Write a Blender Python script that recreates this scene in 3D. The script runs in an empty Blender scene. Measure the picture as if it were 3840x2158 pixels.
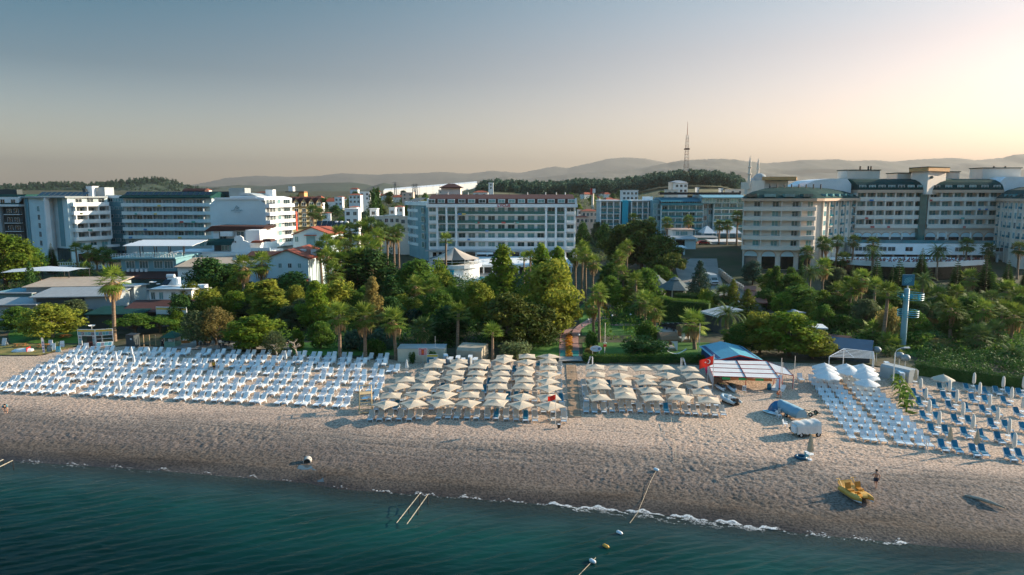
import bpy, math, random
import numpy as np
from mathutils import Vector, Matrix
rnd = random.Random(7)
R = math.radians
sc = bpy.context.scene
COL = sc.collection
# ---------------------------------------------------------------- camera
CH, PITCH, FPX = 28.0, 7.77, 2560.0
cam = bpy.data.cameras.new('camera'); camo = bpy.data.objects.new('camera', cam); COL.objects.link(camo)
camo.location = (0, 0, CH); camo.rotation_euler = (R(90 - PITCH), 0, 0)
cam.sensor_width = 36.0; cam.lens = 36.0 * FPX / 3840.0; cam.clip_start = 0.5; cam.clip_end = 60000
sc.camera = camo
# ---------------------------------------------------------------- sky, sun, exposure
SUN_AZ, SUN_EL = 71.0, 17.0                       # clockwise from the view direction (+Y), above the horizon
w = bpy.data.worlds.new('World'); sc.world = w; w.use_nodes = True
nt = w.node_tree; nt.nodes.clear()
sky = nt.nodes.new('ShaderNodeTexSky'); sky.sky_type = 'NISHITA'; sky.sun_disc = False
sky.sun_elevation = R(SUN_EL); sky.sun_rotation = R(SUN_AZ); sky.altitude = 0
sky.air_density = 1.0; sky.dust_density = 1.0; sky.ozone_density = 3.0
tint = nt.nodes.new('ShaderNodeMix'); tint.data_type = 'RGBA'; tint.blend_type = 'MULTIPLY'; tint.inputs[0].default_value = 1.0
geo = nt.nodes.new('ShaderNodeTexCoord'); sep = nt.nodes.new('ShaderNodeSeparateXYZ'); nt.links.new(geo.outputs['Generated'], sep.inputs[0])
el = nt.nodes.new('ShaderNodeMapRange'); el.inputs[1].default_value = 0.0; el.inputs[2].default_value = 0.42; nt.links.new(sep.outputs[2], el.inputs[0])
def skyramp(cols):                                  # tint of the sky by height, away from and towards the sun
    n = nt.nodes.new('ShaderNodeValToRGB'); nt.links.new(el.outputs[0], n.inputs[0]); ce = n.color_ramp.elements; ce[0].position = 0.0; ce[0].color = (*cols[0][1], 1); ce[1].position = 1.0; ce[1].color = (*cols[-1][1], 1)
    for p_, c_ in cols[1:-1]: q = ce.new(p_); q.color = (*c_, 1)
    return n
rl = skyramp([(0, (1.45, 1.08, 0.90)), (0.20, (0.78, 0.60, 0.50)), (0.38, (0.30, 0.32, 0.30)), (0.66, (0.03, 0.26, 0.27)), (1, (0.48, 0.95, 0.95))]); rr = skyramp([(0, (1.3, 0.86, 0.70)), (0.28, (1.02, 0.64, 0.50)), (0.45, (0.84, 0.55, 0.43)), (0.66, (0.64, 0.54, 0.44)), (1, (0.52, 0.90, 0.88))])  # top stops brightened above the view, added to keep the ambient fill up
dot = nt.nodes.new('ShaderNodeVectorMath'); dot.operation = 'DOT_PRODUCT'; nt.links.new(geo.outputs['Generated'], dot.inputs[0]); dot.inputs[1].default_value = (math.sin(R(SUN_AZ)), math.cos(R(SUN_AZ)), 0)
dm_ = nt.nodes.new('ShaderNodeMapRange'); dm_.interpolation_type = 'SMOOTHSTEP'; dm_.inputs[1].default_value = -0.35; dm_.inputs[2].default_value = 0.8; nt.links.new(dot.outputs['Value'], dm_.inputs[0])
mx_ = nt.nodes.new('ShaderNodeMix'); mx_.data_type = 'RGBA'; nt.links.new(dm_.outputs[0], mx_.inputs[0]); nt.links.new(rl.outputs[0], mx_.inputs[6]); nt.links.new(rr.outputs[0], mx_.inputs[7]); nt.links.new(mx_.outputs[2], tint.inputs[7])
bg = nt.nodes.new('ShaderNodeBackground'); bg.inputs[1].default_value = 0.145
wo = nt.nodes.new('ShaderNodeOutputWorld')
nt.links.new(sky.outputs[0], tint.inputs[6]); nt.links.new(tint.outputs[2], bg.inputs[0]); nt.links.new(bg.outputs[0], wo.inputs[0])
sl = bpy.data.lights.new('sun', 'SUN'); sl.energy = 5.0; sl.angle = R(0.53); sl.color = (1.0, 0.83, 0.62)
so = bpy.data.objects.new('sun', sl); COL.objects.link(so)
SUND = Vector((math.sin(R(SUN_AZ)) * math.cos(R(SUN_EL)), math.cos(R(SUN_AZ)) * math.cos(R(SUN_EL)), math.sin(R(SUN_EL))))
so.rotation_euler = SUND.to_track_quat('Z', 'Y').to_euler()
sc.view_settings.view_transform = 'Standard'; sc.view_settings.look = 'None'
sc.view_settings.exposure = 1.25; sc.view_settings.gamma = 1.0
sc.render.engine = 'CYCLES'
cy = sc.cycles; cy.use_denoising = True; cy.max_bounces = 5; cy.diffuse_bounces = 2; cy.glossy_bounces = 2
cy.transmission_bounces = 3; cy.transparent_max_bounces = 8; cy.volume_bounces = 0; cy.use_adaptive_sampling = True
cy.adaptive_threshold = 0.02; cy.caustics_reflective = False; cy.caustics_refractive = False
# ---------------------------------------------------------------- pixel <-> place (photograph pixels, 3840 wide)
_cp, _sp = math.cos(R(PITCH)), math.sin(R(PITCH))
def ray(px, py):
    a = (px - 1920) / FPX; b = -(py - 1079) / FPX
    return a, _cp + _sp * b, -_sp + _cp * b
def at(px, py, z=0.0):
    dx, dy, dz = ray(px, py); t = (z - CH) / dz
    return Vector((dx * t, dy * t, z))
def atY(px, py, Y):
    dx, dy, dz = ray(px, py); t = Y / dy
    return Vector((dx * t, Y, CH + dz * t))
def ppm(Y, z=5.0):                                  # photograph pixels per metre at that place
    return FPX / (Y * _cp + (CH - z) * _sp)
_wl = [(-3000, None)] + [(px, py) for px, py in ((0, 1727), (600, 1766), (1000, 1800), (1150, 1812), (1280, 1836), (1700, 1866), (2100, 1897),
       (2400, 1922), (2700, 1958), (3000, 2000), (3400, 2040), (3840, 2076))]
ZW = -1.2
_wp = [at(px, py, ZW) for px, py in _wl[1:]]
WX = np.array([-3000, -150] + [p.x for p in _wp] + [150, 3000]); WY = np.array([90, 84] + [p.y for p in _wp] + [33, -20])
def shore(x, y):
    return (y - np.interp(x, WX, WY)) * 0.98
_gy = [0, 128, 160, 225, 300, 500, 800, 1000, 1300, 2000, 30000]
_gzv = [0, 0, 0.8, 3.6, 6.0, 15, 25, 31, 30, 14, 10]
def gz(x, y):
    s = shore(x, y)
    t = np.clip((s - 2.2) / 13, 0, 1); t = t * t * (3 - 2 * t)
    lo = np.where(s < 0, np.maximum(ZW + s * 0.10, -7), np.where(s < 2.2, ZW + 0.17 * s, ZW + 0.374 + (-ZW - 0.374) * t))
    u = np.clip((y - 178) / 85, 0, 1); v = np.clip((x - 36) / 16, 0, 1)
    return lo + np.interp(y, _gy, _gzv) + 4.2 * u * u * (3 - 2 * u) * v * v * (3 - 2 * v) * np.clip((900 - y) / 500, 0, 1)
def gnd(px, py):                                    # where the pixel's ray meets the ground
    z = 0.0
    for _ in range(6):
        p = at(px, py, z); z = float(gz(p.x, p.y))
    return Vector((p.x, p.y, z))
def onY(px, Y):                                     # the ground under a pixel column at distance Y
    p = atY(px, 1000, Y); z = float(gz(p.x, Y)); X = (px - 1920) / FPX * (Y * _cp + (CH - z) * _sp)
    return Vector((X, Y, z))
# ---------------------------------------------------------------- meshes
class MB:
    def __init__(s): s.v = []; s.f = []; s.m = []; s.T = None
    def vs(s, pts):
        i = len(s.v)
        if s.T is None: s.v.extend([tuple(p) for p in pts])
        else: s.v.extend([tuple(s.T @ Vector(p)) for p in pts])
        return i
    def face(s, pts, mi=0):
        i = s.vs(pts); s.f.append(tuple(range(i, i + len(pts)))); s.m.append(mi); return s
    def bx(s, x0, x1, y0, y1, z0, z1, mi=0):
        i = s.vs([(x0, y0, z0), (x1, y0, z0), (x1, y1, z0), (x0, y1, z0), (x0, y0, z1), (x1, y0, z1), (x1, y1, z1), (x0, y1, z1)])
        for q in ((0, 3, 2, 1), (4, 5, 6, 7), (0, 1, 5, 4), (1, 2, 6, 5), (2, 3, 7, 6), (3, 0, 4, 7)):
            s.f.append(tuple(i + k for k in q)); s.m.append(mi)
        return s
    def box(s, c, d, rz=0.0, mi=0, rx=0.0, ry=0.0):
        o = s.T; m = Matrix.Translation(c) @ Matrix.Rotation(rz, 4, 'Z') @ Matrix.Rotation(ry, 4, 'Y') @ Matrix.Rotation(rx, 4, 'X')
        s.T = m if o is None else o @ m
        s.bx(-d[0] / 2, d[0] / 2, -d[1] / 2, d[1] / 2, -d[2] / 2, d[2] / 2, mi); s.T = o; return s
    def tube(s, pts, r, n=6, mi=0, cap=True):
        pts = [Vector(p) for p in pts]; rs = r if isinstance(r, (list, tuple)) else [r] * len(pts)
        rings = []; up = None
        for k, p in enumerate(pts):
            d = (pts[min(k + 1, len(pts) - 1)] - pts[max(k - 1, 0)]).normalized()
            a = d.cross(Vector((0.3, 0.1, 0.95) if abs(d.z) < 0.9 else (1, 0.2, 0))).normalized(); b = d.cross(a)
            rings.append(s.vs([p + (a * math.cos(2 * math.pi * j / n) + b * math.sin(2 * math.pi * j / n)) * rs[k] for j in range(n)]))
        for k in range(len(pts) - 1):
            A, B = rings[k], rings[k + 1]
            for j in range(n):
                s.f.append((A + j, A + (j + 1) % n, B + (j + 1) % n, B + j)); s.m.append(mi)
        if cap:
            s.f.append(tuple(rings[0] + j for j in range(n - 1, -1, -1))); s.m.append(mi)
            s.f.append(tuple(rings[-1] + j for j in range(n))); s.m.append(mi)
        return s
    def lathe(s, prof, n=12, c=(0, 0, 0), mi=0, a0=0.0, a1=2 * math.pi):
        full = abs(a1 - a0 - 2 * math.pi) < 1e-6; cols = n if full else n + 1
        rings = [s.vs([(c[0] + r * math.cos(a0 + (a1 - a0) * j / n), c[1] + r * math.sin(a0 + (a1 - a0) * j / n), c[2] + z) for j in range(cols)]) for r, z in prof]
        for k in range(len(prof) - 1):
            for j in range(n):
                j2 = (j + 1) % cols; A, B = rings[k], rings[k + 1]
                s.f.append((A + j, A + j2, B + j2, B + j)); s.m.append(mi)
        return s
    def ext(s, poly, a, b, axis='z', mi=0, mj=None):   # polygon pushed from a to b along an axis
        f = {'z': lambda p, t: (p[0], p[1], t), 'y': lambda p, t: (p[0], t, p[1]), 'x': lambda p, t: (t, p[0], p[1])}[axis]
        n = len(poly); i = s.vs([f(p, a) for p in poly]); j = s.vs([f(p, b) for p in poly])
        s.f.append(tuple(i + k for k in range(n - 1, -1, -1))); s.m.append(mi); s.f.append(tuple(j + k for k in range(n))); s.m.append(mi)
        for k in range(n):
            s.f.append((i + k, i + (k + 1) % n, j + (k + 1) % n, j + k)); s.m.append(mi if mj is None else mj)
        return s
    def grid(s, rows, mi=0, close=False):               # rows of points joined into a sheet
        ids = [s.vs(r) for r in rows]; n = len(rows[0])
        for k in range(len(rows) - 1):
            for j in range(n if close else n - 1):
                j2 = (j + 1) % n; s.f.append((ids[k] + j, ids[k] + j2, ids[k + 1] + j2, ids[k + 1] + j)); s.m.append(mi)
        return s
    def mesh(s, name, mats, smooth=False):
        me = bpy.data.meshes.new(name); me.from_pydata(s.v, [], s.f)
        if not isinstance(mats, (list, tuple)): mats = [mats]
        for m in mats: me.materials.append(m)
        if len(mats) > 1: me.polygons.foreach_set('material_index', s.m)
        if smooth: me.polygons.foreach_set('use_smooth', [True] * len(me.polygons))
        me.update(); return me
    def build(s, name, mats, parent=None, smooth=False, loc=None, rz=None):
        return ob(name, s.mesh(name, mats, smooth), parent, loc, rz)
def ob(name, data, parent=None, loc=None, rz=None, sc3=None):
    o = bpy.data.objects.new(name, data); COL.objects.link(o)
    if parent is not None: o.parent = parent
    if loc is not None: o.location = loc
    if rz is not None: o.rotation_euler = (0, 0, rz)
    if sc3 is not None: o.scale = sc3
    return o
def tag(o, label, cat, group=None, kind=None):
    if label: o['label'] = label
    if cat: o['category'] = cat
    if group: o['group'] = group
    if kind: o['kind'] = kind
    return o
def thing(name, label, cat, loc=(0, 0, 0), rz=0.0, group=None):
    return tag(ob(name, None, None, loc, rz), label, cat, group)
def struct(o): o['kind'] = 'structure'; return o
_used = set()
def put(root, loc, rz=0.0, scale=None, label=None, group=None):
    """the prototype itself the first time, then copies of it with copies of its parts and sub-parts"""
    if root.name not in _used: _used.add(root.name); r = root
    else:
        r = root.copy(); COL.objects.link(r)
        for ch in root.children:
            c = ch.copy(); COL.objects.link(c); c.parent = r
            for g in ch.children:
                d = g.copy(); COL.objects.link(d); d.parent = c
    r.location = loc; r.rotation_euler = (0, 0, rz)
    if scale is not None: r.scale = scale if isinstance(scale, (tuple, list)) else (scale,) * 3
    if label: r['label'] = label
    if group: r['group'] = group
    return r
_OW = 'zeroth first second third fourth fifth sixth seventh eighth ninth tenth eleventh twelfth thirteenth fourteenth fifteenth sixteenth seventeenth eighteenth nineteenth twentieth'.split()
def nth(k):
    if k <= 20: return _OW[k]
    t = {20: 'twenty', 30: 'thirty', 40: 'forty', 50: 'fifty'}[k // 10 * 10]
    return {20: 'twentieth', 30: 'thirtieth', 40: 'fortieth', 50: 'fiftieth'}[k] if k % 10 == 0 else t + '-' + _OW[k % 10]
# ---------------------------------------------------------------- materials
def mat(name, c, r=0.6, v=0.10, s=4.0, bump=0.0, bs=20.0, metal=0.0, spec=0.35, orand=0.0, trans=0.0, c2=None, coord='Object', detail=3.0, emit=0.0, stretch=None):
    m = bpy.data.materials.new(name); m.use_nodes = True; t = m.node_tree; N = t.nodes; L = t.links
    b = N['Principled BSDF']; b.inputs['Roughness'].default_value = r; b.inputs['Metallic'].default_value = metal
    b.inputs['Specular IOR Level'].default_value = spec
    tc = N.new('ShaderNodeTexCoord'); src = tc.outputs[coord]
    if stretch:
        mp = N.new('ShaderNodeMapping'); mp.inputs['Scale'].default_value = stretch; L.new(src, mp.inputs[0]); src = mp.outputs[0]
    nz = N.new('ShaderNodeTexNoise'); nz.inputs['Scale'].default_value = s; nz.inputs['Detail'].default_value = detail; L.new(src, nz.inputs['Vector'])
    mx = N.new('ShaderNodeMix'); mx.data_type = 'RGBA'
    if c2 is None: c2 = tuple(min(1, k * (1 + v)) for k in c[:3]); c1 = tuple(k * (1 - v) for k in c[:3])
    else: c1 = c
    mx.inputs[6].default_value = (*c1[:3], 1); mx.inputs[7].default_value = (*c2[:3], 1)
    mr = N.new('ShaderNodeMapRange'); mr.inputs[1].default_value = 0.32; mr.inputs[2].default_value = 0.68
    L.new(nz.outputs[0], mr.inputs[0]); L.new(mr.outputs[0], mx.inputs[0]); out = mx.outputs[2]
    if orand:
        oi = N.new('ShaderNodeObjectInfo'); ma = N.new('ShaderNodeMapRange'); ma.inputs[3].default_value = 1 - orand; ma.inputs[4].default_value = 1 + orand
        L.new(oi.outputs['Random'], ma.inputs[0]); mm = N.new('ShaderNodeMix'); mm.data_type = 'RGBA'; mm.blend_type = 'MULTIPLY'; mm.inputs[0].default_value = 1
        L.new(out, mm.inputs[6]); L.new(ma.outputs[0], mm.inputs[7]); out = mm.outputs[2]
    L.new(out, b.inputs['Base Color'])
    if bump:
        n2 = N.new('ShaderNodeTexNoise'); n2.inputs['Scale'].default_value = bs; n2.inputs['Detail'].default_value = 3; L.new(src, n2.inputs['Vector'])
        bp = N.new('ShaderNodeBump'); bp.inputs['Strength'].default_value = bump; bp.inputs['Distance'].default_value = 0.05
        L.new(n2.outputs[0], bp.inputs['Height']); L.new(bp.outputs[0], b.inputs['Normal'])
    if trans:
        tr = N.new('ShaderNodeBsdfTranslucent'); ms = N.new('ShaderNodeMixShader'); ms.inputs[0].default_value = trans
        L.new(out, tr.inputs[0]); L.new(b.outputs[0], ms.inputs[1]); L.new(tr.outputs[0], ms.inputs[2]); L.new(ms.outputs[0], N['Material Output'].inputs[0])
    if emit:
        L.new(out, b.inputs['Emission Color']); b.inputs['Emission Strength'].default_value = emit
    return m

# lettering as meshes, made while the scene is still small
TXT = {}
for _b in ('LYCUS', 'A', 'P', 'E'):
    _c = bpy.data.curves.new('lettering', 'FONT'); _c.body = _b; _c.size = 1.35 if len(_b) > 1 else 1.25; _c.extrude = .08; _c.align_x = 'CENTER'; _c.align_y = 'CENTER'; _c.offset = .022
    _o = bpy.data.objects.new('lettering', _c); COL.objects.link(_o); bpy.context.view_layer.update()
    _m = bpy.data.meshes.new_from_object(_o.evaluated_get(bpy.context.evaluated_depsgraph_get())); _m.transform(Matrix.Rotation(R(90), 4, 'X')); TXT[_b] = _m
    bpy.data.objects.remove(_o); bpy.data.curves.remove(_c)

# ================================================================ the lie of the land
def np_mesh(name, V, F, mats, smooth=True, attr=None):
    me = bpy.data.meshes.new(name); nv, nf = len(V), len(F)
    me.vertices.add(nv); me.vertices.foreach_set('co', V.astype(np.float32).ravel())
    k = F.shape[1]; me.loops.add(nf * k); me.loops.foreach_set('vertex_index', F.astype(np.int32).ravel())
    me.polygons.add(nf); me.polygons.foreach_set('loop_start', np.arange(0, nf * k, k, dtype=np.int32)); me.polygons.foreach_set('loop_total', np.full(nf, k, dtype=np.int32))
    for m in (mats if isinstance(mats, (list, tuple)) else [mats]): me.materials.append(m)
    if attr:
        for an, av in attr.items():
            a = me.attributes.new(an, 'FLOAT', 'POINT'); a.data.foreach_set('value', av.astype(np.float32))
    me.update(calc_edges=True); me.validate()
    if smooth: me.polygons.foreach_set('use_smooth', np.ones(nf, dtype=bool))
    return me
def sheet(xs, ys):
    X, Y = np.meshgrid(xs, ys); n, m = len(xs), len(ys)
    i = np.arange(n * m).reshape(m, n); F = np.stack([i[:-1, :-1], i[:-1, 1:], i[1:, 1:], i[1:, :-1]], -1).reshape(-1, 4)
    return X.ravel(), Y.ravel(), F
def vnoise(x, y, seed=0):                            # smooth value noise in numpy
    xi = np.floor(x).astype(np.int64); yi = np.floor(y).astype(np.int64); xf = x - xi; yf = y - yi
    def h(a, b):
        n = (a * 374761393 + b * 668265263 + seed * 982451653) & 0x7fffffff
        n = ((n ^ (n >> 13)) * 1274126177) & 0x7fffffff
        return ((n ^ (n >> 16)) & 0xffff) / 65535.0
    u = xf * xf * (3 - 2 * xf); v = yf * yf * (3 - 2 * yf)
    return (h(xi, yi) * (1 - u) + h(xi + 1, yi) * u) * (1 - v) + (h(xi, yi + 1) * (1 - u) + h(xi + 1, yi + 1) * u) * v
def fbm(x, y, oct=4, seed=0):
    s = 0; a = 0.5
    for k in range(oct): s = s + a * vnoise(x * 2 ** k, y * 2 ** k, seed + k * 17); a *= 0.5
    return s
edge = [(-300, 1296), (0, 1300), (300, 1300), (560, 1299), (800, 1310), (1090, 1338), (1500, 1350), (1850, 1348), (2090, 1352), (2100, 1362), (2185, 1362), (2200, 1364), (2640, 1368), (2760, 1366), (2870, 1356), (3000, 1362), (3160, 1366), (3260, 1372), (3330, 1384), (3420, 1402), (3560, 1425), (3840, 1466), (4200, 1500)]
_ep = [gnd(a, b_) for a, b_ in edge]
# ---- sand
m = bpy.data.materials.new('sand'); m.use_nodes = True; t = m.node_tree; N = t.nodes; L = t.links
b = N['Principled BSDF']; b.inputs['Roughness'].default_value = 0.9; b.inputs['Specular IOR Level'].default_value = 0.15
tc = N.new('ShaderNodeTexCoord'); at_s = N.new('ShaderNodeAttribute'); at_s.attribute_name = 'inland'
n1 = N.new('ShaderNodeTexNoise'); n1.inputs['Scale'].default_value = 0.16; n1.inputs['Detail'].default_value = 5; L.new(tc.outputs['Object'], n1.inputs['Vector'])
mp = N.new('ShaderNodeMapping'); mp.inputs['Rotation'].default_value = (0, 0, R(11)); mp.inputs['Scale'].default_value = (0.25, 1, 1); L.new(tc.outputs['Object'], mp.inputs[0])
n3 = N.new('ShaderNodeTexNoise'); n3.inputs['Scale'].default_value = 0.30; n3.inputs['Detail'].default_value = 5; L.new(mp.outputs[0], n3.inputs['Vector'])
ad = N.new('ShaderNodeMath'); ad.operation = 'MULTIPLY_ADD'; ad.inputs[1].default_value = 9.0; L.new(n3.outputs[0], ad.inputs[0]); L.new(at_s.outputs['Fac'], ad.inputs[2])
sb = N.new('ShaderNodeMapRange'); sb.inputs[1].default_value = 4.0; sb.inputs[2].default_value = 44.0; L.new(ad.outputs[0], sb.inputs[0])
rp = N.new('ShaderNodeValToRGB'); e = rp.color_ramp.elements; L.new(sb.outputs[0], rp.inputs[0])
cols = [(0.0, (0.050, 0.036, 0.028)), (0.045, (0.095, 0.074, 0.058)), (0.10, (0.125, 0.102, 0.085)), (0.17, (0.17, 0.135, 0.115)), (0.30, (0.25, 0.20, 0.165)), (0.40, (0.46, 0.34, 0.265)), (0.62, (0.56, 0.41, 0.305)), (1.0, (0.52, 0.39, 0.295))]
e[0].position = cols[0][0]; e[0].color = (*cols[0][1], 1); e[1].position = 1; e[1].color = (*cols[-1][1], 1)
for p_, c_ in cols[1:-1]: q = e.new(p_); q.color = (*c_, 1)
n2 = N.new('ShaderNodeTexNoise'); n2.inputs['Scale'].default_value = 4.2; n2.inputs['Detail'].default_value = 6; L.new(tc.outputs['Object'], n2.inputs['Vector'])
mr = N.new('ShaderNodeMapRange'); mr.inputs[1].default_value = 0.36; mr.inputs[2].default_value = 0.62; mr.inputs[3].default_value = 0.46; mr.inputs[4].default_value = 1.28; L.new(n2.outputs[0], mr.inputs[0])
mm = N.new('ShaderNodeMix'); mm.data_type = 'RGBA'; mm.blend_type = 'MULTIPLY'; mm.inputs[0].default_value = 1; L.new(rp.outputs[0], mm.inputs[6]); L.new(mr.outputs[0], mm.inputs[7])
L.new(mm.outputs[2], b.inputs['Base Color'])
bp = N.new('ShaderNodeBump'); bp.inputs['Strength'].default_value = 0.8; bp.inputs['Distance'].default_value = 0.07; L.new(n2.outputs[0], bp.inputs['Height']); L.new(bp.outputs[0], b.inputs['Normal'])
wr = N.new('ShaderNodeMapRange'); wr.inputs[1].default_value = .2; wr.inputs[2].default_value = 2.6; wr.inputs[3].default_value = .3; wr.inputs[4].default_value = .92; L.new(at_s.outputs['Fac'], wr.inputs[0]); L.new(wr.outputs[0], b.inputs['Roughness'])
SAND = m
xs = np.concatenate([[-3000, -600, -200, -120, -100], np.arange(-86, 74, 0.17), [90, 120, 200, 600, 3000]])
ys = np.concatenate([[-20, 10, 25, 35], np.arange(40, 92, 0.16), np.arange(92, 132, 0.30)])
X, Y, F = sheet(xs, ys); s = shore(X, Y); Z = gz(X, Y)
foot = 0.45 * (vnoise(X / 0.36 + 2 * vnoise(X / 1.3, Y / 1.3, 5), Y / 0.34, 1) - 0.5) + (vnoise(X / 0.21, Y / 0.24, 2) - 0.5)
pit = -np.clip(vnoise(X / 0.33, Y / 0.36, 9) - 0.60, 0, 1) * 1.6
env = np.clip((s - 1.6) / 2.5, 0, 1) * (0.25 + 1.15 * vnoise(X / 11, Y / 6, 3)) * np.clip((124 - Y) / 20, 0.25, 1)
ca, sa = math.cos(R(-11)), math.sin(R(-11)); U = X * ca + Y * sa; V_ = -X * sa + Y * ca
rut = np.clip(vnoise(U / 14, V_ / 0.55, 21) - 0.55, 0, 1) * np.clip(1 - np.abs(s - 9) / 6, 0, 1)
Z = Z + env * (0.085 * foot + 0.10 * pit) - 0.16 * rut + 0.20 * (fbm(X / 9, Y / 5, 3, 40) - 0.44) * np.clip(s / 6, 0, 1) + 0.05 * (vnoise(U / 2.2, V_ / 0.9, 31) - .5) * np.clip(s / 1.5, 0, 1) * np.clip(1 - (s - 2) / 4, 0, 1)
Z = Z - 0.5 * np.clip((Y - np.interp(X, [p.x for p in _ep], [p.y for p in _ep])) / 1.5, 0, 1)
for s0 in (11.2, 12.9, 17.0, 18.7): Z = Z - .07 * np.exp(-((s + 1.1 * np.sin(X / 17 + s0 // 4) - s0) / .17) ** 2) * (.4 + .6 * vnoise(X / 8, Y / 8, 51))
struct(ob('beach', np_mesh('beach', np.stack([X, Y, Z], 1), F, SAND, attr={'inland': s})))
# ---- the sea
m = bpy.data.materials.new('sea_water'); m.use_nodes = True; t = m.node_tree; N = t.nodes; L = t.links
b = N['Principled BSDF']; b.inputs['Roughness'].default_value = 0.10; b.inputs['IOR'].default_value = 1.33; b.inputs['Specular IOR Level'].default_value = 0.12
tc = N.new('ShaderNodeTexCoord'); at_s = N.new('ShaderNodeAttribute'); at_s.attribute_name = 'depth'
rp = N.new('ShaderNodeValToRGB'); e = rp.color_ramp.elements; L.new(at_s.outputs['Fac'], rp.inputs[0])
e[0].position = 0.0; e[0].color = (0.060, 0.066, 0.060, 1); e[1].position = 1; e[1].color = (0.0002, 0.010, 0.0095, 1)
for p_, c_ in ((0.10, (0.030, 0.062, 0.060)), (0.32, (0.006, 0.050, 0.043)), (0.65, (0.001, 0.020, 0.018))): q = e.new(p_); q.color = (*c_, 1)
lo = N.new('ShaderNodeTexNoise'); lo.inputs['Scale'].default_value = .07; lo.inputs['Detail'].default_value = 3; L.new(tc.outputs['Object'], lo.inputs['Vector']); lr = N.new('ShaderNodeMapRange'); lr.inputs[1].default_value = .3; lr.inputs[2].default_value = .7; lr.inputs[3].default_value = .55; lr.inputs[4].default_value = 1.25; L.new(lo.outputs[0], lr.inputs[0])
lm = N.new('ShaderNodeMix'); lm.data_type = 'RGBA'; lm.blend_type = 'MULTIPLY'; lm.inputs[0].default_value = 1; L.new(rp.outputs[0], lm.inputs[6]); L.new(lr.outputs[0], lm.inputs[7]); L.new(lm.outputs[2], b.inputs['Base Color'])
mp = N.new('ShaderNodeMapping'); mp.inputs['Rotation'].default_value = (0, 0, R(-20)); mp.inputs['Scale'].default_value = (0.35, 1, 1); L.new(tc.outputs['Object'], mp.inputs[0])
n1 = N.new('ShaderNodeTexNoise'); n1.inputs['Scale'].default_value = 2.6; n1.inputs['Detail'].default_value = 5; n1.inputs['Distortion'].default_value = 0.4; L.new(mp.outputs[0], n1.inputs['Vector'])
bp = N.new('ShaderNodeBump'); bp.inputs['Strength'].default_value = 0.6; bp.inputs['Distance'].default_value = 0.10; L.new(n1.outputs[0], bp.inputs['Height']); L.new(bp.outputs[0], b.inputs['Normal'])
tr = N.new('ShaderNodeBsdfTransparent'); tr.inputs[0].default_value = (0.75, 0.92, 0.9, 1); ms = N.new('ShaderNodeMixShader')
mr = N.new('ShaderNodeMapRange'); mr.inputs[1].default_value = 0.0; mr.inputs[2].default_value = 0.16; mr.inputs[3].default_value = 0.25; mr.inputs[4].default_value = 1.0
L.new(at_s.outputs['Fac'], mr.inputs[0]); L.new(mr.outputs[0], ms.inputs[0]); L.new(tr.outputs[0], ms.inputs[1]); L.new(b.outputs[0], ms.inputs[2]); L.new(ms.outputs[0], N['Material Output'].inputs[0])
SEA = m
xs = np.concatenate([[-9000, -2000, -500, -200, -110], np.arange(-78, 62, 0.22), [90, 200, 500, 2000, 9000]])
ys = np.concatenate([[-9000, -2000, -400, -100, -30, 0, 20, 30], np.arange(36, 76, 0.20), [80, 90, 100]])
X, Y, F = sheet(xs, ys); dep = np.clip(-shore(X, Y), 0, None)
def wav(lam, ang, amp, seed, wob=1.0):
    c, s_ = math.cos(R(ang)), math.sin(R(ang)); k = X * c + Y * s_; q = -X * s_ + Y * c
    ph = (k + wob * lam * (fbm(X / (lam * 4), Y / (lam * 4), 2, seed) - .4) * 3) / lam * 2 * math.pi
    return amp * (0.5 + 0.9 * vnoise(k / (lam * 3), q / (lam * 5), seed + 3)) * np.sin(ph)
Z = ZW + np.clip(dep / 5, 0.05, 1) * (wav(1.3, 116, 0.030, 1, .6) + wav(0.75, 108, 0.018, 5, .6) + wav(2.3, 121, 0.03, 9, .5) + wav(1.0, 96, 0.012, 14, .6))
struct(ob('sea', np_mesh('sea', np.stack([X, Y, Z], 1), F, SEA, attr={'depth': np.clip(dep / 22, 0, 1)})))
# ---- foam on the breaking wave
FOAM = mat('foam', (0.80, 0.82, 0.82), r=0.7, v=0.08, s=6)
fb = MB(); fr = random.Random(4)
def foam_line(px0, px1, off0, off1, n, size):
    for _ in range(n):
        px = fr.uniform(px0, px1); u = (px - px0) / (px1 - px0); x = (np.interp(px, [p[0] for p in _wl[1:]], [p.x for p in _wp]))
        k = math.sin(math.pi * u) ** 0.5; d = fr.betavariate(1.1, 2.0) * (off1 - off0) * k + off0 + 0.25 * math.sin(px / 26.0) + 0.15 * math.sin(px / 9)
        if d > off0 + .25 and float(vnoise(np.array(x * 2.6), np.array(d * 4.0), 77)) < .40 + .22 * (d - off0) / (off1 - off0): continue
        y = float(np.interp(x, WX, WY)) - d; r = size * fr.uniform(0.35, 1.3) * (1.25 - 0.8 * (d - off0) / max(off1 - off0, .01)); a0 = fr.uniform(0, 6.3); z = ZW + 0.03 + 0.05 * fr.random() * (1 - (d - off0) / max(off1 - off0, .01))
        pts = [(x + r * 1.9 * fr.uniform(.5, 1.2) * math.cos(a0 + j), y + r * fr.uniform(.4, 1) * math.sin(a0 + j) * .8, z) for j in (0, 1.1, 2.0, 3.0, 4.1, 5.2)]
        i = fb.vs(pts + [(x, y, z + r * 0.12)])
        for j in range(6): fb.f.append((i + j, i + (j + 1) % 6, i + 6)); fb.m.append(0)
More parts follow.
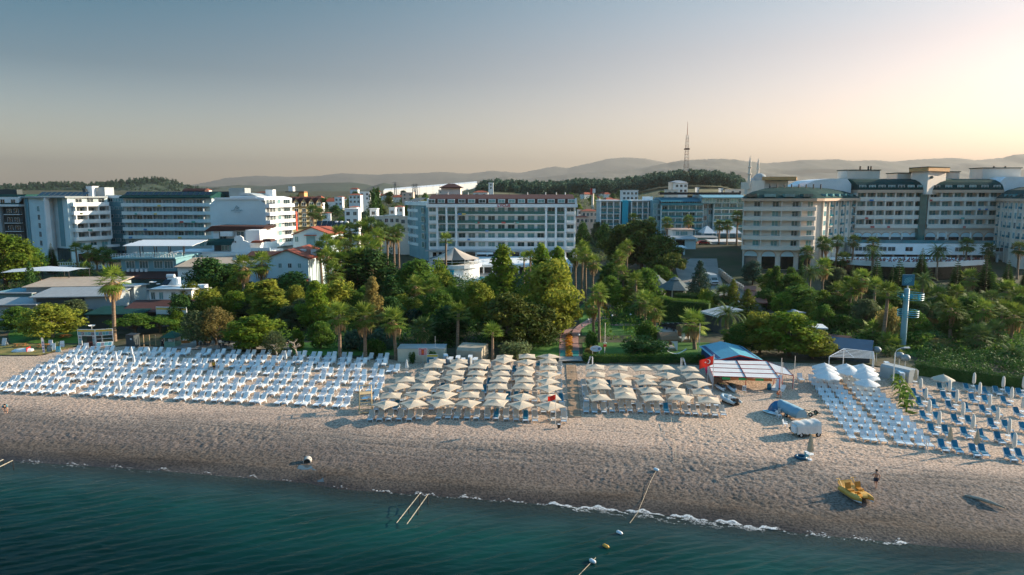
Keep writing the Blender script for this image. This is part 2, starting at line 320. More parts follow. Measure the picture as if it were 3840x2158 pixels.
for a_ in ((2060, 2920, -.1, 1.7, 4200, .035), (2160, 2820, -.12, .22, 1500, .04), (1400, 2100, 0, .4, 260, .04), (0, 600, .4, 1.1, 110, .035), (2900, 3300, .2, .6, 120, .04), (3290, 3400, .1, .8, 200, .04), (1250, 3500, -.06, .06, 450, .02), (0, 1100, .02, .12, 350, .02)): foam_line(*a_)
tag(fb.build('foam', FOAM), 'white foam of the small wave breaking on the sand', 'foam', kind='stuff')
# ---- ground inland
GROUND = mat('ground_earth', (0.075, 0.06, 0.035), r=0.95, c2=(0.03, 0.05, 0.014), s=0.12, detail=6, bump=0.3, bs=1.5)
xs = np.concatenate([-np.geomspace(15500, 160, 26), np.arange(-150, 151, 5), np.geomspace(160, 15500, 26)])
ys = np.concatenate([np.arange(117, 330, 4), np.geomspace(335, 22500, 60)])
X, Y, F = sheet(xs, ys); Z = gz(X, Y) - 0.05 * np.clip((134 - Y) / 4, 0, 1) * 2
far = np.clip((Y - 420) / 500, 0, 1) * np.clip((5000 - Y) / 2000, 0, 1)
Z = Z + far * 14 * (fbm(X / 420, Y / 300, 4, 3) - 0.45)
struct(ob('ground', np_mesh('ground', np.stack([X, Y, Z], 1), F, GROUND)))
# ---- hills and mountains: ridges with a profile, a slope on both sides
def ridge(name, prof, Y, depth, base, material, rough=1.0, n=260, seed=1, rows=16):
    px = np.linspace(prof[0][0], prof[-1][0], n); py = np.interp(px, [p[0] for p in prof], [p[1] for p in prof])
    P = np.array([tuple(atY(a, b_, Y)) for a, b_ in zip(px, py)]); V = []
    for k in range(-rows, rows + 1):
        tt = k / rows; fall = (1 - abs(tt)) ** 1.25 if k else 1.0
        yy = Y + tt * depth + (fbm(P[:, 0] / (depth * .35), np.full(n, k * .3), 3, seed) - .45) * depth * 0.25 * min(1, abs(tt) * 4)
        zz = base + (P[:, 2] - base) * fall
        zz = zz + rough * (fbm(P[:, 0] / (depth * 0.16), yy / (depth * 0.16), 5, seed) - 0.48) * (P[:, 2].max() - base) * 0.5 * min(1, abs(tt) * 3) * (1 - abs(tt)) + rough * (vnoise(P[:, 0] / (depth * .012), yy / 50, seed + 5) - .5) * (P[:, 2].max() - base) * 0.018
        V.append(np.stack([P[:, 0] * (yy / Y) ** 0.0, yy, zz], 1))
    V = np.concatenate(V); i = np.arange(len(V)).reshape(2 * rows + 1, n)
    F = np.stack([i[:-1, :-1], i[:-1, 1:], i[1:, 1:], i[1:, :-1]], -1).reshape(-1, 4)
    return struct(ob(name, np_mesh(name, V, F, material)))
WOOD = mat('wooded_slope', (0.018, 0.040, 0.026), r=0.95, c2=(0.05, 0.075, 0.042), s=0.02, detail=8, bump=0.5, bs=0.06)
ROCK = mat('mountain_slope', (0.06, 0.075, 0.05), r=0.95, c2=(0.14, 0.13, 0.10), s=0.004, detail=8)
HILL_PROF = [(-500, 722), (-200, 712), (0, 706), (100, 698), (280, 691), (380, 694), (430, 688), (520, 680), (590, 673), (640, 675), (690, 692), (730, 703), (770, 713), (840, 725)]
ridge('wooded_hill', HILL_PROF, 1700, 420, 0, WOOD, 0.5, 300, 3)
ridge('far_hills', [(600, 712), (740, 698), (800, 702), (900, 694), (1000, 699), (1080, 692), (1180, 687), (1320, 685), (1370, 691), (1400, 698), (1440, 686), (1490, 697), (1560, 708), (1640, 700), (1720, 690), (1800, 700), (1900, 716)], 5200, 1200, 0, WOOD, 0.5, 300, 7)
ridge('mountains', [(1500, 712), (1650, 692), (1750, 681), (1850, 668), (1900, 661), (1960, 673), (2050, 662), (2150, 651), (2300, 641), (2400, 632), (2480, 616), (2560, 602), (2680, 596), (2760, 599), (2800, 606), (2870, 613), (2960, 606), (3000, 601), (3080, 599), (3140, 598), (3200, 604), (3280, 601), (3340, 607), (3450, 598), (3580, 593), (3660, 601), (3760, 593), (3800, 581), (3900, 574), (4200, 590), (4800, 640)], 11500, 3200, 0, ROCK, 0.8, 420, 11, 20)
ridge('distant_mountains', [(700, 700), (850, 668), (960, 660), (1100, 664), (1200, 660), (1280, 650), (1400, 656), (1480, 652), (1560, 651), (1650, 645), (1700, 648), (1760, 653), (1840, 641), (1950, 649), (2080, 625), (2130, 631), (2220, 611), (2280, 596), (2340, 591), (2420, 596), (2500, 611), (2700, 640), (2900, 680)], 18500, 3600, 0, ROCK, 0.8, 300, 19)
# ---- the air: one box of thin even haze round everything
HZ = bpy.data.materials.new('haze_air'); HZ.use_nodes = True; t = HZ.node_tree; t.nodes.clear()
pv = t.nodes.new('ShaderNodeVolumePrincipled'); pv.inputs['Color'].default_value = (0.36, 0.37, 0.37, 1); pv.inputs["Density"].default_value = 0.00008; pv.inputs['Anisotropy'].default_value = 0.3
oo = t.nodes.new('ShaderNodeOutputMaterial'); t.links.new(pv.outputs[0], oo.inputs['Volume'])
hb = MB(); hb.bx(-16000, 16000, -9500, 23000, -9, 1110)
tag(hb.build('haze', HZ), None, None, kind='stuff')

# ================================================================ loungers and parasols on the beach
WHITE_P=mat('white_plastic', (0.72, 0.76, 0.79), r=0.38, v=0.05, s=3, orand=0.06)
SLAT_P=mat('slat_plastic', (0.68, 0.76, 0.80), r=0.4, v=0.04, s=3, orand=0.05)
BEIGE=mat('beige_fabric', (0.56, 0.49, 0.41), r=0.85, v=0.08, s=5, orand=0.10)
BLUE_F=mat('blue_fabric', (0.012, 0.165, 0.27), r=0.8, v=0.15, s=4, orand=0.2)
WPAD=mat('white_pad', (0.82, 0.82, 0.80), r=0.7, v=0.06, s=3, orand=0.08)
CANV=mat('canvas_cream', (0.66, 0.55, 0.42), r=0.85, v=0.07, s=1.2, orand=0.07, trans=0.15)
CANW=mat('canvas_white', (0.78, 0.80, 0.80), r=0.8, v=0.05, s=1.5, orand=0.05, trans=0.2)
POLE_W=mat('pole_wood', (0.42, 0.29, 0.17), r=0.6, v=0.15, s=5)
POLE_M=mat('pole_metal', (0.62, 0.63, 0.62), r=0.4, v=0.06, s=5)
CONC=mat('concrete', (0.42, 0.40, 0.37), r=0.9, v=0.15, s=2.5, bump=0.2)
DARK=mat('dark_metal', (0.03, 0.03, 0.032), r=0.5, v=0.2, s=5)
def lounger_proto(name, kind, label, group):
 root=thing(name, label, 'sun lounger', group=group)
 f=MB()
 hw=0.34
 if kind=='slat':
  for k in range(7):f.box((0, -0.88+k*0.165, 0.36), (0.62, 0.125, 0.035))
  for s in(-1, 1):f.bx(s*hw-.04, s*hw+.04, -0.97, 0.36, 0.29, 0.36)
 else:
  prof=[(-0.98, 0.30), (-0.85, 0.335), (-0.45, 0.37), (-0.05, 0.335), (0.30, 0.33)]
  f.grid([[(-hw, y, z), (hw, y, z)]for y, z in prof]);f.grid([[(hw, y, z-.05), (-hw, y, z-.05)]for y, z in prof])
  for s in(-1, 1):
   f.grid([[(s*hw, y, z-.09), (s*hw, y, z+.015)]for y, z in prof]);f.grid([[(s*(hw-.05), y, z-.09), (s*(hw-.05), y, z+.015)]for y, z in prof])
   f.tube([(s*.36, -0.12, .34), (s*.40, 0.0, .52), (s*.40, .30, .53), (s*.36, .42, .36)], .03, 4)
 for s in(-1, 1):
  f.bx(s*hw-.035, s*hw+.035, -0.86, -0.76, 0, .33);f.bx(s*hw-.035, s*hw+.035, 0.30, 0.42, 0, .33)
 f.build('frame', SLAT_P if kind=='slat' else WHITE_P, root)
 g=MB();a=R(50 if kind!='slat' else 48);dy, dz=math.cos(a)*.82, math.sin(a)*.82;y0, z0=0.30, 0.34
 n=7
 for k in range(n):
  u=(k+0.5)/n;g.box((0, y0+dy*u, z0+dz*u), (0.60, 0.82/n*(.70 if kind!='pad' else.99), 0.03), rx=a)
 for s in(-1, 1):g.box((s*.315, y0+dy/2, z0+dz/2), (.06, .84, .05), rx=a)
 g.build('backrest', SLAT_P if kind=='slat' else WHITE_P, root)
 if kind in('beige', 'blue', 'pad'):
  c=MB();pm={'beige':BEIGE, 'blue':BLUE_F, 'pad':WPAD}[kind];y1=-0.62 if kind!='pad' else-0.95;nx, nz=-math.sin(a)*.055, math.cos(a)*.055
  low=[(y1, .37), (-.45, .41), (-.05, .385), (.27, .375), (y0+dy*.5+nx, z0+dz*.5+nz), (y0+dy+nx, z0+dz+nz)]
  c.grid([[(-.29, y, z), (.29, y, z)]for y, z in low]);c.grid([[(-.29, y, z+.05), (-.29, y, z)]for y, z in low]);c.grid([[(.29, y, z), (.29, y, z+.05)]for y, z in low])
  c.grid([[(.29, y, z+.05), (-.29, y, z+.05)]for y, z in low]);c.face([(-.29, y1, .37), (.29, y1, .37), (.29, y1, .42), (-.29, y1, .42)])
  c.build('cushion' if kind!='blue' else 'towel', pm, root)
 return root
G1='white loungers in the large block without parasols';G2='cushioned loungers under the cream parasols';G3='slatted white loungers by the boardwalk';G4='loungers with blue pads'
L_pl=lounger_proto('sun_lounger', 'plain', '', G1);L_pad=lounger_proto('padded_lounger', 'pad', '', G1)
L_be=lounger_proto('cushioned_lounger', 'beige', '', G2);L_bl=lounger_proto('blue_lounger', 'blue', '', G2);L_sl=lounger_proto('slatted_lounger', 'slat', '', G3)
def lie(x, y):return Vector((x, y, float(gz(x, y))-0.01))
# ---- the large block: eight rows of pairs
ends=[((-10, 1464), (1300, 1527)), None, None, None, None, None, None, ((262, 1322), (1441, 1352))]
A0, B0, A7, B7=gnd(-14, 1464), gnd(1296, 1525), gnd(285, 1322), gnd(1438, 1352)
rends=[1300, 1408, 1422, 1455, 1461, 1486, 1459, 1438]
bare_parasols=[]
for r in range(8):
 u=r/7;A=A0.lerp(A7, u);B=B0.lerp(B7, u);d=(B-A).normalized();A=A+d*rnd.uniform(-.3, .3)
 Xe=onY(rends[r], B.y).x;t_=0.0;k=0;pair=0
 while True:
  p=A+d*t_
  if p.x>Xe+.2:break
  for j in(0, 1):
   q=p+d*(1.08*j);k+=1
   z=q+Vector((rnd.uniform(-.06, .06), rnd.uniform(-.12, .12), 0))
   pr=(L_pl if j==0 else L_pad)if rnd.random()<.88 else L_pl
   if rnd.random()<.97:
    put(pr, lie(z.x, z.y), R(-9+rnd.uniform(-6, 6)), (1.12, 1.1, 1.1+rnd.uniform(-.08, .08)), label=f'white lounger, {nth(k)} from left in {nth(r + 1)} row from sea, block without parasols', group=G1)
  pair+=1;t_+=2.72+rnd.uniform(-.06, .06)
  if(pair+r)%5==0:t_+=0.95
# ---- cream square parasols
def parasol_proto(name, label, group):
 r0=thing(name, label, 'parasol', group=group)
 c=MB();h, e=2.22, 1.74;s=1.36
 rim=[]
 for(ax, ay), (bx_, by_)in zip(((-1, -1), (1, -1), (1, 1), (-1, 1)), ((1, -1), (1, 1), (-1, 1), (-1, -1))):
  for k in range(4):
   u=k/4;sag=0.10*math.sin(math.pi*u);q=1-0.05*math.sin(math.pi*u)
   rim.append(((ax+(bx_-ax)*u)*s*q, (ay+(by_-ay)*u)*s*q, e+sag))
 mid=[(x*.5, y*.5, (z+h)/2-.05)for x, y, z in rim]
 c.grid([rim, mid], close=True);i=c.vs(mid+[(0, 0, h)])
 for k in range(16):c.f.append((i+k, i+(k+1)%16, i+16));c.m.append(0)
 c.grid([[(x, y, z-.09)for x, y, z in rim], rim], close=True)
 c.build('canopy', CANV, r0)
 MB().tube([(0, 0, 0), (0, 0, h+.08)], .035, 6).build('pole', POLE_W, r0)
 MB().lathe([(0, .16), (.24, .16), (.30, .02), (.30, 0)], 8).build('base', CONC, r0)
 rb=MB()
 for a in range(4):rb.tube([(0, 0, 1.4), (math.cos(a*math.pi/2+math.pi/4)*1.0, math.sin(a*math.pi/2+math.pi/4)*1.0, 1.84)], .015, 3)
 rb.build('ribs', POLE_W, r0)
 return r0
PS=parasol_proto('square_parasol', '', 'cream square parasols over the loungers')
TB=thing('side_table', '', 'table', group='small white side tables');q=MB();q.lathe([(0, .42), (.24, .42), (.24, .39), (0, .39)], 10);q.build('table_top', WHITE_P, TB)
for k in range(3):MB().tube([(.17*math.cos(k*2.09), .17*math.sin(k*2.09), 0), (.1*math.cos(k*2.09), .1*math.sin(k*2.09), .39)], .022, 4).build('leg', WHITE_P, TB)
def c34(o, l):return[(o[0]+a/4.022, o[1]+b/4.022)for a, b in l]
rows_mid=[
 c34((1200, 1240), [(990, 1060), (1410, 1060), (1820, 1040)])+c34((1700, 1240), [(220, 1040), (635, 1045), (1025, 1070), (1455, 1090)]),
 c34((1200, 1240), [(1070, 930), (1470, 920), (1870, 920), (2250, 920)])+c34((1700, 1240), [(650, 940), (1045, 945), (1440, 960)]),
 c34((1200, 1240), [(1180, 800), (1540, 800), (1950, 810), (2310, 805)])+c34((1700, 1240), [(665, 800), (1055, 800), (1430, 830)]),
 c34((1200, 1240), [(1280, 700), (1610, 680), (1990, 670), (2340, 695)])+c34((1700, 1240), [(700, 690), (1065, 700), (1420, 720)]),
 c34((1200, 1240), [(1655, 600), (2040, 590), (2370, 590)])+c34((1700, 1240), [(710, 600), (1065, 600), (1425, 615)]),
 c34((1200, 1240), [(1710, 495), (2060, 500), (2390, 500)])+c34((1700, 1240), [(735, 520), (1085, 530), (1435, 525)]),
 c34((1200, 1240), [(1770, 420), (2100, 425), (2440, 430)])+c34((1700, 1240), [(760, 415), (1110, 425), (1430, 430)]),
 c34((1700, 1240), [(770, 360), (1110, 350), (1440, 360)])]
rows_rt=[c34((2160, 1240), l)for l in([(345, 960), (740, 940), (1150, 960), (1580, 970), (2000, 1000)], [(340, 810), (720, 850), (1100, 850), (1500, 860), (1900, 870)],
 [(320, 720), (690, 740), (1050, 740), (1430, 750), (1830, 760)], [(300, 620), (660, 640), (1040, 650), (1370, 630), (1760, 645)], [(290, 515), (640, 530), (980, 530), (1320, 520), (1690, 540)])]
for blk, rows, nm in((0, rows_mid, 'block beside the large bare one'), (1, rows_rt, 'block before the lawn hedge')):
 for r, row in enumerate(rows):
  P=[]
  for k, (px, py)in enumerate(row):
   p=at(px, py, 2.22);g=float(gz(p.x, p.y));p=at(px, py, 2.22+g);P.append(p)
   rz=rnd.choice([0, 0, 0, 38, 45, 52])+rnd.uniform(-12, 12)
   put(PS, (p.x, p.y, g), R(rz), rnd.uniform(.96, 1.05), f'cream parasol, {nth(k + 1)} from left in {nth(r + 1)} row from sea, {nm}', 'cream square parasols over the loungers')
  if blk==1 and r==4:continue
  x0, x1=P[0].x-1.75, P[-1].x+1.75;n=int((x1-x0)/1.16);k=0
  for j in range(n+1):
   if rnd.random()<(.04 if r==0 else.10):continue
   x=x0+(x1-x0)*j/n+rnd.uniform(-.08, .08);y=float(np.interp(x, [p.x for p in P], [p.y for p in P]))-.55+rnd.uniform(-.15, .15);k+=1
   if min(math.hypot(x-p.x, y-p.y)for p in P)<.42:x+=.45
   blu=rnd.random()<.13
   put(L_bl if blu else L_be, lie(x, y), R(rnd.uniform(-5, 5)-2), label=f'{"blue-towelled" if blu else "beige-cushioned"} lounger, {nth(k)} from left in {nth(r + 1)} row from sea, {nm}', group=G2)
  if r<2:
   for k, p in enumerate(P):put(TB, lie(p.x+.42, p.y-.45), 0, label=f'small white table at {nth(k + 1)} parasol from left, {nth(r + 1)} row, {nm}')
# ---- boardwalk of planks through the parasol blocks
PLANK=mat('plank_wood', (0.36, 0.24, 0.15), r=0.8, v=0.25, s=3, orand=0.18)
bw=struct(ob('boardwalk', None));bw['label']='wooden boardwalk of cross planks between the two parasol blocks'
a0, a1, b0, b1=gnd(2128, 1369), gnd(2154, 1369), gnd(2142, 1566), gnd(2171, 1566)
pm=MB();wd=(a1-a0).length;pm.bx(-.8, .8, -.135, .135, 0, .045);pme=pm.mesh('plank', PLANK);n=int((a0-b0).length/.29)
for k in range(n):
 u=k/n;c=((b0+b1)/2).lerp((a0+a1)/2, u);o=ob('plank', pme, bw, (c.x, c.y, float(gz(c.x, c.y))+.02+rnd.uniform(0, .015)), math.atan2((b1-b0).y, (b1-b0).x)+R(rnd.uniform(-1, 1)))
# ---- slatted loungers in four double columns either side of a second boardwalk
th=-14
def blockpt(u, v):return Vector((O_.x+u*math.cos(R(th))-v*math.sin(R(th)), O_.y+u*math.sin(R(th))+v*math.cos(R(th)), 0))
O_=gnd(3193, 1645);cols=[(0.0, 0.92), (2.15, 3.07), (4.75, 5.67), (6.8, 7.72)]
for r in range(12):
 k=0
 for ci, pr in enumerate(cols):
  if r>10 and ci<2:continue
  for u in pr:
   v=r*2.5+rnd.uniform(-.1, .1)-0.10*u;p=blockpt(u-r*.012+rnd.uniform(-.05, .05), v);k+=1
   if r==0 and ci==0 and u>0:p=p+Vector((.5, 0, 0))
   put(L_sl, lie(p.x, p.y), R(th+rnd.uniform(-3, 3)), label=f'slatted white lounger, {nth(k)} from left in {nth(r + 1)} row from sea, block with brown boardwalk', group=G3)
bw2=struct(ob('boardwalk', None));bw2['label']='brown plank walk between the slatted loungers'
for k in range(52):
 p=blockpt(3.85, 7.5+k*.30);ob('plank', pme, bw2, (p.x, p.y, float(gz(p.x, p.y))+.02), R(th+rnd.uniform(-1, 1)), (.48, 1, 1))
L_one=put(L_sl, gnd(3002, 1428), R(-8), label='single slatted white lounger standing alone on the sand near the slide', group=G3)
# ---- blue loungers at the end, closed parasols with round trays between them
def c7(l):return[(3200+a/3.148, 1300+b/3.148)for a, b in l]
bl=c7([(700, 495), (850, 505), (1010, 430), (1130, 430), (760, 605), (930, 620), (1060, 535), (1185, 540), (1330, 440), (1465, 460), (1545, 480), (1670, 470), (1810, 480), (1940, 495), (820, 760), (975, 775), (1120, 645), (1310, 665), (1385, 560), (1540, 575), (1770, 590),
         (910, 915), (1070, 930), (1185, 800), (1350, 820), (1520, 690), (1655, 700), (1920, 720), (1300, 955), (1490, 975), (1610, 850), (1780, 870), (1990, 895), (1030, 1095), (1190, 1110), (1395, 1150), (1500, 1150), (1690, 1010), (1890, 1030), (1810, 1200), (1945, 1210)])
order=sorted(bl, key=lambda p:-p[1])
L_b2=lounger_proto('blue_lounger', 'blue', '', G4)
rowsb=[]
for p in order:
 if rowsb and abs(rowsb[-1][0][1]-p[1])<13:rowsb[-1].append(p)
 else:rowsb.append([p])
for r, row in enumerate(rowsb):
 for k, (px, py)in enumerate(sorted(row)):
  p=at(px, py, .97);p=p+Vector((-.15, -.75, 0))
  put(L_b2, lie(p.x, p.y), R(-9+rnd.uniform(-7, 7)), label=f'blue-padded white lounger, {nth(k + 1)} from left in {nth(r + 1)} line from sea, among closed parasols', group=G4)
def closed_parasol(name, material, tray, thin=False):
 r0=thing(name, '', 'parasol')
 s=MB();n=10;prof=[(.04, .95), (.17, 1.05), (.20, 1.3), (.19, 1.9), (.15, 2.4), (.06, 2.6), (0, 2.63)]if not thin else[(.05, .75), (.22, .85), (.25, 1.1), (.20, 1.6), (.12, 2.2), (.05, 2.5), (0, 2.52)]
 s.grid([[(r*math.cos(2*math.pi*j/n)*(1+.22*(j%2)), r*math.sin(2*math.pi*j/n)*(1+.22*(j%2)), z)for j in range(n)]for r, z in prof], close=True)
 s.build('closed_canopy', material, r0, smooth=not thin);MB().tube([(0, 0, 0), (0, 0, 2.55)], .03, 6).build('pole', WHITE_P, r0)
 if tray:MB().lathe([(0, .62), (.34, .62), (.34, .58), (0, .58)], 12).build('tray', WHITE_P, r0)
 MB().lathe([(0, .1), (.22, .1), (.25, 0)], 8).build('base', WHITE_P, r0)
 return r0
COVER=mat('parasol_cover', (0.66, 0.64, 0.58), r=0.8, v=0.05, s=3, orand=0.05);TANC=mat('tan_canvas', (0.50, 0.40, 0.27), r=0.85, v=0.1, s=4)
U_cv=closed_parasol('closed_parasol', COVER, True);U_tn=closed_parasol('closed_parasol', TANC, True, True);U_wh=closed_parasol('closed_parasol', CANW, False, True)
GU='closed parasols among the blue loungers'
for k, (px, py)in enumerate(c7([(785, 575), (845, 700), (885, 855), (1000, 1015), (1125, 605), (1208, 745), (1280, 905), (1398, 1060), (1412, 515), (1478, 645), (1597, 790), (1690, 955), (1825, 1110), (1885, 1290), (1757, 555), (1855, 695), (1992, 815), (1998, 570)])):
 put(U_cv, gnd(px, py), 0, (1, 1, rnd.uniform(.95, 1.04)), f'white-sleeved closed parasol, {nth(k + 1)} counted by columns from the banana plants', GU)
for(px, py), lb in zip(c7([(725, 460), (1130, 1200), (1447, 1240)]), ('tan closed parasol behind the blue loungers beside the white tank hut', 'tan closed parasol between the two foremost blue loungers near the net poles', 'tan closed parasol over two splayed blue loungers')):
 put(U_tn, gnd(px, py), 0, label=lb, group=GU)
for k, (px, py)in enumerate([(495, 1345), (560, 1348), (437, 1368), (503, 1375), (287, 1378), (282, 1390), (219, 1412), (450, 1482), (1526, 1397), (1072, 1362)]):
 put(U_wh, gnd(px, py), 0, .85, ['first', 'second', 'third', 'fourth', 'fifth', 'sixth', 'seventh', 'eighth', 'ninth', 'tenth'][k]+' furled white parasol counted from the photo booth in the bare block', 'furled white parasols in the bare block')
put(U_tn, gnd(3036, 1726), 0, 1.15, 'lone furled tan parasol on open sand beside a blue ring', 'lone parasol')
# ---- round white parasols, open
def round_parasol(name, material, n=8, rad=1.75):
 r0=thing(name, '', 'parasol');c=MB();N_=24
 def rr(j):return rad*(1-.10*abs(math.sin(math.pi*(j/N_*n))))
 rim=[(rr(j)*math.cos(2*math.pi*j/N_), rr(j)*math.sin(2*math.pi*j/N_), 1.95+.10*abs(math.sin(math.pi*j/N_*n)))for j in range(N_)]
 c.grid([[(x, y, z-.12)for x, y, z in rim], rim, [(x*.5, y*.5, 2.38+(z-1.95)*.4)for x, y, z in rim], [(x*.04, y*.04, 2.72)for x, y, z in rim]], close=True)
 c.build('canopy', material, r0);MB().tube([(0, 0, 0), (0, 0, 2.82)], .03, 6).build('pole', POLE_M, r0);MB().lathe([(0, .15), (.26, .15), (.3, 0)], 8).build('base', CONC, r0)
 return r0
RW=round_parasol('round_parasol', CANW);RT=round_parasol('round_parasol', mat('canvas_sand', (0.52, 0.47, 0.38), r=.85, v=.06, s=2), rad=1.6)
for k, (px, py)in enumerate([(3092, 1366), (3097, 1384), (3103, 1400), (3174, 1366), (3187, 1382), (3236, 1366), (3245, 1386), (3249, 1401), (3252, 1420)]):
 p=at(px, py, 2.7);put(RW, (p.x, p.y, 0), R(k*13), rnd.uniform(.95, 1.1), f'open white round parasol, {nth(k + 1)} from the pedal boat shed, over slatted loungers', 'open white round parasols')
p=at(3538, 1402, 2.7);put(RT, (p.x, p.y, 0), .2, .95, 'open sand-coloured round parasol by the dark hedge', 'open round parasol')

# ================================================================ hotels and houses
WALLW=mat('wall_white', (0.82, 0.84, 0.84), r=.75, v=.05, s=.4, detail=5);WALLB=mat('wall_white_shaded', (0.60, 0.74, 0.77), r=.75, v=.05, s=.3, detail=5);WALLT=mat('wall_teal', (0.16, 0.33, 0.38), r=.7, v=.07, s=.4)  # WALLB: white wall with the bluish tint of shade put into its colour
WALLC=mat('wall_cream', (0.80, 0.70, 0.60), r=.8, v=.05, s=.4, detail=5);WALLP=mat('wall_pink', (0.68, 0.50, 0.42), r=.8, v=.06, s=.4);WALLY=mat('wall_yellow', (0.62, 0.50, 0.26), r=.8, v=.08, s=.5);SHADEW=mat('recess_shade_wall', (0.42, 0.52, 0.54), r=.8, v=.06, s=.5)  # SHADEW: wall colour darkened to stand in for shade behind the balconies
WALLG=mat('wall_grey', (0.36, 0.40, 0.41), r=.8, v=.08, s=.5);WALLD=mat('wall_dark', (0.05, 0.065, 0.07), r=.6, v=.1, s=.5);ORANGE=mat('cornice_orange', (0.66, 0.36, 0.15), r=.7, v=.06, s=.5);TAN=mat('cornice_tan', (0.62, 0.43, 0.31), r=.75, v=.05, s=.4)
ROOFM=mat('roof_maroon', (0.075, 0.028, 0.022), r=.8, v=.15, s=1.5, bump=.3, bs=4);ROOFR=mat('roof_red_tile', (0.34, 0.085, 0.045), r=.8, v=.22, s=2, bump=.4, bs=3, stretch=(1, 4, 4));ROOFG=mat('roof_green_shingle', (0.012, 0.055, 0.052), r=.9, v=.18, s=1.2, bump=.25, bs=3, spec=.08);ROOFB=mat('roof_grey_sheet', (0.30, 0.32, 0.33), r=.55, v=.12, s=.5, stretch=(6, 1, 1))
ROOFT=mat('roof_tan_sheet', (0.46, 0.36, 0.27), r=.7, v=.12, s=.6, stretch=(6, 1, 1));SOLAR=mat('solar_panel', (0.010, 0.018, 0.028), r=.15, v=.2, s=1, spec=.6);TURQ=mat('turquoise_panel', (0.01, 0.36, 0.50), r=.5, v=.05, s=.5);STEELW=mat('white_steel', (0.72, 0.74, 0.75), r=.4, v=.04, s=2);RED=mat('red_paint', (0.50, 0.03, 0.03), r=.5, v=.1, s=2)
PAVE=mat('paving', (0.33, 0.30, 0.27), r=.9, v=.14, s=.7, detail=5, bump=.2, bs=3)
def glassmat(name, dark, cur, share):
 m=bpy.data.materials.new(name);m.use_nodes=True;t=m.node_tree;N=t.nodes;L=t.links;b=N['Principled BSDF'];b.inputs['Roughness'].default_value=.12;b.inputs['Specular IOR Level'].default_value=.6
 oi=N.new('ShaderNodeObjectInfo');rp=N.new('ShaderNodeValToRGB');e=rp.color_ramp.elements;e[0].color=(*dark, 1);e[0].position=share*.8;e[1].color=(*cur, 1);e[1].position=min(1, share+.5)
 tc=N.new('ShaderNodeTexCoord');mp=N.new('ShaderNodeMapping');mp.inputs['Scale'].default_value=(5, .1, .15);nz=N.new('ShaderNodeTexNoise');nz.inputs['Scale'].default_value=1.6;L.new(tc.outputs['Object'], mp.inputs[0]);L.new(mp.outputs[0], nz.inputs['Vector'])
 ma=N.new('ShaderNodeMath');ma.operation='MULTIPLY_ADD';ma.inputs[1].default_value=.5;ma.inputs[2].default_value=-.25;L.new(nz.outputs[0], ma.inputs[0]);ad=N.new('ShaderNodeMath');ad.operation='ADD';L.new(ma.outputs[0], ad.inputs[0]);L.new(oi.outputs['Random'], ad.inputs[1])
 L.new(ad.outputs[0], rp.inputs[0]);L.new(rp.outputs[0], b.inputs['Base Color']);return m
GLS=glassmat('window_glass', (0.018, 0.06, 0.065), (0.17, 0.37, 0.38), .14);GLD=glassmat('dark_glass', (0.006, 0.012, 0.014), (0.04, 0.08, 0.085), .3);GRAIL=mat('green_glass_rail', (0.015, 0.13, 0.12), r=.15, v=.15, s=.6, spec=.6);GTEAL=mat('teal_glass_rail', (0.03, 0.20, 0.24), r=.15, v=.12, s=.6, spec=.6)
def zp(py, Y, px=1920):return atY(px, py, Y).z
def xp(px, Y, z=15.0):return(px-1920)/FPX*(Y*_cp+(CH-z)*_sp)
_wm={}
def win_mesh(w, h, pane, frm, mull):
 k=(round(w, 2), round(h, 2), pane.name, frm.name, mull)
 if k not in _wm:
  a=MB();a.bx(-w/2, w/2, -.03, .05, -h/2, h/2);f=MB();t_=.08
  for x0, x1, z0, z1 in((-w/2-t_, -w/2, -h/2-t_, h/2+t_), (w/2, w/2+t_, -h/2-t_, h/2+t_), (-w/2, w/2, h/2, h/2+t_), (-w/2, w/2, -h/2-t_, -h/2)):f.bx(x0, x1, -.07, .06, z0, z1)
  for j in range(mull):x=-w/2+w*(j+1)/(mull+1);f.bx(x-.035, x+.035, -.06, -.025, -h/2+.002, h/2-.002)
  _wm[k]=(a.mesh('window', pane), f.mesh('frame', frm))
 return _wm[k]
class Bld:
 def __init__(s, name, label, px, Y, cat='hotel', group=None, loc=None):
  s.O=onY(px, Y)if loc is None else Vector(loc);s.root=thing(name, label, cat, s.O, 0, group);s.Ti=Matrix.Translation(-s.O)
 def mb(s, F=None):m=MB();m.T=s.Ti if F is None else s.Ti@F;return m
 def part(s, name, mb, material, parent=None, smooth=False):return mb.build(name, material, parent or s.root, smooth)
 def wins(s, F, xs, zs, w, h, y=-.02, pane=None, frm=None, mull=1, name='window'):
  a, f=win_mesh(w, h, pane or GLS, frm or STEELW, mull);rz=math.atan2(F[1][0], F[0][0])
  for z in zs:
   for x in xs:
    p=s.Ti@F@Vector((x, y, z));o=ob(name, a, s.root, p, rz);ob('frame', f, o)
def fr(p0, p1):d=Vector((p1[0]-p0[0], p1[1]-p0[1]));return Matrix.Translation((p0[0], p0[1], 0))@Matrix.Rotation(math.atan2(d.y, d.x), 4, 'Z'), d.length
def pt(px, Y, z=15.0):return(xp(px, Y, z), Y)
def plan(B, pts, z0, z1, material, name='wall', overhang=0):B.part(name, B.mb().ext(pts, z0, z1), material)
